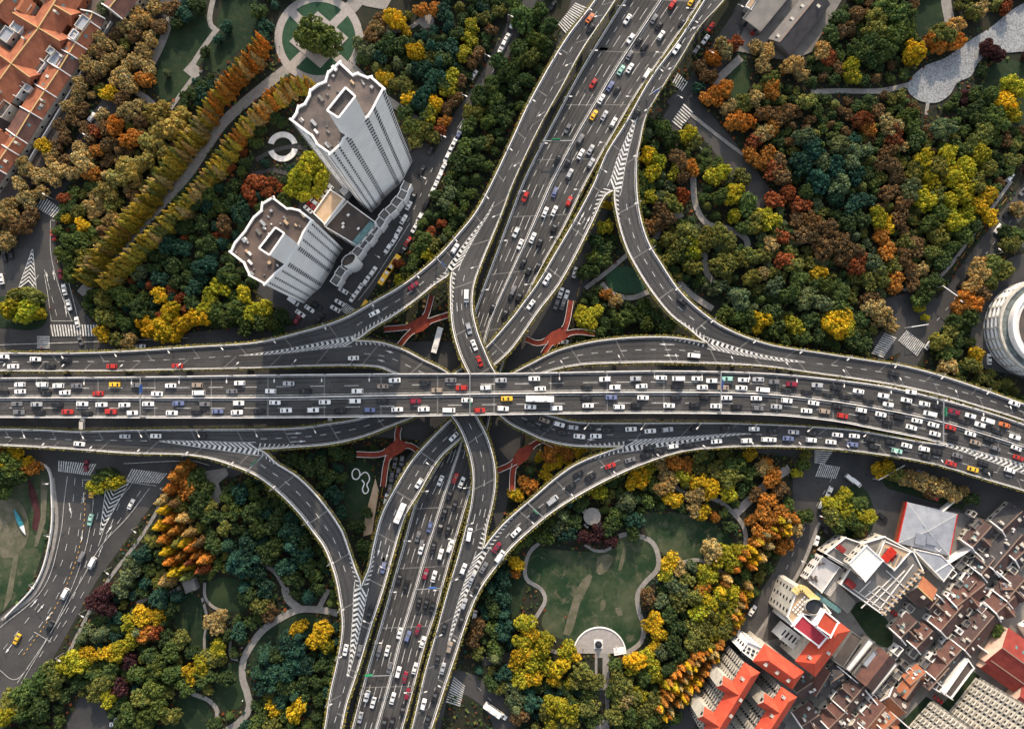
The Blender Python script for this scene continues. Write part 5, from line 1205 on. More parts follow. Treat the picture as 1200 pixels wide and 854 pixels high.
def broad(seed, nb=75, per=95, spread=1.0, blob=.17, leaf=.034, flat=.75):
    """broadleaf crown in unit size: round tufts of leaves packed over a lumpy dome, with gaps between"""
    r = np.random.default_rng(seed); lob = [(r.uniform(0, math.tau), r.uniform(.1, .55), r.uniform(.36, .66)) for _ in range(6)]; cs = []
    while len(cs) < nb:
        a, d, R = lob[r.integers(6)]; n = r.normal(size=3); n /= np.linalg.norm(n)
        if n[2] < -.25: continue
        k = np.array([d * math.cos(a), d * math.sin(a), 0]) + n * R * r.uniform(.72, 1.0); k[2] = k[2] * flat + .42
        if any(np.linalg.norm(k - c[:3]) < blob * .8 for c in cs): 
            if r.random() < .93: continue
        cs.append(np.array([*k, blob * r.uniform(.55, 1.5)]))
    cs = np.array(cs); C = []; N = []
    for c in cs:
        n = unit(r.normal(size=(per, 3))); n[:, 2] = np.abs(n[:, 2]) * .9 + n[:, 2] * .1 - .15 * (r.random(per) < .3); n = unit(n)
        C.append(c[:3] + n * c[3] * r.uniform(.55, 1.05, (per, 1))); N.append(unit(n + r.normal(size=(per, 3)) * .45))
    # inner leaves close the crown so that it is not hollow
    k = nb * per // 5; n = unit(r.normal(size=(k, 3))); q = n * r.uniform(.1, .62, (k, 1)); q[:, 2] = q[:, 2] * flat + .36; C.append(q); N.append(unit(n + r.normal(size=(k, 3)) * .5))
    C = np.vstack(C); N = np.vstack(N); t, b = frame(N, r); s = leaf * r.uniform(.7, 1.5, (len(C), 1)); s[-k:] *= 1.8
    return C, t * s, b * s
def conif(seed, n=2200, leaf=.045):
    """dawn redwood: a feathery cone of small drooping sprays"""
    r = np.random.default_rng(seed); z = 1 - np.sqrt(r.random(n)) * .93; ang = r.random(n) * math.tau; wob = 1 + .22 * np.sin(ang * 5 + z * 17 + seed) + .15 * np.sin(ang * 3 - z * 29)
    rad = (1 - z) ** .85 * wob * np.sqrt(r.uniform(.35, 1, n)); C = np.stack([rad * np.cos(ang), rad * np.sin(ang), z], 1)
    N = unit(np.stack([np.cos(ang), np.sin(ang), np.full(n, .9)], 1) + r.normal(size=(n, 3)) * .5); t, b = frame(N, r); s = leaf * r.uniform(.7, 1.6, (n, 1)) * np.array([[1, 1, .55]])
    return C, t * s * 1.6, b * s * 1.2
def cedar(seed, spokes=11, leaf=.045):
    """cedar: layered spokes of dark sprays, star shaped from above"""
    r = np.random.default_rng(seed); C = []; N = []
    for L in range(6):
        z = .25 + L * .14; R = (1 - L * .155)
        for k in range(spokes):
            a = math.tau * (k + r.uniform(-.25, .25)) / spokes + L * .4; Rr = R * r.uniform(.75, 1.1); m = 34
            u = np.sqrt(r.random(m)); w_ = (1 - u) * .16 + .03; off = r.normal(size=m) * w_
            C.append(np.stack([Rr * u * math.cos(a) - off * math.sin(a), Rr * u * math.sin(a) + off * math.cos(a), z + .10 * (1 - u) - .10 * u * u + r.normal(size=m) * .012], 1)); N.append(unit(np.array([[.2 * math.cos(a), .2 * math.sin(a), 1]]) + r.normal(size=(m, 3)) * .35))
    C = np.vstack(C); N = np.vstack(N); t, b = frame(N, r); s = leaf * r.uniform(.7, 1.5, (len(C), 1)); return C, t * s, b * s
PB = [broad(i, nb=80 + 6 * i, blob=.15 + .012 * (i % 3), flat=.68 + .05 * (i % 3)) for i in range(6)]
PC = [conif(40 + i) for i in range(4)]; PD = [cedar(80 + i, 9 + i) for i in range(3)]
MESH = {'B': [quads_mesh('broadleaf_crown', *q, L_obj) for q in PB], 'C': [quads_mesh('conifer_crown', *q, L_obj) for q in PC], 'D': [quads_mesh('cedar_crown', *q, L_obj) for q in PD]}
def trunk_mesh(kind):
    b = MB(); 
    if kind == 'B':
        b.tube((0, 0, 0), (0, 0, .42), .075, .05, 7)
        for k in range(5): a = k * 1.257 + .3; b.tube((0, 0, .34), (.36 * math.cos(a), .36 * math.sin(a), .66), .04, .015, 5)
    else: b.tube((0, 0, 0), (0, 0, .93), .05, .008, 6)
    return b.mesh('trunk', M_trunk)
TR = {'B': trunk_mesh('B'), 'C': trunk_mesh('C')}
KCOL = {'gn': (.34,.26,.040), 'pg': (.29,.235,.075), 'dg': (.052,.085,.030), 'td': (.028,.075,.055), 'ol': (.150,.158,.042), 'yg': (.32,.30,.025), 'ye': (.50,.33,.018), 'or': (.40,.165,.032), 'ru': (.24,.068,.026), 'br': (.16,.098,.048), 'go': (.37,.265,.115), 'pu': (.062,.024,.030), 'gd': (.080,.118,.034), 'sg': (.115,.150,.078)}
KNAME = {'pg': 'pale gold', 'gn': 'golden olive', 'dg': 'dark green', 'td': 'dark teal green', 'ol': 'olive green', 'yg': 'yellow green', 'ye': 'bright yellow', 'or': 'orange', 'ru': 'rust red', 'br': 'brown', 'go': 'golden brown', 'pu': 'dark purple', 'gd': 'mid green', 'sg': 'greyish green'}
REG = [('in the woods beside the round plaza', (300,0,600,170)), ('in the street trees beside the orange roofs', (0,0,130,300)), ('in the parkland right of the orange roofs', (130,0,300,240)), ('in the woods left of the twin towers', (60,240,350,420)), ('around the twin white towers', (300,170,600,420)),
 ('beside the street at the top left of the highway', (540,0,720,330)), ('in the pocket park inside the upper right ramp', (640,150,745,420)), ('in the woods at the top right', (860,0,1210,140)), ('in the big wood right of the upper right ramp', (740,100,1070,300)), ('in the green wood above the right hand road', (740,300,1060,450)),
 ('beside the street at the right edge', (1060,140,1210,460)), ('by the lawn at the far left', (-20,500,70,800)), ('in the orange conifer grove at lower left', (110,540,250,700)), ('in the woods along the big lower left street', (-20,680,200,870)), ('in the dark park at lower left', (200,520,420,870)),
 ('in the garden at the foot of the centre ramps', (400,500,560,700)), ('in the strip below the lower right ramp', (560,520,790,640)), ('in the woods left of the half circle plaza', (540,630,700,870)), ('in the woods right of the half circle plaza', (700,640,960,870)), ('on the islands by the lower right junction', (930,520,1200,660))]
def region(px, py):
    for n, (a, b, c, d) in REG:
        if a <= px < c and b <= py < d: return n
    return 'among the roads'
TREES = []
def tree(px, py, rpx, kind, shape='B', h=None):
    if kind == 'or' and px > 740 and py < 345: kind = random.choice(('or', 'go', 'br', 'ol', 'or', 'ru'))
    """px, py = middle of the crown in the photo; rpx = its radius there"""
    h = h or max(4.5, rpx * .37 * 1.75 + 2.0); z = h * .62; v = P(px, py, z); r = rpx * .37 * (H - z) / H
    TREES.append([v.x, v.y, r, h, kind, shape, px, py])
def T(s, shape='B'):
    for tok in s.split():
        a = tok.split(','); tree(float(a[0]), float(a[1]), float(a[2]) * (1.3 if shape == 'B' else 1.15), a[3], shape)
T('150,10,9,go 165,20,9,go 180,5,8,go 145,30,8,go 160,40,8,br 115,45,8,go 108,58,7,go 125,52,8,go 135,40,7,br 145,88,9,go 160,70,8,go 172,78,8,go 168,92,8,or 150,100,8,go 135,92,7,go 125,108,8,ye 115,80,8,go 100,75,8,go 92,100,8,go 88,115,7,go 80,125,7,go 85,140,7,br 75,160,7,br 50,172,8,ye 60,182,7,go 28,195,9,go 40,205,8,go 120,8,6,sg 155,28,8,go 118,62,7,br 128,70,7,go 108,90,7,br 96,128,7,br 70,148,7,br 66,170,6,br 10,240,8,go')
T('148,130,9,go 133,147,9,or 152,162,9,or 125,168,9,br 110,153,6,ru 165,140,8,br 185,130,11,pg 200,150,12,pg 185,150,10,pg 210,135,9,pg 190,175,9,pg 168,188,11,pg 150,198,10,pg 135,208,10,pg 95,190,11,go 105,203,8,or 85,202,7,go 200,8,8,br 215,15,8,td 230,5,8,dg 207,27,6,dg 225,110,6,dg 215,122,5,dg 240,60,5,dg 195,85,4,sg 255,45,5,td 265,30,6,td 175,165,9,pg 196,190,8,pg 215,112,5,dg 118,222,8,pg 128,225,8,pg')
T('10,250,9,go 30,235,9,go 20,265,9,br 8,282,8,go 35,252,8,br 45,225,7,go 75,232,6,ru 83,240,6,dg 78,256,5,ye 95,262,7,ye 88,282,11,gd 75,298,10,gd 97,302,10,ol 82,315,9,gd 18,346,12,ol 36,346,11,ol 30,364,13,yg 10,362,12,yg 42,366,9,yg 120,352,9,ol 140,345,9,gd 160,362,11,dg 145,378,9,gd 120,372,9,ol 118,392,8,ye 150,398,8,go 135,397,7,ol 185,345,8,ye 198,366,9,ye 190,385,10,ye 214,380,10,ye 231,372,10,ye 172,383,10,ye 205,392,7,ye 162,320,7,sg 155,315,6,yg 185,326,8,td 202,310,8,dg 211,290,9,td 195,287,8,td 215,265,9,dg 235,260,8,dg 262,262,8,br 245,285,8,dg 280,250,9,td 270,235,9,dg 226,236,9,dg 240,224,8,gd 291,225,7,ru 272,218,7,dg 205,330,7,dg 226,338,8,td 240,310,9,td 266,318,8,dg 290,300,7,br 225,355,8,dg 300,212,8,ru 312,225,6,ru')
T('70,198,8,go 62,208,7,go 78,188,7,br 92,172,7,go 104,160,6,br 112,176,7,or 100,183,7,go 122,150,7,br 118,135,7,go 98,150,6,br 143,115,8,br 150,75,7,go 168,60,8,go 175,45,8,go 185,30,8,br 22,215,7,go 52,205,7,go 60,190,6,go')
T('268,326,9,gd 245,348,9,yg 258,338,9,yg 285,346,9,yg 276,362,9,gd 250,366,10,gd 296,366,9,yg 241,362,9,yg 265,375,9,dg 286,382,9,dg 303,378,8,gd 318,380,9,gd 330,372,8,dg 310,360,8,yg 325,388,7,dg')
T('368,41,19,gd 303,12,8,dg 312,30,7,td 308,45,7,td 462,22,9,ye 475,36,6,ye 492,10,7,or 510,10,7,or 518,14,8,td 435,42,7,br 445,22,7,br 442,32,7,go 430,60,8,sg 445,65,8,td 455,50,9,dg 470,52,8,dg 487,60,11,ye 495,80,9,td 510,90,9,td 450,90,8,ye 461,97,7,ol 475,100,8,ol 478,114,7,ye 500,105,9,td 520,97,8,dg 490,120,9,td 500,132,8,dg 475,130,8,dg 553,30,8,yg 550,45,8,yg 543,62,8,yg 565,20,7,ol 576,35,6,br 560,62,7,br 552,72,6,br 530,90,8,yg 525,105,8,yg 535,115,7,br 510,121,9,ye 504,134,8,yg 520,142,6,or 482,147,11,gd 496,152,10,ol 506,158,7,ol 515,152,7,ru 488,161,8,ol 418,50,6,sg 425,68,7,dg 520,68,8,dg 530,55,8,td 535,40,8,dg 525,125,7,br 540,95,6,br')
T('365,190,13,yg 350,205,12,yg 376,205,11,yg 357,225,9,yg 345,218,9,yg 372,220,8,yg 585,72,9,dg 596,88,9,dg 576,97,9,dg 580,112,9,gd 555,130,9,ol 571,142,9,gd 583,128,8,dg 550,146,8,gd 560,167,8,dg 545,172,8,gd 556,190,9,dg 541,192,8,dg 571,166,7,ol 590,140,8,dg 561,112,9,dg 520,238,7,sg 527,225,7,sg 530,245,7,gd 512,228,6,dg 517,262,5,ru 505,272,5,ru 498,282,8,gd 508,288,8,ol 503,300,7,yg 480,315,8,gd 490,322,8,yg 470,330,7,yg 476,322,7,ol 520,280,5,sg 440,270,5,br 466,308,5,ru')
T('612,20,12,gd 630,15,10,gd 641,32,9,dg 626,46,11,gd 610,56,11,dg 620,66,10,ol 604,76,10,gd 616,92,9,dg 640,48,7,dg 604,102,8,dg 605,5,9,gd 638,62,6,dg')
T('872,22,9,br 882,26,6,or 848,55,10,or 836,66,9,or 862,50,8,or 822,80,8,br 832,88,9,br 820,102,6,td 850,102,9,or 840,112,9,or 830,113,8,or 872,120,10,or 885,115,9,go 896,132,9,or 876,142,9,or 896,156,9,or 886,164,8,ru 895,75,8,go 890,55,8,go 778,150,10,gd 787,162,9,dg 805,157,9,yg 812,167,8,ol 760,182,9,ye 771,188,9,yg 765,202,9,yg 796,187,10,br 811,197,9,or 800,206,9,br 791,202,8,yg 846,202,9,yg 836,208,8,yg 755,207,7,gd 870,206,8,ol 862,140,9,or 855,125,8,go 880,180,8,or 893,190,8,or')
T('778,250,12,br 790,240,10,or 768,262,9,br 800,230,9,or 763,230,7,yg 752,222,6,gd 725,258,6,ye 710,265,8,yg 700,285,9,dg 712,292,8,dg 696,302,9,gd 690,318,9,dg 705,303,8,gd 712,240,5,ye 710,344,6,or 721,352,7,go 688,375,11,yg 697,365,7,yg 680,367,7,yg 730,375,10,gd 745,370,9,dg 758,380,10,gd 770,372,9,dg 755,362,9,gd 782,382,8,gd 725,385,7,dg 735,394,6,dg 846,230,10,gd 860,225,10,yg 875,240,10,gd 862,252,9,yg 885,262,9,ol 895,250,8,yg 872,265,8,gd 805,275,12,ol 790,285,11,ol 812,290,11,yg 785,300,9,ol 828,280,11,ol 840,275,10,ol 800,300,9,gd 812,312,9,ol 855,282,8,ol 850,310,11,ol 868,305,10,ol 882,300,9,ol 895,320,9,or 880,325,9,ol 895,300,8,ol 845,335,8,sg 868,350,10,sg 862,345,7,td 850,370,9,gd 865,372,9,gd 893,375,10,ye 888,382,7,ye 880,372,8,gd')
T('1075,58,11,ye 1070,68,8,ye 1108,40,12,or 1118,32,10,or 1122,48,9,or 1100,50,9,or 1142,12,8,ol 1152,8,8,or 1160,55,9,pu 1170,62,8,pu 1180,8,6,or 1010,140,10,or 1018,150,8,or 1045,12,13,gd 1060,22,12,gd 1030,28,12,ol 1050,38,12,gd 1066,35,9,gd 1022,45,11,dg 1040,52,10,gd 1010,60,10,dg 1000,75,10,yg 1000,88,8,yg 1020,70,9,dg 1035,65,9,dg 965,58,10,go 972,66,8,ru 930,75,9,or 940,85,8,go 905,92,9,or 905,105,9,or 925,130,9,or 915,140,9,or 905,150,8,or 945,118,8,ol 990,35,9,br 1005,15,9,br 985,20,8,dg 975,40,8,dg 1105,150,11,sg 1090,155,7,br 900,60,9,go')
T('945,160,12,sg 955,175,12,td 940,190,12,td 965,190,11,sg 985,170,11,sg 1000,165,10,td 980,195,11,td 1000,185,11,sg 1005,205,10,td 985,215,11,sg 960,210,11,td 945,225,10,dg 1015,175,8,sg 1045,145,11,or 1050,160,10,or 1040,180,9,or 1048,195,9,br 1052,208,9,br 1055,170,8,go 1035,192,8,or 1065,135,9,gd 1070,150,9,gd 1075,165,9,dg 1085,185,12,yg 1100,195,12,ol 1112,185,11,yg 1075,200,10,ol 1092,210,11,yg 1120,205,12,yg 1135,195,12,yg 1150,180,12,yg 1140,170,10,ol 1160,195,10,ol 1125,172,9,gd 1155,155,11,ol 1170,140,11,gd 1180,118,12,ye 1165,110,10,gd 1190,100,11,yg 1188,128,10,yg 1150,140,9,gd 1145,125,8,dg 910,190,9,or 905,200,9,or 915,205,9,or 900,180,8,or')
T('925,225,10,ru 910,235,9,ru 940,240,9,ru 955,262,11,br 945,275,10,br 970,270,10,br 985,285,10,br 965,290,10,br 1000,295,11,or 1005,310,10,or 990,305,9,br 935,258,8,br 915,275,8,ru 905,285,8,or 920,305,9,or 932,310,9,or 980,230,10,td 1000,240,9,td 1010,255,9,dg 995,262,8,dg 1015,235,9,td 1030,255,10,yg 1040,262,9,ye 1035,275,9,or 1045,225,9,br 1060,235,10,br 1068,222,11,sg 1055,255,9,br 1065,285,9,or 1060,300,10,br 1048,310,9,or 1040,295,9,or 1075,290,9,br 1085,230,11,yg 1100,225,10,ol 1115,235,11,yg 1130,225,11,yg 1145,215,10,ol 1105,250,11,gd 1120,260,11,yg 1090,262,10,gd 1135,250,10,yg 1100,275,10,ol 1115,290,10,gd 1095,295,10,ol 1130,275,9,gd 1150,240,9,ye 1160,228,9,ye 1140,265,8,dg 1105,305,9,dg 1025,310,10,sg 1035,325,10,ol 1020,330,9,ol 1050,330,9,or 1068,320,9,or 1080,315,8,go 1075,335,8,or 1085,340,10,dg 1095,330,9,dg 1080,350,9,gd 1025,360,10,go 1035,370,9,go 1045,380,7,go 1020,350,8,br')
T('905,260,9,yg 912,270,8,gd 910,335,10,sg 925,345,10,gd 945,350,10,sg 955,335,9,gd 970,335,10,gd 985,345,9,gd 935,330,9,gd 960,320,8,ye 965,355,9,sg 985,360,9,gd 990,372,9,ye 978,380,11,ye 995,385,9,yg 932,382,9,yg 940,395,8,gd 905,365,9,dg 910,385,9,gd 950,375,9,dg 960,395,8,dg 1000,398,9,dg 1012,405,8,dg 1010,375,8,dg 920,398,7,gd 1165,310,11,ol 1150,315,11,go 1178,318,9,ol 1160,328,10,ol 1140,335,10,go 1150,342,9,or 1138,352,10,or 1128,360,9,or 1125,375,9,gd 1138,370,9,gd 1118,385,8,ol 1105,400,10,ol 1110,412,8,gd 1100,398,7,yg 1112,430,9,go 1145,418,8,ye 1140,428,8,ol 1185,285,9,ol 1195,275,9,gd 1180,272,7,dg 1195,245,8,go 1190,335,8,ol 1085,372,4,yg 1078,360,5,yg 1162,255,8,ye 1155,235,7,ye')
T('10,545,13,gd 8,560,12,dg 12,535,11,ye 20,555,10,dg 2,530,10,or 35,548,8,or 28,543,8,ye 0,572,9,gd 120,560,10,gd 130,565,10,yg 112,570,8,yg 215,560,9,or 220,575,9,or 230,560,9,gd 240,575,9,gd 232,585,9,dg 210,590,8,ol 275,548,8,dg 280,580,10,td 295,600,9,dg 275,600,8,gd 300,620,10,dg 290,640,9,td 245,605,8,dg 262,620,7,ol 230,600,8,dg 250,640,8,dg 245,595,7,ol')
T('165,650,9,td 155,665,9,sg 150,675,8,sg 140,692,8,sg 120,695,9,pu 112,708,9,pu 125,712,8,pu 178,722,9,ye 165,722,9,ye 150,730,8,yg 170,742,9,or 180,740,8,ru 140,762,10,yg 125,765,9,ye 152,752,8,yg 103,768,8,ye 90,775,10,yg 75,782,10,yg 60,790,11,ol 45,800,11,gd 30,812,11,gd 15,825,11,ol 5,840,11,yg 25,838,10,gd 45,828,10,dg 60,810,9,ol 120,800,9,ol 108,790,8,gd 130,785,8,gd 150,775,8,pu 140,805,8,pu 110,812,9,ol 125,820,8,yg 160,790,9,gd 175,770,9,dg 185,780,10,gd 200,762,9,gd 210,750,9,ol 195,748,8,dg 200,790,10,gd 215,805,9,gd 180,808,10,gd 165,820,10,ol 185,830,10,gd 200,840,9,ol 170,845,10,gd 150,835,9,gd 235,780,10,yg 222,792,9,ye 245,770,9,ol 255,760,8,yg 240,795,9,gd 185,700,8,td 200,715,7,dg 100,740,7,sg 115,745,8,sg 250,733,9,go 256,725,8,go 262,795,8,dg 225,765,7,dg')
T('275,665,10,td 285,655,9,td 300,670,8,td 310,690,9,td 290,700,9,dg 280,740,8,td 265,745,6,dg 335,665,9,td 345,680,9,dg 355,650,10,td 360,665,9,dg 325,640,10,dg 310,650,9,dg 340,625,10,td 320,615,9,dg 355,635,8,dg 305,710,9,ol 315,718,8,br 350,735,7,ye 345,742,6,ye 378,738,9,ye 372,750,9,ye 380,755,8,yg 335,755,9,td 345,765,10,td 325,770,9,dg 340,785,10,td 358,780,9,td 320,790,10,td 335,805,9,dg 355,800,9,dg 310,805,9,td 330,820,8,td 320,830,8,ye 346,834,11,ye 308,838,7,gd 370,800,7,dg 375,780,7,dg 355,820,7,dg 300,850,8,gd 318,850,8,ol 250,850,7,dg 380,660,7,dg 372,690,7,dg 408,515,0.5,dg')
T('345,540,9,dg 360,550,9,dg 375,545,9,dg 370,570,9,dg 390,580,9,td 385,560,8,dg 350,575,8,td 400,600,7,td 415,635,8,dg 425,640,7,dg 410,535,7,dg 395,530,8,dg 350,590,6,dg 425,690,7,dg 430,600,5,dg 400,560,6,dg 417,616,7,dg')
T('645,532,9,or 665,530,9,or 672,540,9,ye 660,525,8,or 680,528,8,ye 640,558,8,ye 618,567,9,or 630,572,6,ye 605,580,7,ye 750,558,10,ye 742,565,8,ye 760,552,8,yg 780,570,10,go 790,585,9,ye 785,560,8,go 700,575,10,yg 690,572,7,or 735,590,9,sg 700,600,0.5,dg 800,558,9,yg 820,565,9,ye 815,580,9,go 835,572,11,ye 840,550,9,ol 855,560,10,ol 860,545,10,gd 855,575,9,yg 825,600,7,ye 838,605,5,or 815,597,8,go 805,545,8,or 790,540,9,or 775,545,8,go 765,540,8,or 880,555,8,gd 885,580,7,br 880,610,6,or 640,610,9,gd 655,618,9,sg 670,612,9,dg 665,625,9,td 640,630,8,gd 715,620,8,dg 720,605,8,gd 680,590,8,dg 650,590,7,dg 820,535,7,ol 850,532,7,ol 880,532,7,ye 745,610,8,td 742,625,7,dg 700,625,8,pu 685,630,7,pu 715,635,7,pu 895,600,8,or 900,585,8,or 905,610,9,or 893,625,9,or 865,645,8,yg 850,650,9,yg')
T('605,660,7,ye 603,672,5,or 605,640,8,gd 590,650,9,gd 590,680,9,td 588,700,9,td 575,660,8,dg 580,715,8,dg 615,730,9,yg 620,742,9,ye 612,752,9,yg 618,765,9,ye 605,775,9,ye 625,775,9,yg 635,760,10,yg 640,750,8,yg 655,785,10,ye 650,795,8,ye 640,782,8,yg 625,795,9,ye 610,795,9,yg 665,762,9,yg 672,770,7,ye 668,800,6,yg 685,790,11,ol 695,800,9,ol 680,800,9,ol 692,815,8,gd 690,830,9,ol 697,845,8,gd 655,830,11,yg 640,835,10,ol 670,835,9,yg 660,845,9,ol 645,848,9,yg 670,825,8,gd 625,825,9,td 605,820,9,sg 610,840,8,br 600,805,7,sg 578,740,8,gd 580,760,8,gd 560,735,8,br 555,750,8,br 550,720,7,dg 572,700,8,dg 565,685,7,br 590,735,8,td 590,790,8,td 575,800,7,dg')
T('785,660,9,ye 795,665,8,go 782,672,9,yg 790,685,9,sg 800,695,9,sg 795,705,9,ol 805,680,8,ol 835,645,10,go 845,655,10,yg 860,660,9,yg 830,672,9,yg 825,680,8,yg 770,725,7,ye 763,733,7,ye 770,740,8,ye 775,745,6,ye 767,758,6,ye 745,775,10,ye 740,780,9,yg 757,770,8,yg 765,780,8,yg 768,792,8,yg 755,790,8,gd 725,795,9,ol 730,805,9,ol 742,815,9,ol 735,820,8,go 750,815,8,yg 765,825,9,ol 775,835,9,ol 755,835,9,ol 725,825,8,ol 740,840,9,gd 720,840,8,ol 765,845,9,gd 722,780,7,gd 718,810,7,gd 790,840,8,gd 815,700,10,ol 830,705,10,yg 820,720,10,yg 835,720,10,ol 845,705,9,ol 855,695,10,yg 860,710,9,yg 845,725,9,yg 830,735,10,ol 815,735,9,ol 812,750,9,ol 828,755,10,ol 840,745,9,yg 850,740,9,ol 855,725,8,ol 865,725,7,ye 870,705,7,ye 820,765,8,ol 790,755,9,dg 800,770,8,dg 775,765,8,sg 785,785,8,dg 790,760,7,sg 760,700,8,br 775,705,7,sg 785,720,8,dg 795,735,8,dg 825,690,7,or 812,665,6,sg')
T('945,535,6,ol 942,545,6,gd 935,555,5,yg 895,548,8,go 905,560,9,or 915,575,8,br 900,545,7,or 975,590,9,yg 990,582,9,yg 1005,590,9,gd 1015,605,9,yg 1000,612,10,gd 985,615,9,gd 995,600,9,yg 975,605,9,ol 1010,620,7,ol 1012,625,4,ru 1038,550,9,ye 1050,555,8,ol 1030,552,7,ye 1070,560,9,go 1082,565,9,go 1095,568,9,go 1105,572,8,go 1118,578,8,go 1128,575,6,go 1090,575,7,br 1140,585,7,dg 1060,560,7,go 1170,740,7,gd 1160,732,6,gd 1180,735,7,dg')
T('945,605,8,gd 930,620,9,go 920,640,8,or 915,600,8,or')
# rows and groups of dawn redwoods: given by their tips, which lean away from the middle of the picture
def cone(px, py, r, h, k): v = P(px, py, h); TREES.append([v.x, v.y, r, h, k, 'C', px, py])
def conerow(pts, sp, h, kinds, r=3.1, jit=1.2):
    c = cr_(pts, sp)
    for x, y in c: cone(x + random.gauss(0, jit), y + random.gauss(0, jit), r * random.uniform(.85, 1.15), h * random.uniform(.88, 1.1), random.choice(kinds))
ROWA = [(297,38),(285,58),(262,82),(240,110),(224,138),(208,160),(190,184),(172,208),(152,236),(130,262),(112,284),(97,303),(84,322)]
ROWB = [(360,90),(344,88),(330,92),(314,104),(298,118),(280,138),(264,158),(250,178),(232,202),(212,226),(192,246),(172,266),(150,286),(130,306),(110,328)]
for row, top in ((ROWA, .30), (ROWB, .34)):
    for off, hh in ((0, 17), (4.5, 15)):
        c = cr_([(x + off, y + off * .8) for x, y in row], 6.2)
        for q, (x, y) in enumerate(c):
            u = q / len(c); cone(x + random.gauss(0, 1), y + random.gauss(0, 1), 2.5 * random.uniform(.85, 1.15), hh * random.uniform(.9, 1.08), random.choice(('or', 'gn', 'or', 'go') if u < top else ('gn', 'gn', 'ol', 'go', 'gn')))
for x, y, k in ((182,600,'ye'),(190,612,'or'),(178,620,'ye'),(196,625,'or'),(205,610,'go'),(183,635,'or'),(200,640,'ol'),(212,628,'go'),(215,645,'or'),(186,650,'ye'),(205,655,'or'),(190,662,'or'),(222,655,'or'),(210,668,'ye'),(195,675,'ye'),(225,640,'br'),(208,640,'ye'),(230,660,'or'),(215,662,'ru'),(196,560,'or'),(190,575,'or'),(205,550,'or'),(180,590,'go'),(196,592,'br'),(210,680,'ol'),(185,685,'go'),(228,672,'ru')):
    cone(x, y, 2.9, 15, k)
for a, b_, n in (((932,604),(872,660),13), ((938,612),(884,668),12), ((868,668),(850,700),4), ((884,690),(866,735),7), ((876,700),(860,745),6), ((850,752),(835,775),5), ((845,770),(800,832),14), ((836,762),(790,822),13), ((826,766),(782,812),9), ((800,800),(775,842),8), ((815,812),(780,850),7)):
    for k in range(n):
        u = (k + .5) / n; cone(a[0] + (b_[0] - a[0]) * u + random.gauss(0, 2), a[1] + (b_[1] - a[1]) * u + random.gauss(0, 2), random.uniform(2.1, 2.8), random.uniform(11, 14), random.choice(('or','ye','or','go')))
# cedars: star shaped dark conifers
T('465,72,8,sg 480,80,8,sg 505,52,9,td 525,30,9,td 515,72,9,td 525,18,9,td 862,345,10,sg 162,740,9,sg 118,742,10,sg 95,748,9,sg 190,708,9,td 205,700,8,td 330,700,0.5,td 340,640,11,td 360,700,9,td 275,655,11,td 300,655,10,td 310,770,11,td 335,790,12,td 350,745,9,td 320,805,11,td 345,815,10,td 300,790,9,td 590,745,10,td 580,770,9,sg 605,830,10,sg 640,600,10,sg 660,605,10,sg 600,700,0.5,td 668,590,9,td 735,585,9,sg 585,625,9,td 590,720,9,td 575,690,9,td 265,640,10,td 285,690,9,td', 'D')
TREES = [t for t in TREES if t[2] > .6]
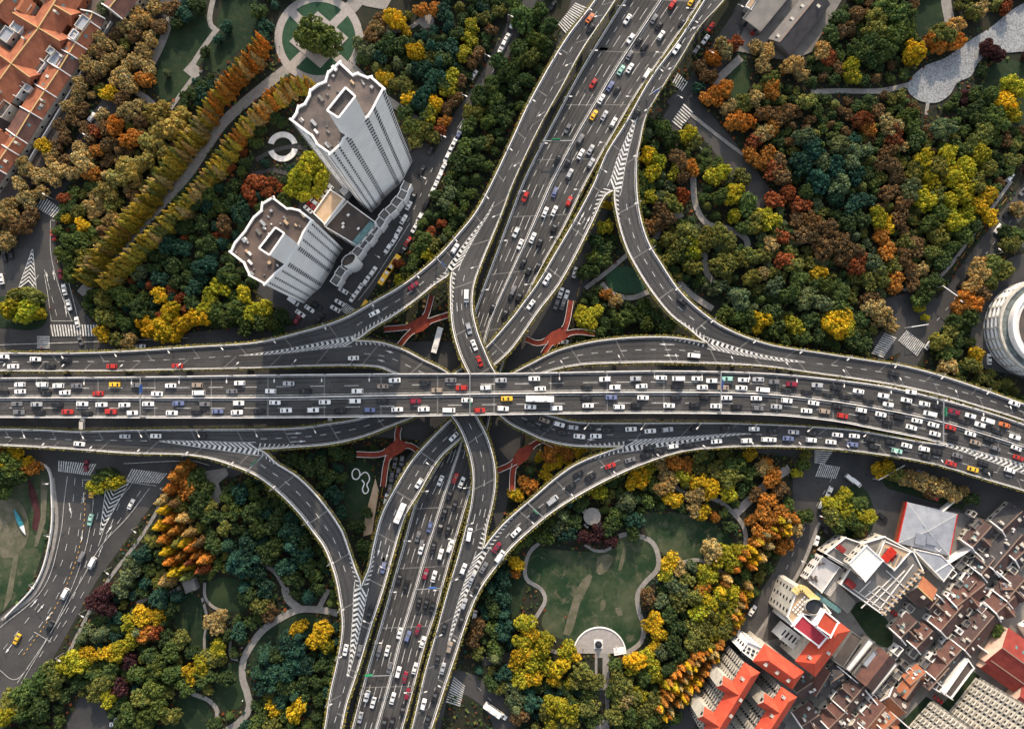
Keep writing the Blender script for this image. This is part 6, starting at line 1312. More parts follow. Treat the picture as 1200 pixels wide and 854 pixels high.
# fill the remaining wood floor: these smaller and hidden crowns come after the named ones
WOODS = [([(135,-10),(205,-10),(180,60),(168,130),(215,150),(185,240),(120,300),(100,240),(130,180),(100,130)], ('go','br','ol','go')),
 ([(60,228),(120,215),(110,330),(130,400),(92,350),(68,290)], ('gd','ol')),
 ([(225,215),(330,130),(350,230),(290,250),(270,300),(305,345),(350,385),(250,395),(130,405),(110,350)], ('dg','td','dg','gd','ru')),
 ([(205,-10),(330,-10),(320,20),(308,70),(265,100),(215,135),(190,120),(235,60)], ('dg','td','dg')),
 ([(425,50),(440,20),(560,-10),(600,-10),(560,80),(505,170),(455,110),(425,75)], ('dg','td','dg','ol')),
 ([(600,60),(650,60),(610,130),(560,210),(520,310),(460,345),(470,320),(520,200),(570,110)], ('dg','gd','dg')),
 ([(745,130),(800,140),(840,180),(880,215),(1000,250),(1060,340),(1010,410),(900,395),(830,370),(775,310),(750,250)], ('gd','dg','ol','sg')),
 ([(860,90),(950,110),(1060,110),(1090,150),(1200,100),(1200,220),(1110,345),(1060,350),(960,250),(900,190)], ('ol','gd','dg','gd','br')),
 ([(950,65),(1000,-10),(1110,-10),(1100,60),(1060,100),(950,100)], ('gd','dg','br')), ([(1130,-10),(1190,-10),(1150,20),(1120,20)], ('ol','dg')),
 ([(1120,55),(1160,45),(1210,40),(1210,210),(1150,150),(1100,120)], ('dg','pu','gd')),
 ([(680,270),(715,230),(745,320),(800,380),(780,392),(680,395),(672,350)], ('dg','gd','dg')),
 ([(1105,400),(1140,330),(1200,290),(1210,330),(1150,340),(1145,420),(1200,450),(1200,475),(1110,440)], ('ol','gd','dg')),
 ([(-20,525),(40,538),(20,580),(-20,590)], ('dg','gd')),
 ([(200,560),(320,555),(400,650),(390,854),(250,870),(-20,870),(20,800),(110,690),(170,600)], ('dg','td','dg','gd','ol')),
 ([(335,530),(440,530),(430,680),(415,650),(385,590)], ('dg','td','dg')),
 ([(600,610),(720,540),(900,530),(945,600),(880,740),(790,860),(720,860),(720,770),(780,740),(775,640),(730,620),(620,640)], ('dg','gd','ol','dg')),
 ([(565,690),(600,650),(620,740),(690,770),(695,860),(600,860),(555,780)], ('dg','td','ol')),
 ([(600,560),(650,520),(700,530),(640,560),(600,600)], ('or','dg','ye')),
 ([(230,-110),(700,-110),(660,-10),(235,-10)], ('dg','gd','ol','go')), ([(900,-110),(1330,-110),(1330,-5),(880,-5)], ('gd','dg','or','ol')), ([(1200,-5),(1330,-5),(1330,470),(1200,330)], ('gd','dg','ol')), ([(-120,400),(-10,400),(-10,-100),(-120,-100)], ('go','br','dg')), ([(-120,860),(380,860),(370,960),(-120,960)], ('gd','dg','td')), ([(500,860),(780,860),(740,960),(490,960)], ('gd','ol','dg')), ([(-120,520),(-10,520),(-10,860),(-120,860)], ('gd','dg')),
 ([(-20,180),(50,175),(40,230),(60,240),(0,300),(-20,300)], ('go','br'))]
cell = {}
def nearok(x, y, r, k=.62):
    i, j = int(x // 10), int(y // 10)
    for a in (-1, 0, 1):
        for b in (-1, 0, 1):
            for (u, v, s) in cell.get((i + a, j + b), ()):
                if (u - x) ** 2 + (v - y) ** 2 < ((r + s) * k) ** 2: return False
    return True
def put(x, y, r): cell.setdefault((int(x // 10), int(y // 10)), []).append((x, y, r))
keep = []
for t in TREES:
    x, y, r = t[:3]
    if not free(x, y, r, .8, 2) and free(x, y, r, .3, 2): t[2] = r = r * .85
    if free(x, y, r, .45, 2):
        keep.append(t); put(x, y, r)
TREES = keep; FILL = []
for poly, kinds in WOODS:
    xs = [p[0] for p in poly]; ys = [p[1] for p in poly]; area = (max(xs) - min(xs)) * (max(ys) - min(ys))
    for _ in range(int(area / 22)):
        x, y = random.uniform(min(xs), max(xs)), random.uniform(min(ys), max(ys))
        if not inpoly(x, y, poly): continue
        rp = random.uniform(5.5, 9); h = rp * .37 * 1.5 + 1.5; v = P(x, y, h * .6); r = rp * .37
        if free(v.x, v.y, r, .85) and nearok(v.x, v.y, r, .66): FILL.append([v.x, v.y, r, h, random.choice(kinds), random.choice('BBBD'), x, y]); put(v.x, v.y, r)
# 300 broadleaf trees at most stand as things; the smallest go to the mass with the fill
order = sorted([t for t in TREES if t[5] == 'B'], key=lambda t: -t[2]); small = order[300:]
cones = sorted([t for t in TREES if t[5] == 'C'], key=lambda t: -t[2]); 
NT = order[:300] + cones[:290] + [t for t in TREES if t[5] == 'D']
MASS = small + cones[290:] + FILL
print('TREES', len(NT), 'mass', len(MASS), 'cones', len(cones))
NAME = {'B': ('broadleaf_tree', 'tree'), 'C': ('redwood_tree', 'conifer'), 'D': ('cedar_tree', 'cedar')}
GRP = {'B': 'broadleaf trees of the parks', 'C': 'slender autumn conifers in rows', 'D': 'spreading cedars in the parks'}
for x, y, r, h, k, sh, px, py in NT:
    nm, cat = NAME[sh]; what = {'B': 'tree', 'C': 'slim conifer', 'D': 'spreading cedar'}[sh]
    e = thing(nm, cat, (x, y, 0), None, GRP[sh], f'{KNAME[k]} {what}|{region(px, py)}'); e.rotation_euler = (0, 0, random.uniform(0, 6.28))
    m = random.choice(MESH[sh]); o = bpy.data.objects.new('crown', m); COL.objects.link(o); o.parent = e
    o.scale = (r * random.uniform(.85, 1.22), r * random.uniform(.85, 1.22), h if sh != 'B' else h * .86); 
    if sh == 'B': o.location = (0, 0, h * .04)
    c = KCOL[k]; g_ = random.uniform(.75, 1.3); hsh = random.uniform(-.12, .12); o.color = (c[0] * g_ * (1 + hsh), c[1] * g_, c[2] * g_ * (1 - hsh), 1)
    t = bpy.data.objects.new('trunk', TR['B' if sh == 'B' else 'C']); COL.objects.link(t); t.parent = e; t.scale = (r * .9, r * .9, h * (.98 if sh == 'B' else 1))
# the mass: every small or hidden crown in one object
Cs, Us, Vs, Ts = [], [], [], []
for x, y, r, h, k, sh, px, py in MASS:
    C, U, V = {'B': PB, 'C': PC, 'D': PD}[sh][random.randrange(3)]; n = len(C); s_ = rng.random(n) < (.34 if sh == 'B' else .6); a = random.uniform(0, 6.28)
    Rm = np.array([[math.cos(a), -math.sin(a), 0], [math.sin(a), math.cos(a), 0], [0, 0, 1]]); sc = np.array([r * 1.08, r * 1.08, h * .92])
    Cs.append((C[s_] * sc) @ Rm.T + np.array([x, y, 0])); Us.append((U[s_] * r * 1.7) @ Rm.T); Vs.append((V[s_] * r * 1.7) @ Rm.T)
    g_ = random.uniform(.6, 1.1); Ts.append(np.tile(np.array(KCOL[k]) * g_, (s_.sum(), 1)))
o = bpy.data.objects.new('woodland', quads_mesh('woodland', np.vstack(Cs), np.vstack(Us), np.vstack(Vs), L_att, np.vstack(Ts))); COL.objects.link(o)
o['kind'] = 'stuff'; o['category'] = 'woodland'; o['label'] = 'lower woodland crowns and shrubs filling the parks between the larger trees'
# ground cover: low plants and fallen leaves over the bare earth of the parks
n = 60000; x = rng.uniform(-225, 225, n); y = rng.uniform(-165, 165, n); ii = (x + GX).astype(int); jj = (y + GY).astype(int); ok = OCC[jj, ii] == 0; x, y = x[ok], y[ok]; n = len(x)
C = np.stack([x, y, rng.uniform(.15, .9, n)], 1); N = unit(np.stack([rng.normal(size=n) * .5, rng.normal(size=n) * .5, np.ones(n)], 1)); t_, b_ = frame(N, rng); s_ = rng.uniform(.25, .75, (n, 1))
pal = np.array([KCOL[k] for k in ('dg','dg','gd','td','br','dg','ol','ru')]); tint = pal[rng.integers(0, len(pal), n)] * rng.uniform(.5, 1.0, (n, 1))
o = bpy.data.objects.new('ground_cover', quads_mesh('ground_cover', C, t_ * s_, b_ * s_, L_att, tint)); COL.objects.link(o); o['kind'] = 'stuff'; o['label'] = 'low shrubs and leaf litter on the park floor'; o['category'] = 'ground cover'
# ------------------------------------------------------------------ vehicles
A, B, C, D = [next(s for s in STRIPS if s.key == k) for k in 'abcd']; P_save = P
def paint(name, c, metal=.0): return mat('car_paint_' + name, c, .32, 0, spec=.5, metal=metal)
CC = {'w': ('white', paint('white', (.78,.78,.77))), 'k': ('black', paint('black', (.011,.011,.013))), 'g': ('dark grey', paint('grey', (.17,.17,.18), .2)), 's': ('silver', paint('silver', (.45,.46,.48), .3)), 'r': ('red', paint('red', (.42,.028,.022))), 'm': ('maroon', paint('maroon', (.22,.015,.035))),
 'b': ('blue grey', paint('blue', (.13,.16,.30))), 'y': ('yellow', paint('yellow', (.80,.46,.03))), 'n': ('beige brown', paint('beige', (.30,.24,.19))), 't': ('pale teal', paint('teal', (.30,.55,.47))), 'o': ('orange', paint('orange', (.62,.16,.05)))}
M_lamp = mat('headlamp_glass', (.8, .8, .75), .2, 0, spec=.6); M_tail = mat('tail_lamp', (.35, .01, .01), .3, 0)
def loft(secs, hw):
    """body from side profile sections: (x, bottom, top, half width, top half width)"""
    b = MB(); pr = None
    for x, z0, z1, w_, wt in secs:
        q = [(x, -w_, z0), (x, -w_, z0 + (z1 - z0) * .62), (x, -wt, z1), (x, wt, z1), (x, w_, z0 + (z1 - z0) * .62), (x, w_, z0)]
        k = len(b.v); b.v += q
        if pr is not None:
            for a in range(6): b.f.append((pr + a, pr + (a + 1) % 6, k + (a + 1) % 6, k + a))
        else: b.f.append(tuple(range(k, k + 6)))
        pr = k
    b.f.append(tuple(reversed(range(pr, pr + 6)))); return b
def glassy(q): b = MB(); b.face(q); b.face([(x, y, z - .04) for x, y, z in q]); return b
def make_car(kind):
    P_ = {}
    if kind == 'van':
        L = 5.2; body = loft([(-2.6,.35,1.2,.9,.85),(-2.5,.3,2.0,.95,.86),(1.3,.3,2.05,.95,.86),(1.9,.3,1.35,.95,.85),(2.45,.3,1.1,.92,.84),(2.6,.35,.8,.85,.8)], 1)
        P_['windscreen'] = glassy([(1.36,-.80,2.03),(1.36,.80,2.03),(1.90,.80,1.40),(1.90,-.80,1.40)]); P_['rear_window'] = glassy([(-2.53,-.75,1.9),(-2.53,.75,1.9),(-2.62,.75,1.3),(-2.62,-.75,1.3)])
        sd = [(-2.2,.945,1.85),(1.2,.945,1.85),(1.55,.955,1.45),(-2.2,.965,1.45)]; wx = (-1.7, 1.65)
    elif kind == 'suv':
        body = loft([(-2.3,.4,.95,.86,.8),(-2.2,.35,1.12,.93,.86),(-1.5,.33,1.15,.94,.86),(.9,.33,1.1,.94,.86),(1.6,.33,1.0,.93,.85),(2.2,.33,.9,.88,.8),(2.32,.38,.7,.8,.75)], 1)
        cab = loft([(-2.15,1.05,1.12,.85,.78),(-1.85,1.05,1.66,.84,.70),(.1,1.05,1.70,.84,.70),(.95,1.02,1.12,.84,.78)], 1); k = len(body.v); body.v += cab.v; body.f += [tuple(a + k for a in f) for f in cab.f]
        P_['windscreen'] = glassy([(.18,-.68,1.69),(.18,.68,1.69),(.95,.78,1.18),(.95,-.78,1.18)]); P_['rear_window'] = glassy([(-1.9,-.66,1.65),(-1.9,.66,1.65),(-2.17,.74,1.2),(-2.17,-.74,1.2)])
        sd = [(-1.75,.735,1.62),(.05,.735,1.65),(.75,.845,1.2),(-1.95,.845,1.2)]; wx = (-1.4, 1.42)
    else:
        body = loft([(-2.35,.4,.85,.80,.72),(-2.25,.32,1.0,.90,.80),(-1.5,.3,1.04,.92,.82),(.8,.3,1.0,.92,.83),(1.5,.3,.92,.91,.80),(2.2,.3,.80,.84,.72),(2.35,.36,.62,.74,.66)], 1)
        cab = loft([(-1.75,.95,1.02,.82,.76),(-1.1,.95,1.44,.80,.62),(.15,.95,1.47,.80,.62),(1.0,.92,1.0,.82,.76)], 1); k = len(body.v); body.v += cab.v; body.f += [tuple(a + k for a in f) for f in cab.f]
        P_['windscreen'] = glassy([(.20,-.60,1.475),(.20,.60,1.475),(1.0,.76,1.03),(1.0,-.76,1.03)]); P_['rear_window'] = glassy([(-1.12,-.58,1.45),(-1.12,.58,1.45),(-1.74,.72,1.06),(-1.74,-.72,1.06)])
        sd = [(-1.0,.655,1.42),(.12,.655,1.44),(.82,.805,1.06),(-1.45,.805,1.06)]; wx = (-1.42, 1.42)
    for s in (-1, 1):
        b = MB(); b.face([(x, s * y, z) for x, y, z in sd]); b.face([(x, s * (y - .04), z) for x, y, z in sd]); P_['side_window' + str(s)] = b
    parts = [('body', body.mesh('car_body', CC['w'][1]))]
    for k, b in P_.items(): parts.append((k.rstrip('-1'), b.mesh(k.rstrip('-1'), M_glass)))
    b = MB(); n = 14
    for k in range(2):
        for j in range(n): a = math.tau * j / n; b.v.append((.33 * math.cos(a), -.11 + .22 * k, .33 + .33 * math.sin(a)))
    for j in range(n): b.f.append((j, (j + 1) % n, n + (j + 1) % n, n + j))
    b.f += [tuple(range(n)), tuple(range(n, 2 * n))]; wm = b.mesh('wheel', M_rubber)
    wheels = [(x, s * .82, 0) for x in wx for s in (-1, 1)]
    x1 = body.v[-1][0]; fr = MB(); fr.box((0, 0, 0), (.12, .32, .14)); hm = fr.mesh('headlight', M_lamp); rm = fr.mesh('tail_light', M_tail)
    return parts, wm, wheels, hm, rm, (x1 - .12, .55, .66)
CARP = {k: make_car(k) for k in ('sedan', 'suv', 'van')}
VEH = []
def make_bus(L, wd=2.55, hh=3.1):
    parts = []; b = loft([(-L/2,.5,hh-.3,wd/2-.08,wd/2-.2),(-L/2+.2,.4,hh,wd/2,wd/2-.12),(L/2-.3,.4,hh,wd/2,wd/2-.12),(L/2,.5,hh-.5,wd/2-.1,wd/2-.22)], 1); parts.append(('body', b.mesh('bus_body', CC['w'][1]), None))
    for s in (-1, 1): w_ = MB(); w_.box((0, s * (wd/2 + .01), 2.0), (L - 1.2, .05, .8)); parts.append(('side_window', w_.mesh('side_window', M_glass), None))
    w_ = MB(); w_.face([(L/2-.22,-wd/2+.2,hh-.05),(L/2-.22,wd/2-.2,hh-.05),(L/2+.03,wd/2-.25,1.6),(L/2+.03,-wd/2+.25,1.6)]); parts.append(('windscreen', w_.mesh('windscreen', M_glass), None))
    for x in (-L*.22, L*.2): w_ = MB(); w_.box((x, 0, hh + .12), (L * .14, 1.5, .26)); parts.append(('roof_unit', w_.mesh('roof_unit', M_conc), None))
    return parts
BUSP = {L: make_bus(L) for L in (8.5, 11.5)}
wheel_bus = None
AXES = [cr_(p, 5) for p in ([(640,-30),(603,30),(570,95),(540,140),(515,190),(482,255),(445,312),(405,372)], [(57,229),(85,190),(110,150),(150,92)], [(57,240),(70,300),(88,370),(95,400)], [(-50,400),(200,402),(400,390)], [(110,550),(100,610),(70,690),(20,780)], [(160,570),(120,650),(60,770)],
   [(915,-50),(872,20),(835,75),(798,128)], [(1290,120),(1200,233),(1150,300),(1112,352),(1065,420)], [(985,520),(950,600),(920,670),(870,748),(800,850)], [(545,800),(580,825),(600,880)], [(455,540),(438,640),(410,730),(395,850)], [(642,440),(668,370),(690,300),(720,220)], [(600,402),(700,402)], [(1035,452),(1110,470),(1180,490)], [(1050,540),(1150,575)], [(470,600),(455,680),(430,790)])]
PRI = [Mn, C, A, nw, ne, sw, se, D, B, NS]
RNAME = {'m': 'on the wide horizontal flyover', 'ns': 'on the wide slanting highway', 'nw': 'on the slip road at upper left', 'ne': 'on the curved upper right slip road', 'sw': 'on the curved lower left slip road', 'se': 'on the curved lower right slip road', 'a': 'on the ramp joining the right road', 'b': 'on the ramp leading to the top right', 'c': 'on the bowed centre ramp', 'd': 'on the ramp from the right road'}
def tang(c, p):
    i = int(np.argmin(np.linalg.norm(c - np.array(p), axis=1))); a = c[max(0, i - 1)]; b = c[min(len(c) - 1, i + 1)]; return a, b, np.linalg.norm(c[i] - p)
def locate(px, py):
    for s in PRI:
        if inpoly(px, py, s.poly):
            i = s.idx((px, py)); z = float(s.z[i]); a, b, _ = tang(s.c, (px, py)); f = None
            if s in (Mn, NS):
                L, R_e = s.L[i], s.R[i]; w_ = R_e - L; u = float((np.array([px, py]) - L) @ w_ / (w_ @ w_)); d = (fM if s is Mn else fNS)(i); up = u < d
                where = RNAME[s.key].replace('on the', 'in the ' + (('upper' if up else 'lower') if s is Mn else ('left' if up else 'right')) + ' half of the')
                fl = up if s is Mn else not up
            else: where = RNAME[s.key]; fl = s.key in ('b', 'se')
            return z + .03, (P(*b, z) - P(*a, z)), fl, where
    best = min(AXES, key=lambda c: tang(c, (px, py))[2]); a, b, d = tang(best, (px, py))
    gr = 'in the street left of the towers'
    for n, (x0, y0, x1, y1) in (('beside the yellow trees behind the towers', (355,205,392,250)), ('parked on the forecourt below the white towers', (335,330,410,400)), ('along the street past the white towers', (395,0,620,370)), ('on the streets beside the orange roofs', (0,0,150,300)), ('at the upper left junction', (0,300,130,420)), ('on the street at the top right of the highway', (780,0,900,240)), ('on the street at the far right', (1040,150,1210,440)), ('on the big lower left street', (-20,540,250,860)), ('at the lower right junction', (900,520,1200,700)), ('on the tree lined lower right street', (780,690,960,870)), ('under the flyover right of centre', (900,430,1200,520)), ('under the ramps near the centre', (400,300,760,680)), ('at the bottom centre junction', (500,680,640,870)), ('in the strip beside the highway', (380,680,500,870)), ('at the bottom left parking lot', (60,780,160,870))):
        if x0 <= px < x1 and y0 <= py < y1: gr = n; break
    else: gr = 'at street level'
    return .2, (P(*b) - P(*a)), random.random() < .5, gr
def place(px, py, code, ang=None):
    col = code[0]; kind = 'sedan'
    if 'B' in code: kind = 'bus'
    elif 'V' in code: kind = 'van'
    elif random.random() < .37: kind = 'suv'
    z, d, fl, where = locate(px, py)
    v = P(px, py, z + .8); a = math.atan2(d.y, d.x) + (math.pi if fl else 0) + random.gauss(0, .025)
    if ang is not None: a = R_(ang)
    nm, pm = CC[col]; cat = {'bus': 'bus', 'van': 'van'}.get(kind, 'taxi' if col == 'y' else ('suv' if kind == 'suv' else 'car'))
    word = {'bus': 'bus', 'van': 'van', 'suv': 'taxi' if col == 'y' else 'suv', 'sedan': 'taxi' if col == 'y' else 'car'}[kind]
    e = thing({'bus': 'city_bus', 'van': 'delivery_van', 'taxi': 'taxi', 'car': 'car', 'suv': 'suv'}[cat], cat, (v.x, v.y, z), None, {'bus': 'buses', 'van': 'vans in the traffic', 'taxi': 'yellow taxis', 'car': 'cars in the traffic', 'suv': 'tall cars in the traffic'}[cat], f'{nm} {word}|{where}')
    e.rotation_euler = (0, 0, a)
    def add(n, m, loc=(0, 0, 0), mt=None):
        o = bpy.data.objects.new(n, m); COL.objects.link(o); o.parent = e; o.location = loc
        if mt is not None: o.material_slots[0].link = 'OBJECT'; o.material_slots[0].material = mt
        return o
    if kind == 'bus':
        L = 11.5 if 'L' in code else 8.5
        for n, m, _ in BUSP[L]: add(n, m, mt=pm if n == 'body' else None)
        for x in (-L * .28, L * .32):
            for s in (-1, 1): o = add('wheel', CARP['sedan'][1], (x, s * 1.18, 0)); o.scale = (1.4, 1.2, 1.4)
    else:
        parts, wm, wh, hm, rm, (hx, hy, hz) = CARP[kind]
        for n, m in parts: add(n, m, mt=pm if n == 'body' else None)
        for w_ in wh: add('wheel', wm, w_)
        for s in (-1, 1): add('headlight', hm, (hx, s * hy, hz)); add('tail_light', rm, (-hx - .02, s * hy, hz + .12))
        e.scale = (random.uniform(.97, 1.04),) * 3
def cars(ox, oy, s):
    for tok in s.split():
        a = tok.split(','); place(ox + float(a[0]) / 3.99, oy + float(a[1]) / 3.99, a[2], float(a[3]) if len(a) > 3 else None)
cars(0, 0, '428,550,w 466,524,w')
cars(300, 0, '1172,178,w 1155,212,w 1140,240,w 1018,350,w 980,578,g 958,604,s 943,640,b 926,668,w 909,702,w 892,738,w 875,785,w 856,828,w 818,700,k 727,685,k 775,795,k')
cars(600, 0, '365,85,o 368,130,k 540,90,w 555,180,w 595,190,k 620,215,k 665,88,g 688,118,k 697,165,w 750,20,r 840,5,y 550,257,g 552,318,w 510,328,t 380,390,r 460,403,b 492,418,k 418,463,w 383,538,y 432,540,s 475,572,w 260,600,g 320,650,g 213,745,k 262,760,k 322,720,w 368,700,s 370,762,s 270,812,s 632,345,wV 797,105,k 770,230,w 583,530,k 930,128,r 905,185,w 862,235,g 1132,145,r 20,25,w 190,25,k 5,110,w')
cars(900, 0, '1132,830,w')
cars(0, 214, '248,247,r 5,450,w 283,430,m 300,500,w 322,572,w 360,652,w 375,735,g 20,345,k 50,330,k 165,825,w 305,828,k 15,812,w 655,765,w')
cars(300, 214, '930,308,w 735,482,m 553,610,w 455,820,w 984,530,wV 995,682,s 1020,760,w 1045,835,r 1105,590,k 1165,610,k 1195,520,k 838,15,w 824,45,w 795,100,k 765,165,w 742,212,w 709,275,r 690,315,k 645,380,yB 605,440,yB 505,575,yV 690,172,w 665,230,w 645,270,w 617,308,w 735,65,k 715,105,w 547,415,w 515,458,w 483,495,w 455,535,w 407,505,w,150 390,560,w,150 370,590,w,150 250,590,w,-35 285,575,k,-35 175,555,wV,-35 207,612,w,-35 192,640,m,60 235,682,k,20 300,632,k,50 340,15,w,140 321,32,w,140 303,55,w,140 287,70,y,140 270,88,w,140 258,106,r,140 243,124,w,140 848,738,wBL,75')
cars(600, 214, '62,65,r 200,45,b 267,88,r 155,138,w 198,132,w 18,232,w 38,288,w 97,258,w 130,277,k 197,210,k 53,373,k 78,410,k 123,390,k 32,532,k 5,505,g 163,453,w 88,570,w 793,553,k 850,808,wV 242,745,w 328,748,w 295,420,w 228,515,w 255,525,w 208,570,g 238,570,g')
cars(900, 214, '1195,40,g 1077,215,w 998,350,k 1030,355,m,10 960,395,w 905,470,k 1035,825,w,90 752,758,w 1120,140,k')
cars(0, 428, '92,90,w 198,90,w 272,95,w 357,95,g 535,90,y 637,93,g 797,95,w 922,93,n 1120,83,w 15,127,k 93,122,w 212,130,k 302,127,w 457,132,r 733,133,w 928,128,wV 1083,122,g 78,180,g 170,182,s 267,185,k 384,180,w 474,184,w 581,185,w 692,180,w 833,178,b 957,181,g 1115,177,w 88,218,g 183,222,k 315,217,r 405,227,k 517,216,r 618,222,w 803,222,w 918,221,k 1017,215,b 1107,220,w 370,367,w 583,332,s 727,330,w 940,330,k 60,5,w 232,5,k 522,5,r 828,3,r 385,278,wV,90 428,592,y 422,722,t 612,648,w 402,470,m,90')
cars(300, 428, '152,85,s 68,121,w 230,120,k 474,120,w 592,98,n 648,70,w 790,80,k 847,117,n 910,70,g 961,105,r 1075,104,w 1145,70,s 88,174,w 140,211,w 15,213,k 266,209,w 321,172,w 395,212,k 462,167,w 531,208,b 592,167,k 660,206,w 745,168,m 784,205,w 902,209,wV 987,163,w 1046,210,r 1155,202,w 1173,156,y 925,333,w 762,551,w 674,690,wB 862,538,w 932,528,r 962,547,w 905,605,k 928,655,k 881,688,k 812,755,b 862,755,k 898,768,k 757,800,g 772,840,g 830,845,k 912,840,w 997,790,wV 345,257,w 610,625,w 625,580,g 650,455,g 635,520,g 682,445,g 665,500,g')
cars(600, 428, '104,62,w 212,67,k 435,65,w 579,62,s 698,58,w 778,62,wV 866,62,w 935,72,w 1008,63,t 1083,68,w 1152,66,s 132,109,w 350,103,k 482,102,w 606,97,w 772,101,k 890,102,w 987,104,n 1073,105,w 1172,114,wV 130,157,wBL 86,194,w 208,200,w 348,151,k 356,188,w 465,150,b 501,194,w 582,186,k 613,151,w 735,188,w 768,150,k 856,184,k 903,149,k 955,190,w 1004,152,w 1050,193,k 1143,154,w 1150,200,g 152,256,n 220,275,w 90,278,k 162,300,k 285,290,s 360,292,k 237,315,k 315,332,w 392,330,w 445,303,k 557,298,w 647,307,w 727,300,s 860,295,k 1005,293,k 1133,297,w 957,355,w 1097,352,w 1190,347,w 830,372,k 753,378,w 688,402,k 640,385,k 627,419,k 553,442,g 460,470,r 367,520,k 310,508,k 275,565,k 190,630,sV 110,690,k 18,780,w')
cars(900, 428, '588,38,k 1153,178,w 540,95,w 590,103,w 670,125,w 850,160,w 905,180,w 30,77,g 112,88,m 88,118,k 231,93,s 183,127,k 283,141,k 319,105,k 360,147,k 424,121,w 470,170,k 541,142,w 563,183,w 648,163,w 655,203,k 733,180,w 790,193,k 757,226,wV 825,243,k 872,217,m 917,265,k 948,236,w 992,278,w 1027,258,wV 1075,310,k 1107,278,o 1155,335,w 88,165,w 40,193,s 181,212,w 214,176,w 265,215,n 325,192,k 349,236,r 437,210,w 449,247,k 529,230,w 560,269,k 615,243,k 672,290,w 698,259,w 775,278,w 782,320,w 855,292,r 868,335,k 948,320,w 972,362,n 1037,345,k 1065,388,g 1163,387,w 1172,432,r 15,347,w 25,305,k 120,312,s 95,342,b 210,316,k 203,349,w 326,325,w 295,358,w 405,330,w 396,370,b 478,345,k 497,380,k 575,358,k 604,400,t 650,375,w 731,391,w 745,428,k 792,405,k 857,460,r 887,422,g 960,486,y 1007,460,k 1030,497,k 1132,490,w 720,505,b 765,615,rV 537,710,k,-40 160,738,w 287,590,w 253,648,w 228,820,w 275,780,k,-40 385,530,wV,-40 412,548,wV,-40 270,720,r,-40')
cars(0, 640, '380,50,g 430,78,wV 303,222,wV 235,373,k 78,433,y 545,800,w,80 538,832,w,0')
cars(300, 640, '772,12,w 828,10,k 863,37,w 905,5,w 793,130,m 832,140,w 668,155,k 700,185,k 762,260,k 796,265,k 825,282,k 671,407,w 757,388,m 710,420,b 780,447,w 575,490,g 613,488,w 743,570,w 624,567,g 665,588,w 697,612,m 518,700,w 547,730,w 639,710,w 708,690,m 686,765,k 487,800,s 600,825,k 636,822,k 595,100,b 530,310,k 484,487,g 418,485,w 970,105,w 880,380,k 905,472,n 848,530,k 873,570,s 783,738,w 836,700,k 802,812,k 960,345,k 1032,197,k 1065,100,g 1010,148,s 972,268,s 1140,45,wV 1125,5,m 540,465,k 470,730,k 1107,762,wB,-35 1150,790,w,-35 1022,325,wV,80')
cars(600, 640, '1125,300,w')
cars(900, 640, '798,717,r,-40 600,320,r,-40 345,10,r,45')
# ------------------------------------------------------------------ street furniture
def lampmesh(h=9, arm=2.4):
    b = MB(); b.tube((0, 0, 0), (0, 0, h), .16, .10, 8); b.tube((0, 0, h - .1), (arm, 0, h + .35), .09, .07, 6); p = b.mesh('pole', M_skin)
    b = MB(); b.box((arm + .25, 0, h + .33), (1.2, .45, .18)); return p, b.mesh('lamp_head', M_conc)
LM = {7: lampmesh(7, 1.8), 10: lampmesh(9, 2.4)}
def lamp(v, a, where, h=10):
    e = thing('street_lamp', 'street lamp', v, None, 'street lamps', f'grey street lamp|{where}'); e.rotation_euler = (0, 0, a)
    for n, m in zip(('pole', 'lamp_head'), LM[h]): o = bpy.data.objects.new(n, m); COL.objects.link(o); o.parent = e
for s, side, st in ((Mn, 'L', 9), (NS, 'L', 10), (NS, 'R', 10), (nw, 'L', 10), (ne, 'L', 9), (sw, 'L', 9), (se, 'L', 9), (A, 'R', 11), (B, 'L', 11), (D, 'R', 11), (C, 'L', 11)):
    f = 0 if side == 'L' else 1
    for i in range(5, s.n - 3, st):
        e = s.at(i, 0 if f == 0 else 1, .02); d = (s.at(i, 1) - s.at(i, 0)).normalized() * (1 if f == 0 else -1); v = e + d * .25
        px = to_px(v)
        if not (-10 < px[0] < 1210 and -10 < px[1] < 864): continue
        if s is not Mn and inpoly(px[0], px[1], Mn.poly): continue
        if any(q is not s and q.obj is not None and inpoly(px[0], px[1], q.poly) for q in STRIPS): continue
        lamp(tuple(v), math.atan2(d.y, d.x), RNAME[s.key].replace('on the', 'standing on the edge of the'), 10)
for pts, off, where in (([(603,30),(540,140),(482,255),(420,350)], 9, 'along the street past the white towers'), ([(1200,233),(1150,300),(1112,352)], -11, 'along the street at the far right'), ([(950,600),(920,670),(870,748),(810,840)], -11, 'along the tree lined lower right street'), ([(60,565),(62,620),(40,690),(5,725)], 0, 'beside the lawn at the far left'), ([(195,570),(160,620),(115,690),(75,765)], 0, 'on the right side of the big lower left street'), ([(870,20),(835,75),(800,125)], 12, 'along the street at the top right of the highway'), ([(57,229),(110,150),(150,92)], 11, 'along the street beside the orange roofs')):
    c = cr_(pts, 42); t = np.gradient(c, axis=0)
    for (x, y), (tx, ty) in zip(c, t):
        n = np.array([-ty, tx]); n /= np.linalg.norm(n) + 1e-9; v = P(x + n[0] * off, y + n[1] * off, 0); cc = P(x - n[0] * 5, y - n[1] * 5, 0); d = cc - v; lamp((v.x, v.y, 0), math.atan2(d.y, d.x), where, 7)
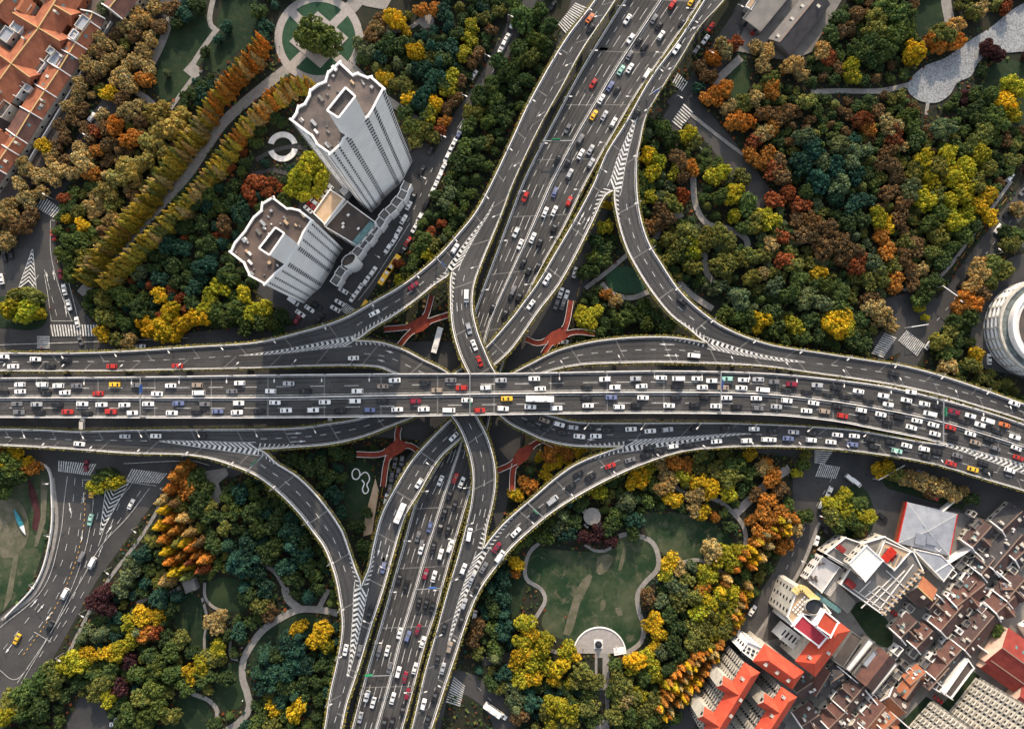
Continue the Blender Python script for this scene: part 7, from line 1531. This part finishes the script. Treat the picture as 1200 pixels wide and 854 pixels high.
# sign gantries over the main roads
def gantry(s, i, f0, f1, label, boards, m=M_conc):
    a, c = s.at(i, f0), s.at(i, f1); z = a.z; t = thing('sign_gantry', 'sign gantry', (a.x, a.y, z), label, 'sign gantries')
    for p in (a, c): b = MB(); b.tube(tuple(p), (p.x, p.y, z + 6), .25, .2, 8); b.build('post', M_skin, t)
    b = MB(); b.bar(Vector((a.x, a.y, z + 5.8)), Vector((c.x, c.y, z + 5.8)), .3, .4); b.build('beam', M_skin, t)
    d = (c - a)
    for f, l, mm in boards:
        b = MB(); p = a + d * f; q = a + d * (f + l); b.bar(Vector((p.x, p.y, z + 5.2)), Vector((q.x, q.y, z + 5.2)), .2, 2.4); o = b.build('sign_board', mm, t); o.location += Vector((d.y, -d.x, 0)).normalized() * -.45
M_green = mat('sign_green', (.02, .22, .10), .5, 0); M_blue = mat('sign_blue', (.03, .10, .35), .5, 0)
for s, p, f0, f1, lb, bd in ((Mn, (172,455), .02, .98, 'pale sign gantry across the left part of the flyover', [(.2, .2, M_blue)]), (Mn, (552,455), .02, .98, 'pale sign gantry across the middle of the flyover', [(.6, .2, M_green)]), (Mn, (840,455), .02, .98, 'pale sign gantry across the flyover right of centre', [(.2, .2, M_blue)]), (Mn, (1100,485), .02, .98, 'pale sign gantry across the right end of the flyover', [(.2, .2, M_green)]),
   (NS, (655,160), .02, .45, 'sign gantry over the left lanes of the highway near the top', [(.3, .3, M_green)]), (NS, (450,785), .02, .5, 'green sign gantry over the highway at the bottom', [(.0, .3, M_green)]), (NS, (500,690), .5, .98, 'sign gantry over the right lanes at the lower highway', [(.5, .3, M_blue)]), (ne, (770,115), .05, .95, 'thin gantry over the upper right slip road', [(.4, .3, M_blue)]), (se, (640,610), .05, .95, 'thin gantry over the lower right slip road', [(.4, .3, M_green)]), (nw, (518,310), .05, .95, 'thin gantry over the upper left slip road', [(.4, .3, M_blue)]), (sw, (300,545), .05, .95, 'thin gantry over the lower left slip road', [(.4, .3, M_green)])):
    gantry(s, s.idx(p), f0, f1, lb, bd)
for p0, p1, lb in (((1105,335),(1122,347),'white overhead sign arm across the far right street'), ((1068,383),(1088,380),'white traffic signal arm at the far right junction'), ((1030,562),(1060,545),'white traffic signal arm at the lower right junction')):
    a, c = P(*p0, 6), P(*p1, 6); t = thing('signal_arm', 'traffic signal', (a.x, a.y, 0), lb, 'traffic signal arms'); b = MB(); b.tube((a.x, a.y, 0), (a.x, a.y, 6), .18, .14, 8); b.build('post', M_conc, t); b = MB(); b.bar(a, c, .28, .25); b.build('arm', M_white, t); b = MB(); b.box((c.x, c.y, 5.6), (.5, .5, 1.1)); b.build('signal_head', M_glass, t)

# ------------------------------------------------------------------ people (seen as specks, each one a whole figure)
def person_mesh(walk):
    me = bpy.data.meshes.new('person'); s = walk
    V = [(0,0,.95),(0,0,1.2),(0,0,1.45),(0,.0,1.56),(0.02,0,1.68),(0,.10,.92),(s*.18,.11,.5),(s*.22,.11,.06),(s*.34,.11,.04),(0,-.10,.92),(-s*.12,-.11,.5),(-s*.28,-.11,.08),(-s*.16,-.11,.04),(0,.20,1.42),(-s*.08,.25,1.15),(s*.04,.26,.92),(0,-.20,1.42),(s*.08,-.25,1.15),(s*.2,-.26,.95)]
    E = [(0,1),(1,2),(2,3),(3,4),(0,5),(5,6),(6,7),(7,8),(0,9),(9,10),(10,11),(11,12),(2,13),(13,14),(14,15),(2,16),(16,17),(17,18)]
    Rd = [.15,.14,.15,.06,.11,.10,.075,.05,.045,.10,.075,.05,.045,.07,.05,.035,.07,.05,.035]
    me.from_pydata(V, E, []); o = bpy.data.objects.new('tmp', me); COL.objects.link(o); m = o.modifiers.new('s', 'SKIN'); 
    for i, r in enumerate(Rd): me.skin_vertices[0].data[i].radius = (r, r * 1.1 if i < 3 else r)
    me.skin_vertices[0].data[0].use_root = True; o.modifiers.new('u', 'SUBSURF').levels = 1
    dg = bpy.context.evaluated_depsgraph_get(); out = bpy.data.meshes.new_from_object(o.evaluated_get(dg)); bpy.data.objects.remove(o); out.name = 'person'; return out
CLOTH = {'dark': mat('dark_cloth', (.03,.03,.04), .9, 0), 'white': mat('white_cloth', (.7,.7,.7), .9, 0), 'red': mat('red_cloth', (.45,.03,.03), .9, 0), 'blue': mat('blue_cloth', (.06,.10,.25), .9, 0)}
PM = [person_mesh(1.0), person_mesh(-.5)]
for m in PM: m.materials.clear(); m.materials.append(CLOTH['dark'])
M_hair = mat('dark_hair', (.015,.012,.010), .8, 0); hb = MB(); hb.v = []; 
for j in range(4):
    for k in range(8): a = math.tau * k / 8; p = math.pi / 2 * j / 3.4; hb.v.append((.02 + .125 * math.cos(a) * math.cos(p), .125 * math.sin(a) * math.cos(p), 1.70 + .13 * math.sin(p)))
for j in range(3):
    for k in range(8): hb.f.append((j * 8 + k, j * 8 + (k + 1) % 8, j * 8 + 8 + (k + 1) % 8, j * 8 + 8 + k))
hb.f.append(tuple(24 + k for k in range(8))); HM = hb.mesh('hair', M_hair)
for x, y, cl, where in ((324,56,'dark','on the left of the round plaza ring'),(328,56,'dark','on the left of the round plaza ring'),(410,73,'dark','near the stairs of the round plaza'),(413,75,'blue','near the stairs of the round plaza'),(663,722,'red','on the worn lawn of the lower right park'),(635,653,'white','on the worn lawn of the lower right park'),(753,695,'white','on the winding path of the lower right park'),(651,751,'white','left of the half circle plaza'),(722,757,'white','on the half circle plaza'),(683,760,'dark','on the half circle plaza'),(284,758,'white','on the path in the lower left park'),(260,801,'white','on the small lawn in the lower left park'),(285,820,'white','on the path in the lower left park'),(1014,556,'dark','crossing the lower right junction'),(958,565,'dark','crossing the lower right junction'),(395,565,'white','on the lawn left of the centre ramps'),(432,594,'red','on the lawn left of the centre ramps'),(336,692,'dark','on the path in the lower left park'),(850,110,'dark','on the top right pavement'),(822,178,'dark','on the top right pavement'),(60,362,'red','on the upper left crossing'),(50,408,'red','on the upper left crossing')):
    v = P(x, y, .1); e = thing('person', 'person', (v.x, v.y, .06), None, 'people walking', f'person in {cl} clothes|{where}'); e.rotation_euler = (0, 0, random.uniform(0, 6.28)); o = bpy.data.objects.new('body', random.choice(PM)); COL.objects.link(o); o.parent = e; o.material_slots[0].link = 'OBJECT'; o.material_slots[0].material = CLOTH[cl]
    h_ = bpy.data.objects.new('hair', HM); COL.objects.link(h_); h_.parent = e
# ------------------------------------------------------------------ labels: each repeat is singled out by its order from the left
ONES = 'first second third fourth fifth sixth seventh eighth ninth tenth eleventh twelfth thirteenth fourteenth fifteenth sixteenth seventeenth eighteenth nineteenth'.split()
TENS = {2: 'twent', 3: 'thirt', 4: 'fort', 5: 'fift', 6: 'sixt', 7: 'sevent', 8: 'eight', 9: 'ninet'}
def ordw(n):
    if n < 20: return ONES[n - 1]
    t, u = divmod(n, 10); return TENS[t] + ('ieth' if u == 0 else 'y ' + ONES[u - 1])
bpy.context.view_layer.update(); grp = {}
for o, auto, at in LAB: grp.setdefault(auto, []).append((at[0], at[1], o))
for auto, L in grp.items():
    what, where = auto.split('|'); L.sort(key=lambda q: (q[0], q[1])); n = len(L)
    for k, (_, _, o) in enumerate(L):
        if n == 1: lb = f'only {what} {where}'
        elif k == 0: lb = f'leftmost {what} {where}'
        elif k == n - 1: lb = f'rightmost {what} {where}'
        elif k <= n // 2: lb = f'{ordw(k + 1)} {what} from the left {where}'
        else: lb = f'{ordw(n - k)} {what} from the right {where}'
        o['label'] = ' '.join(lb.split()[:16])
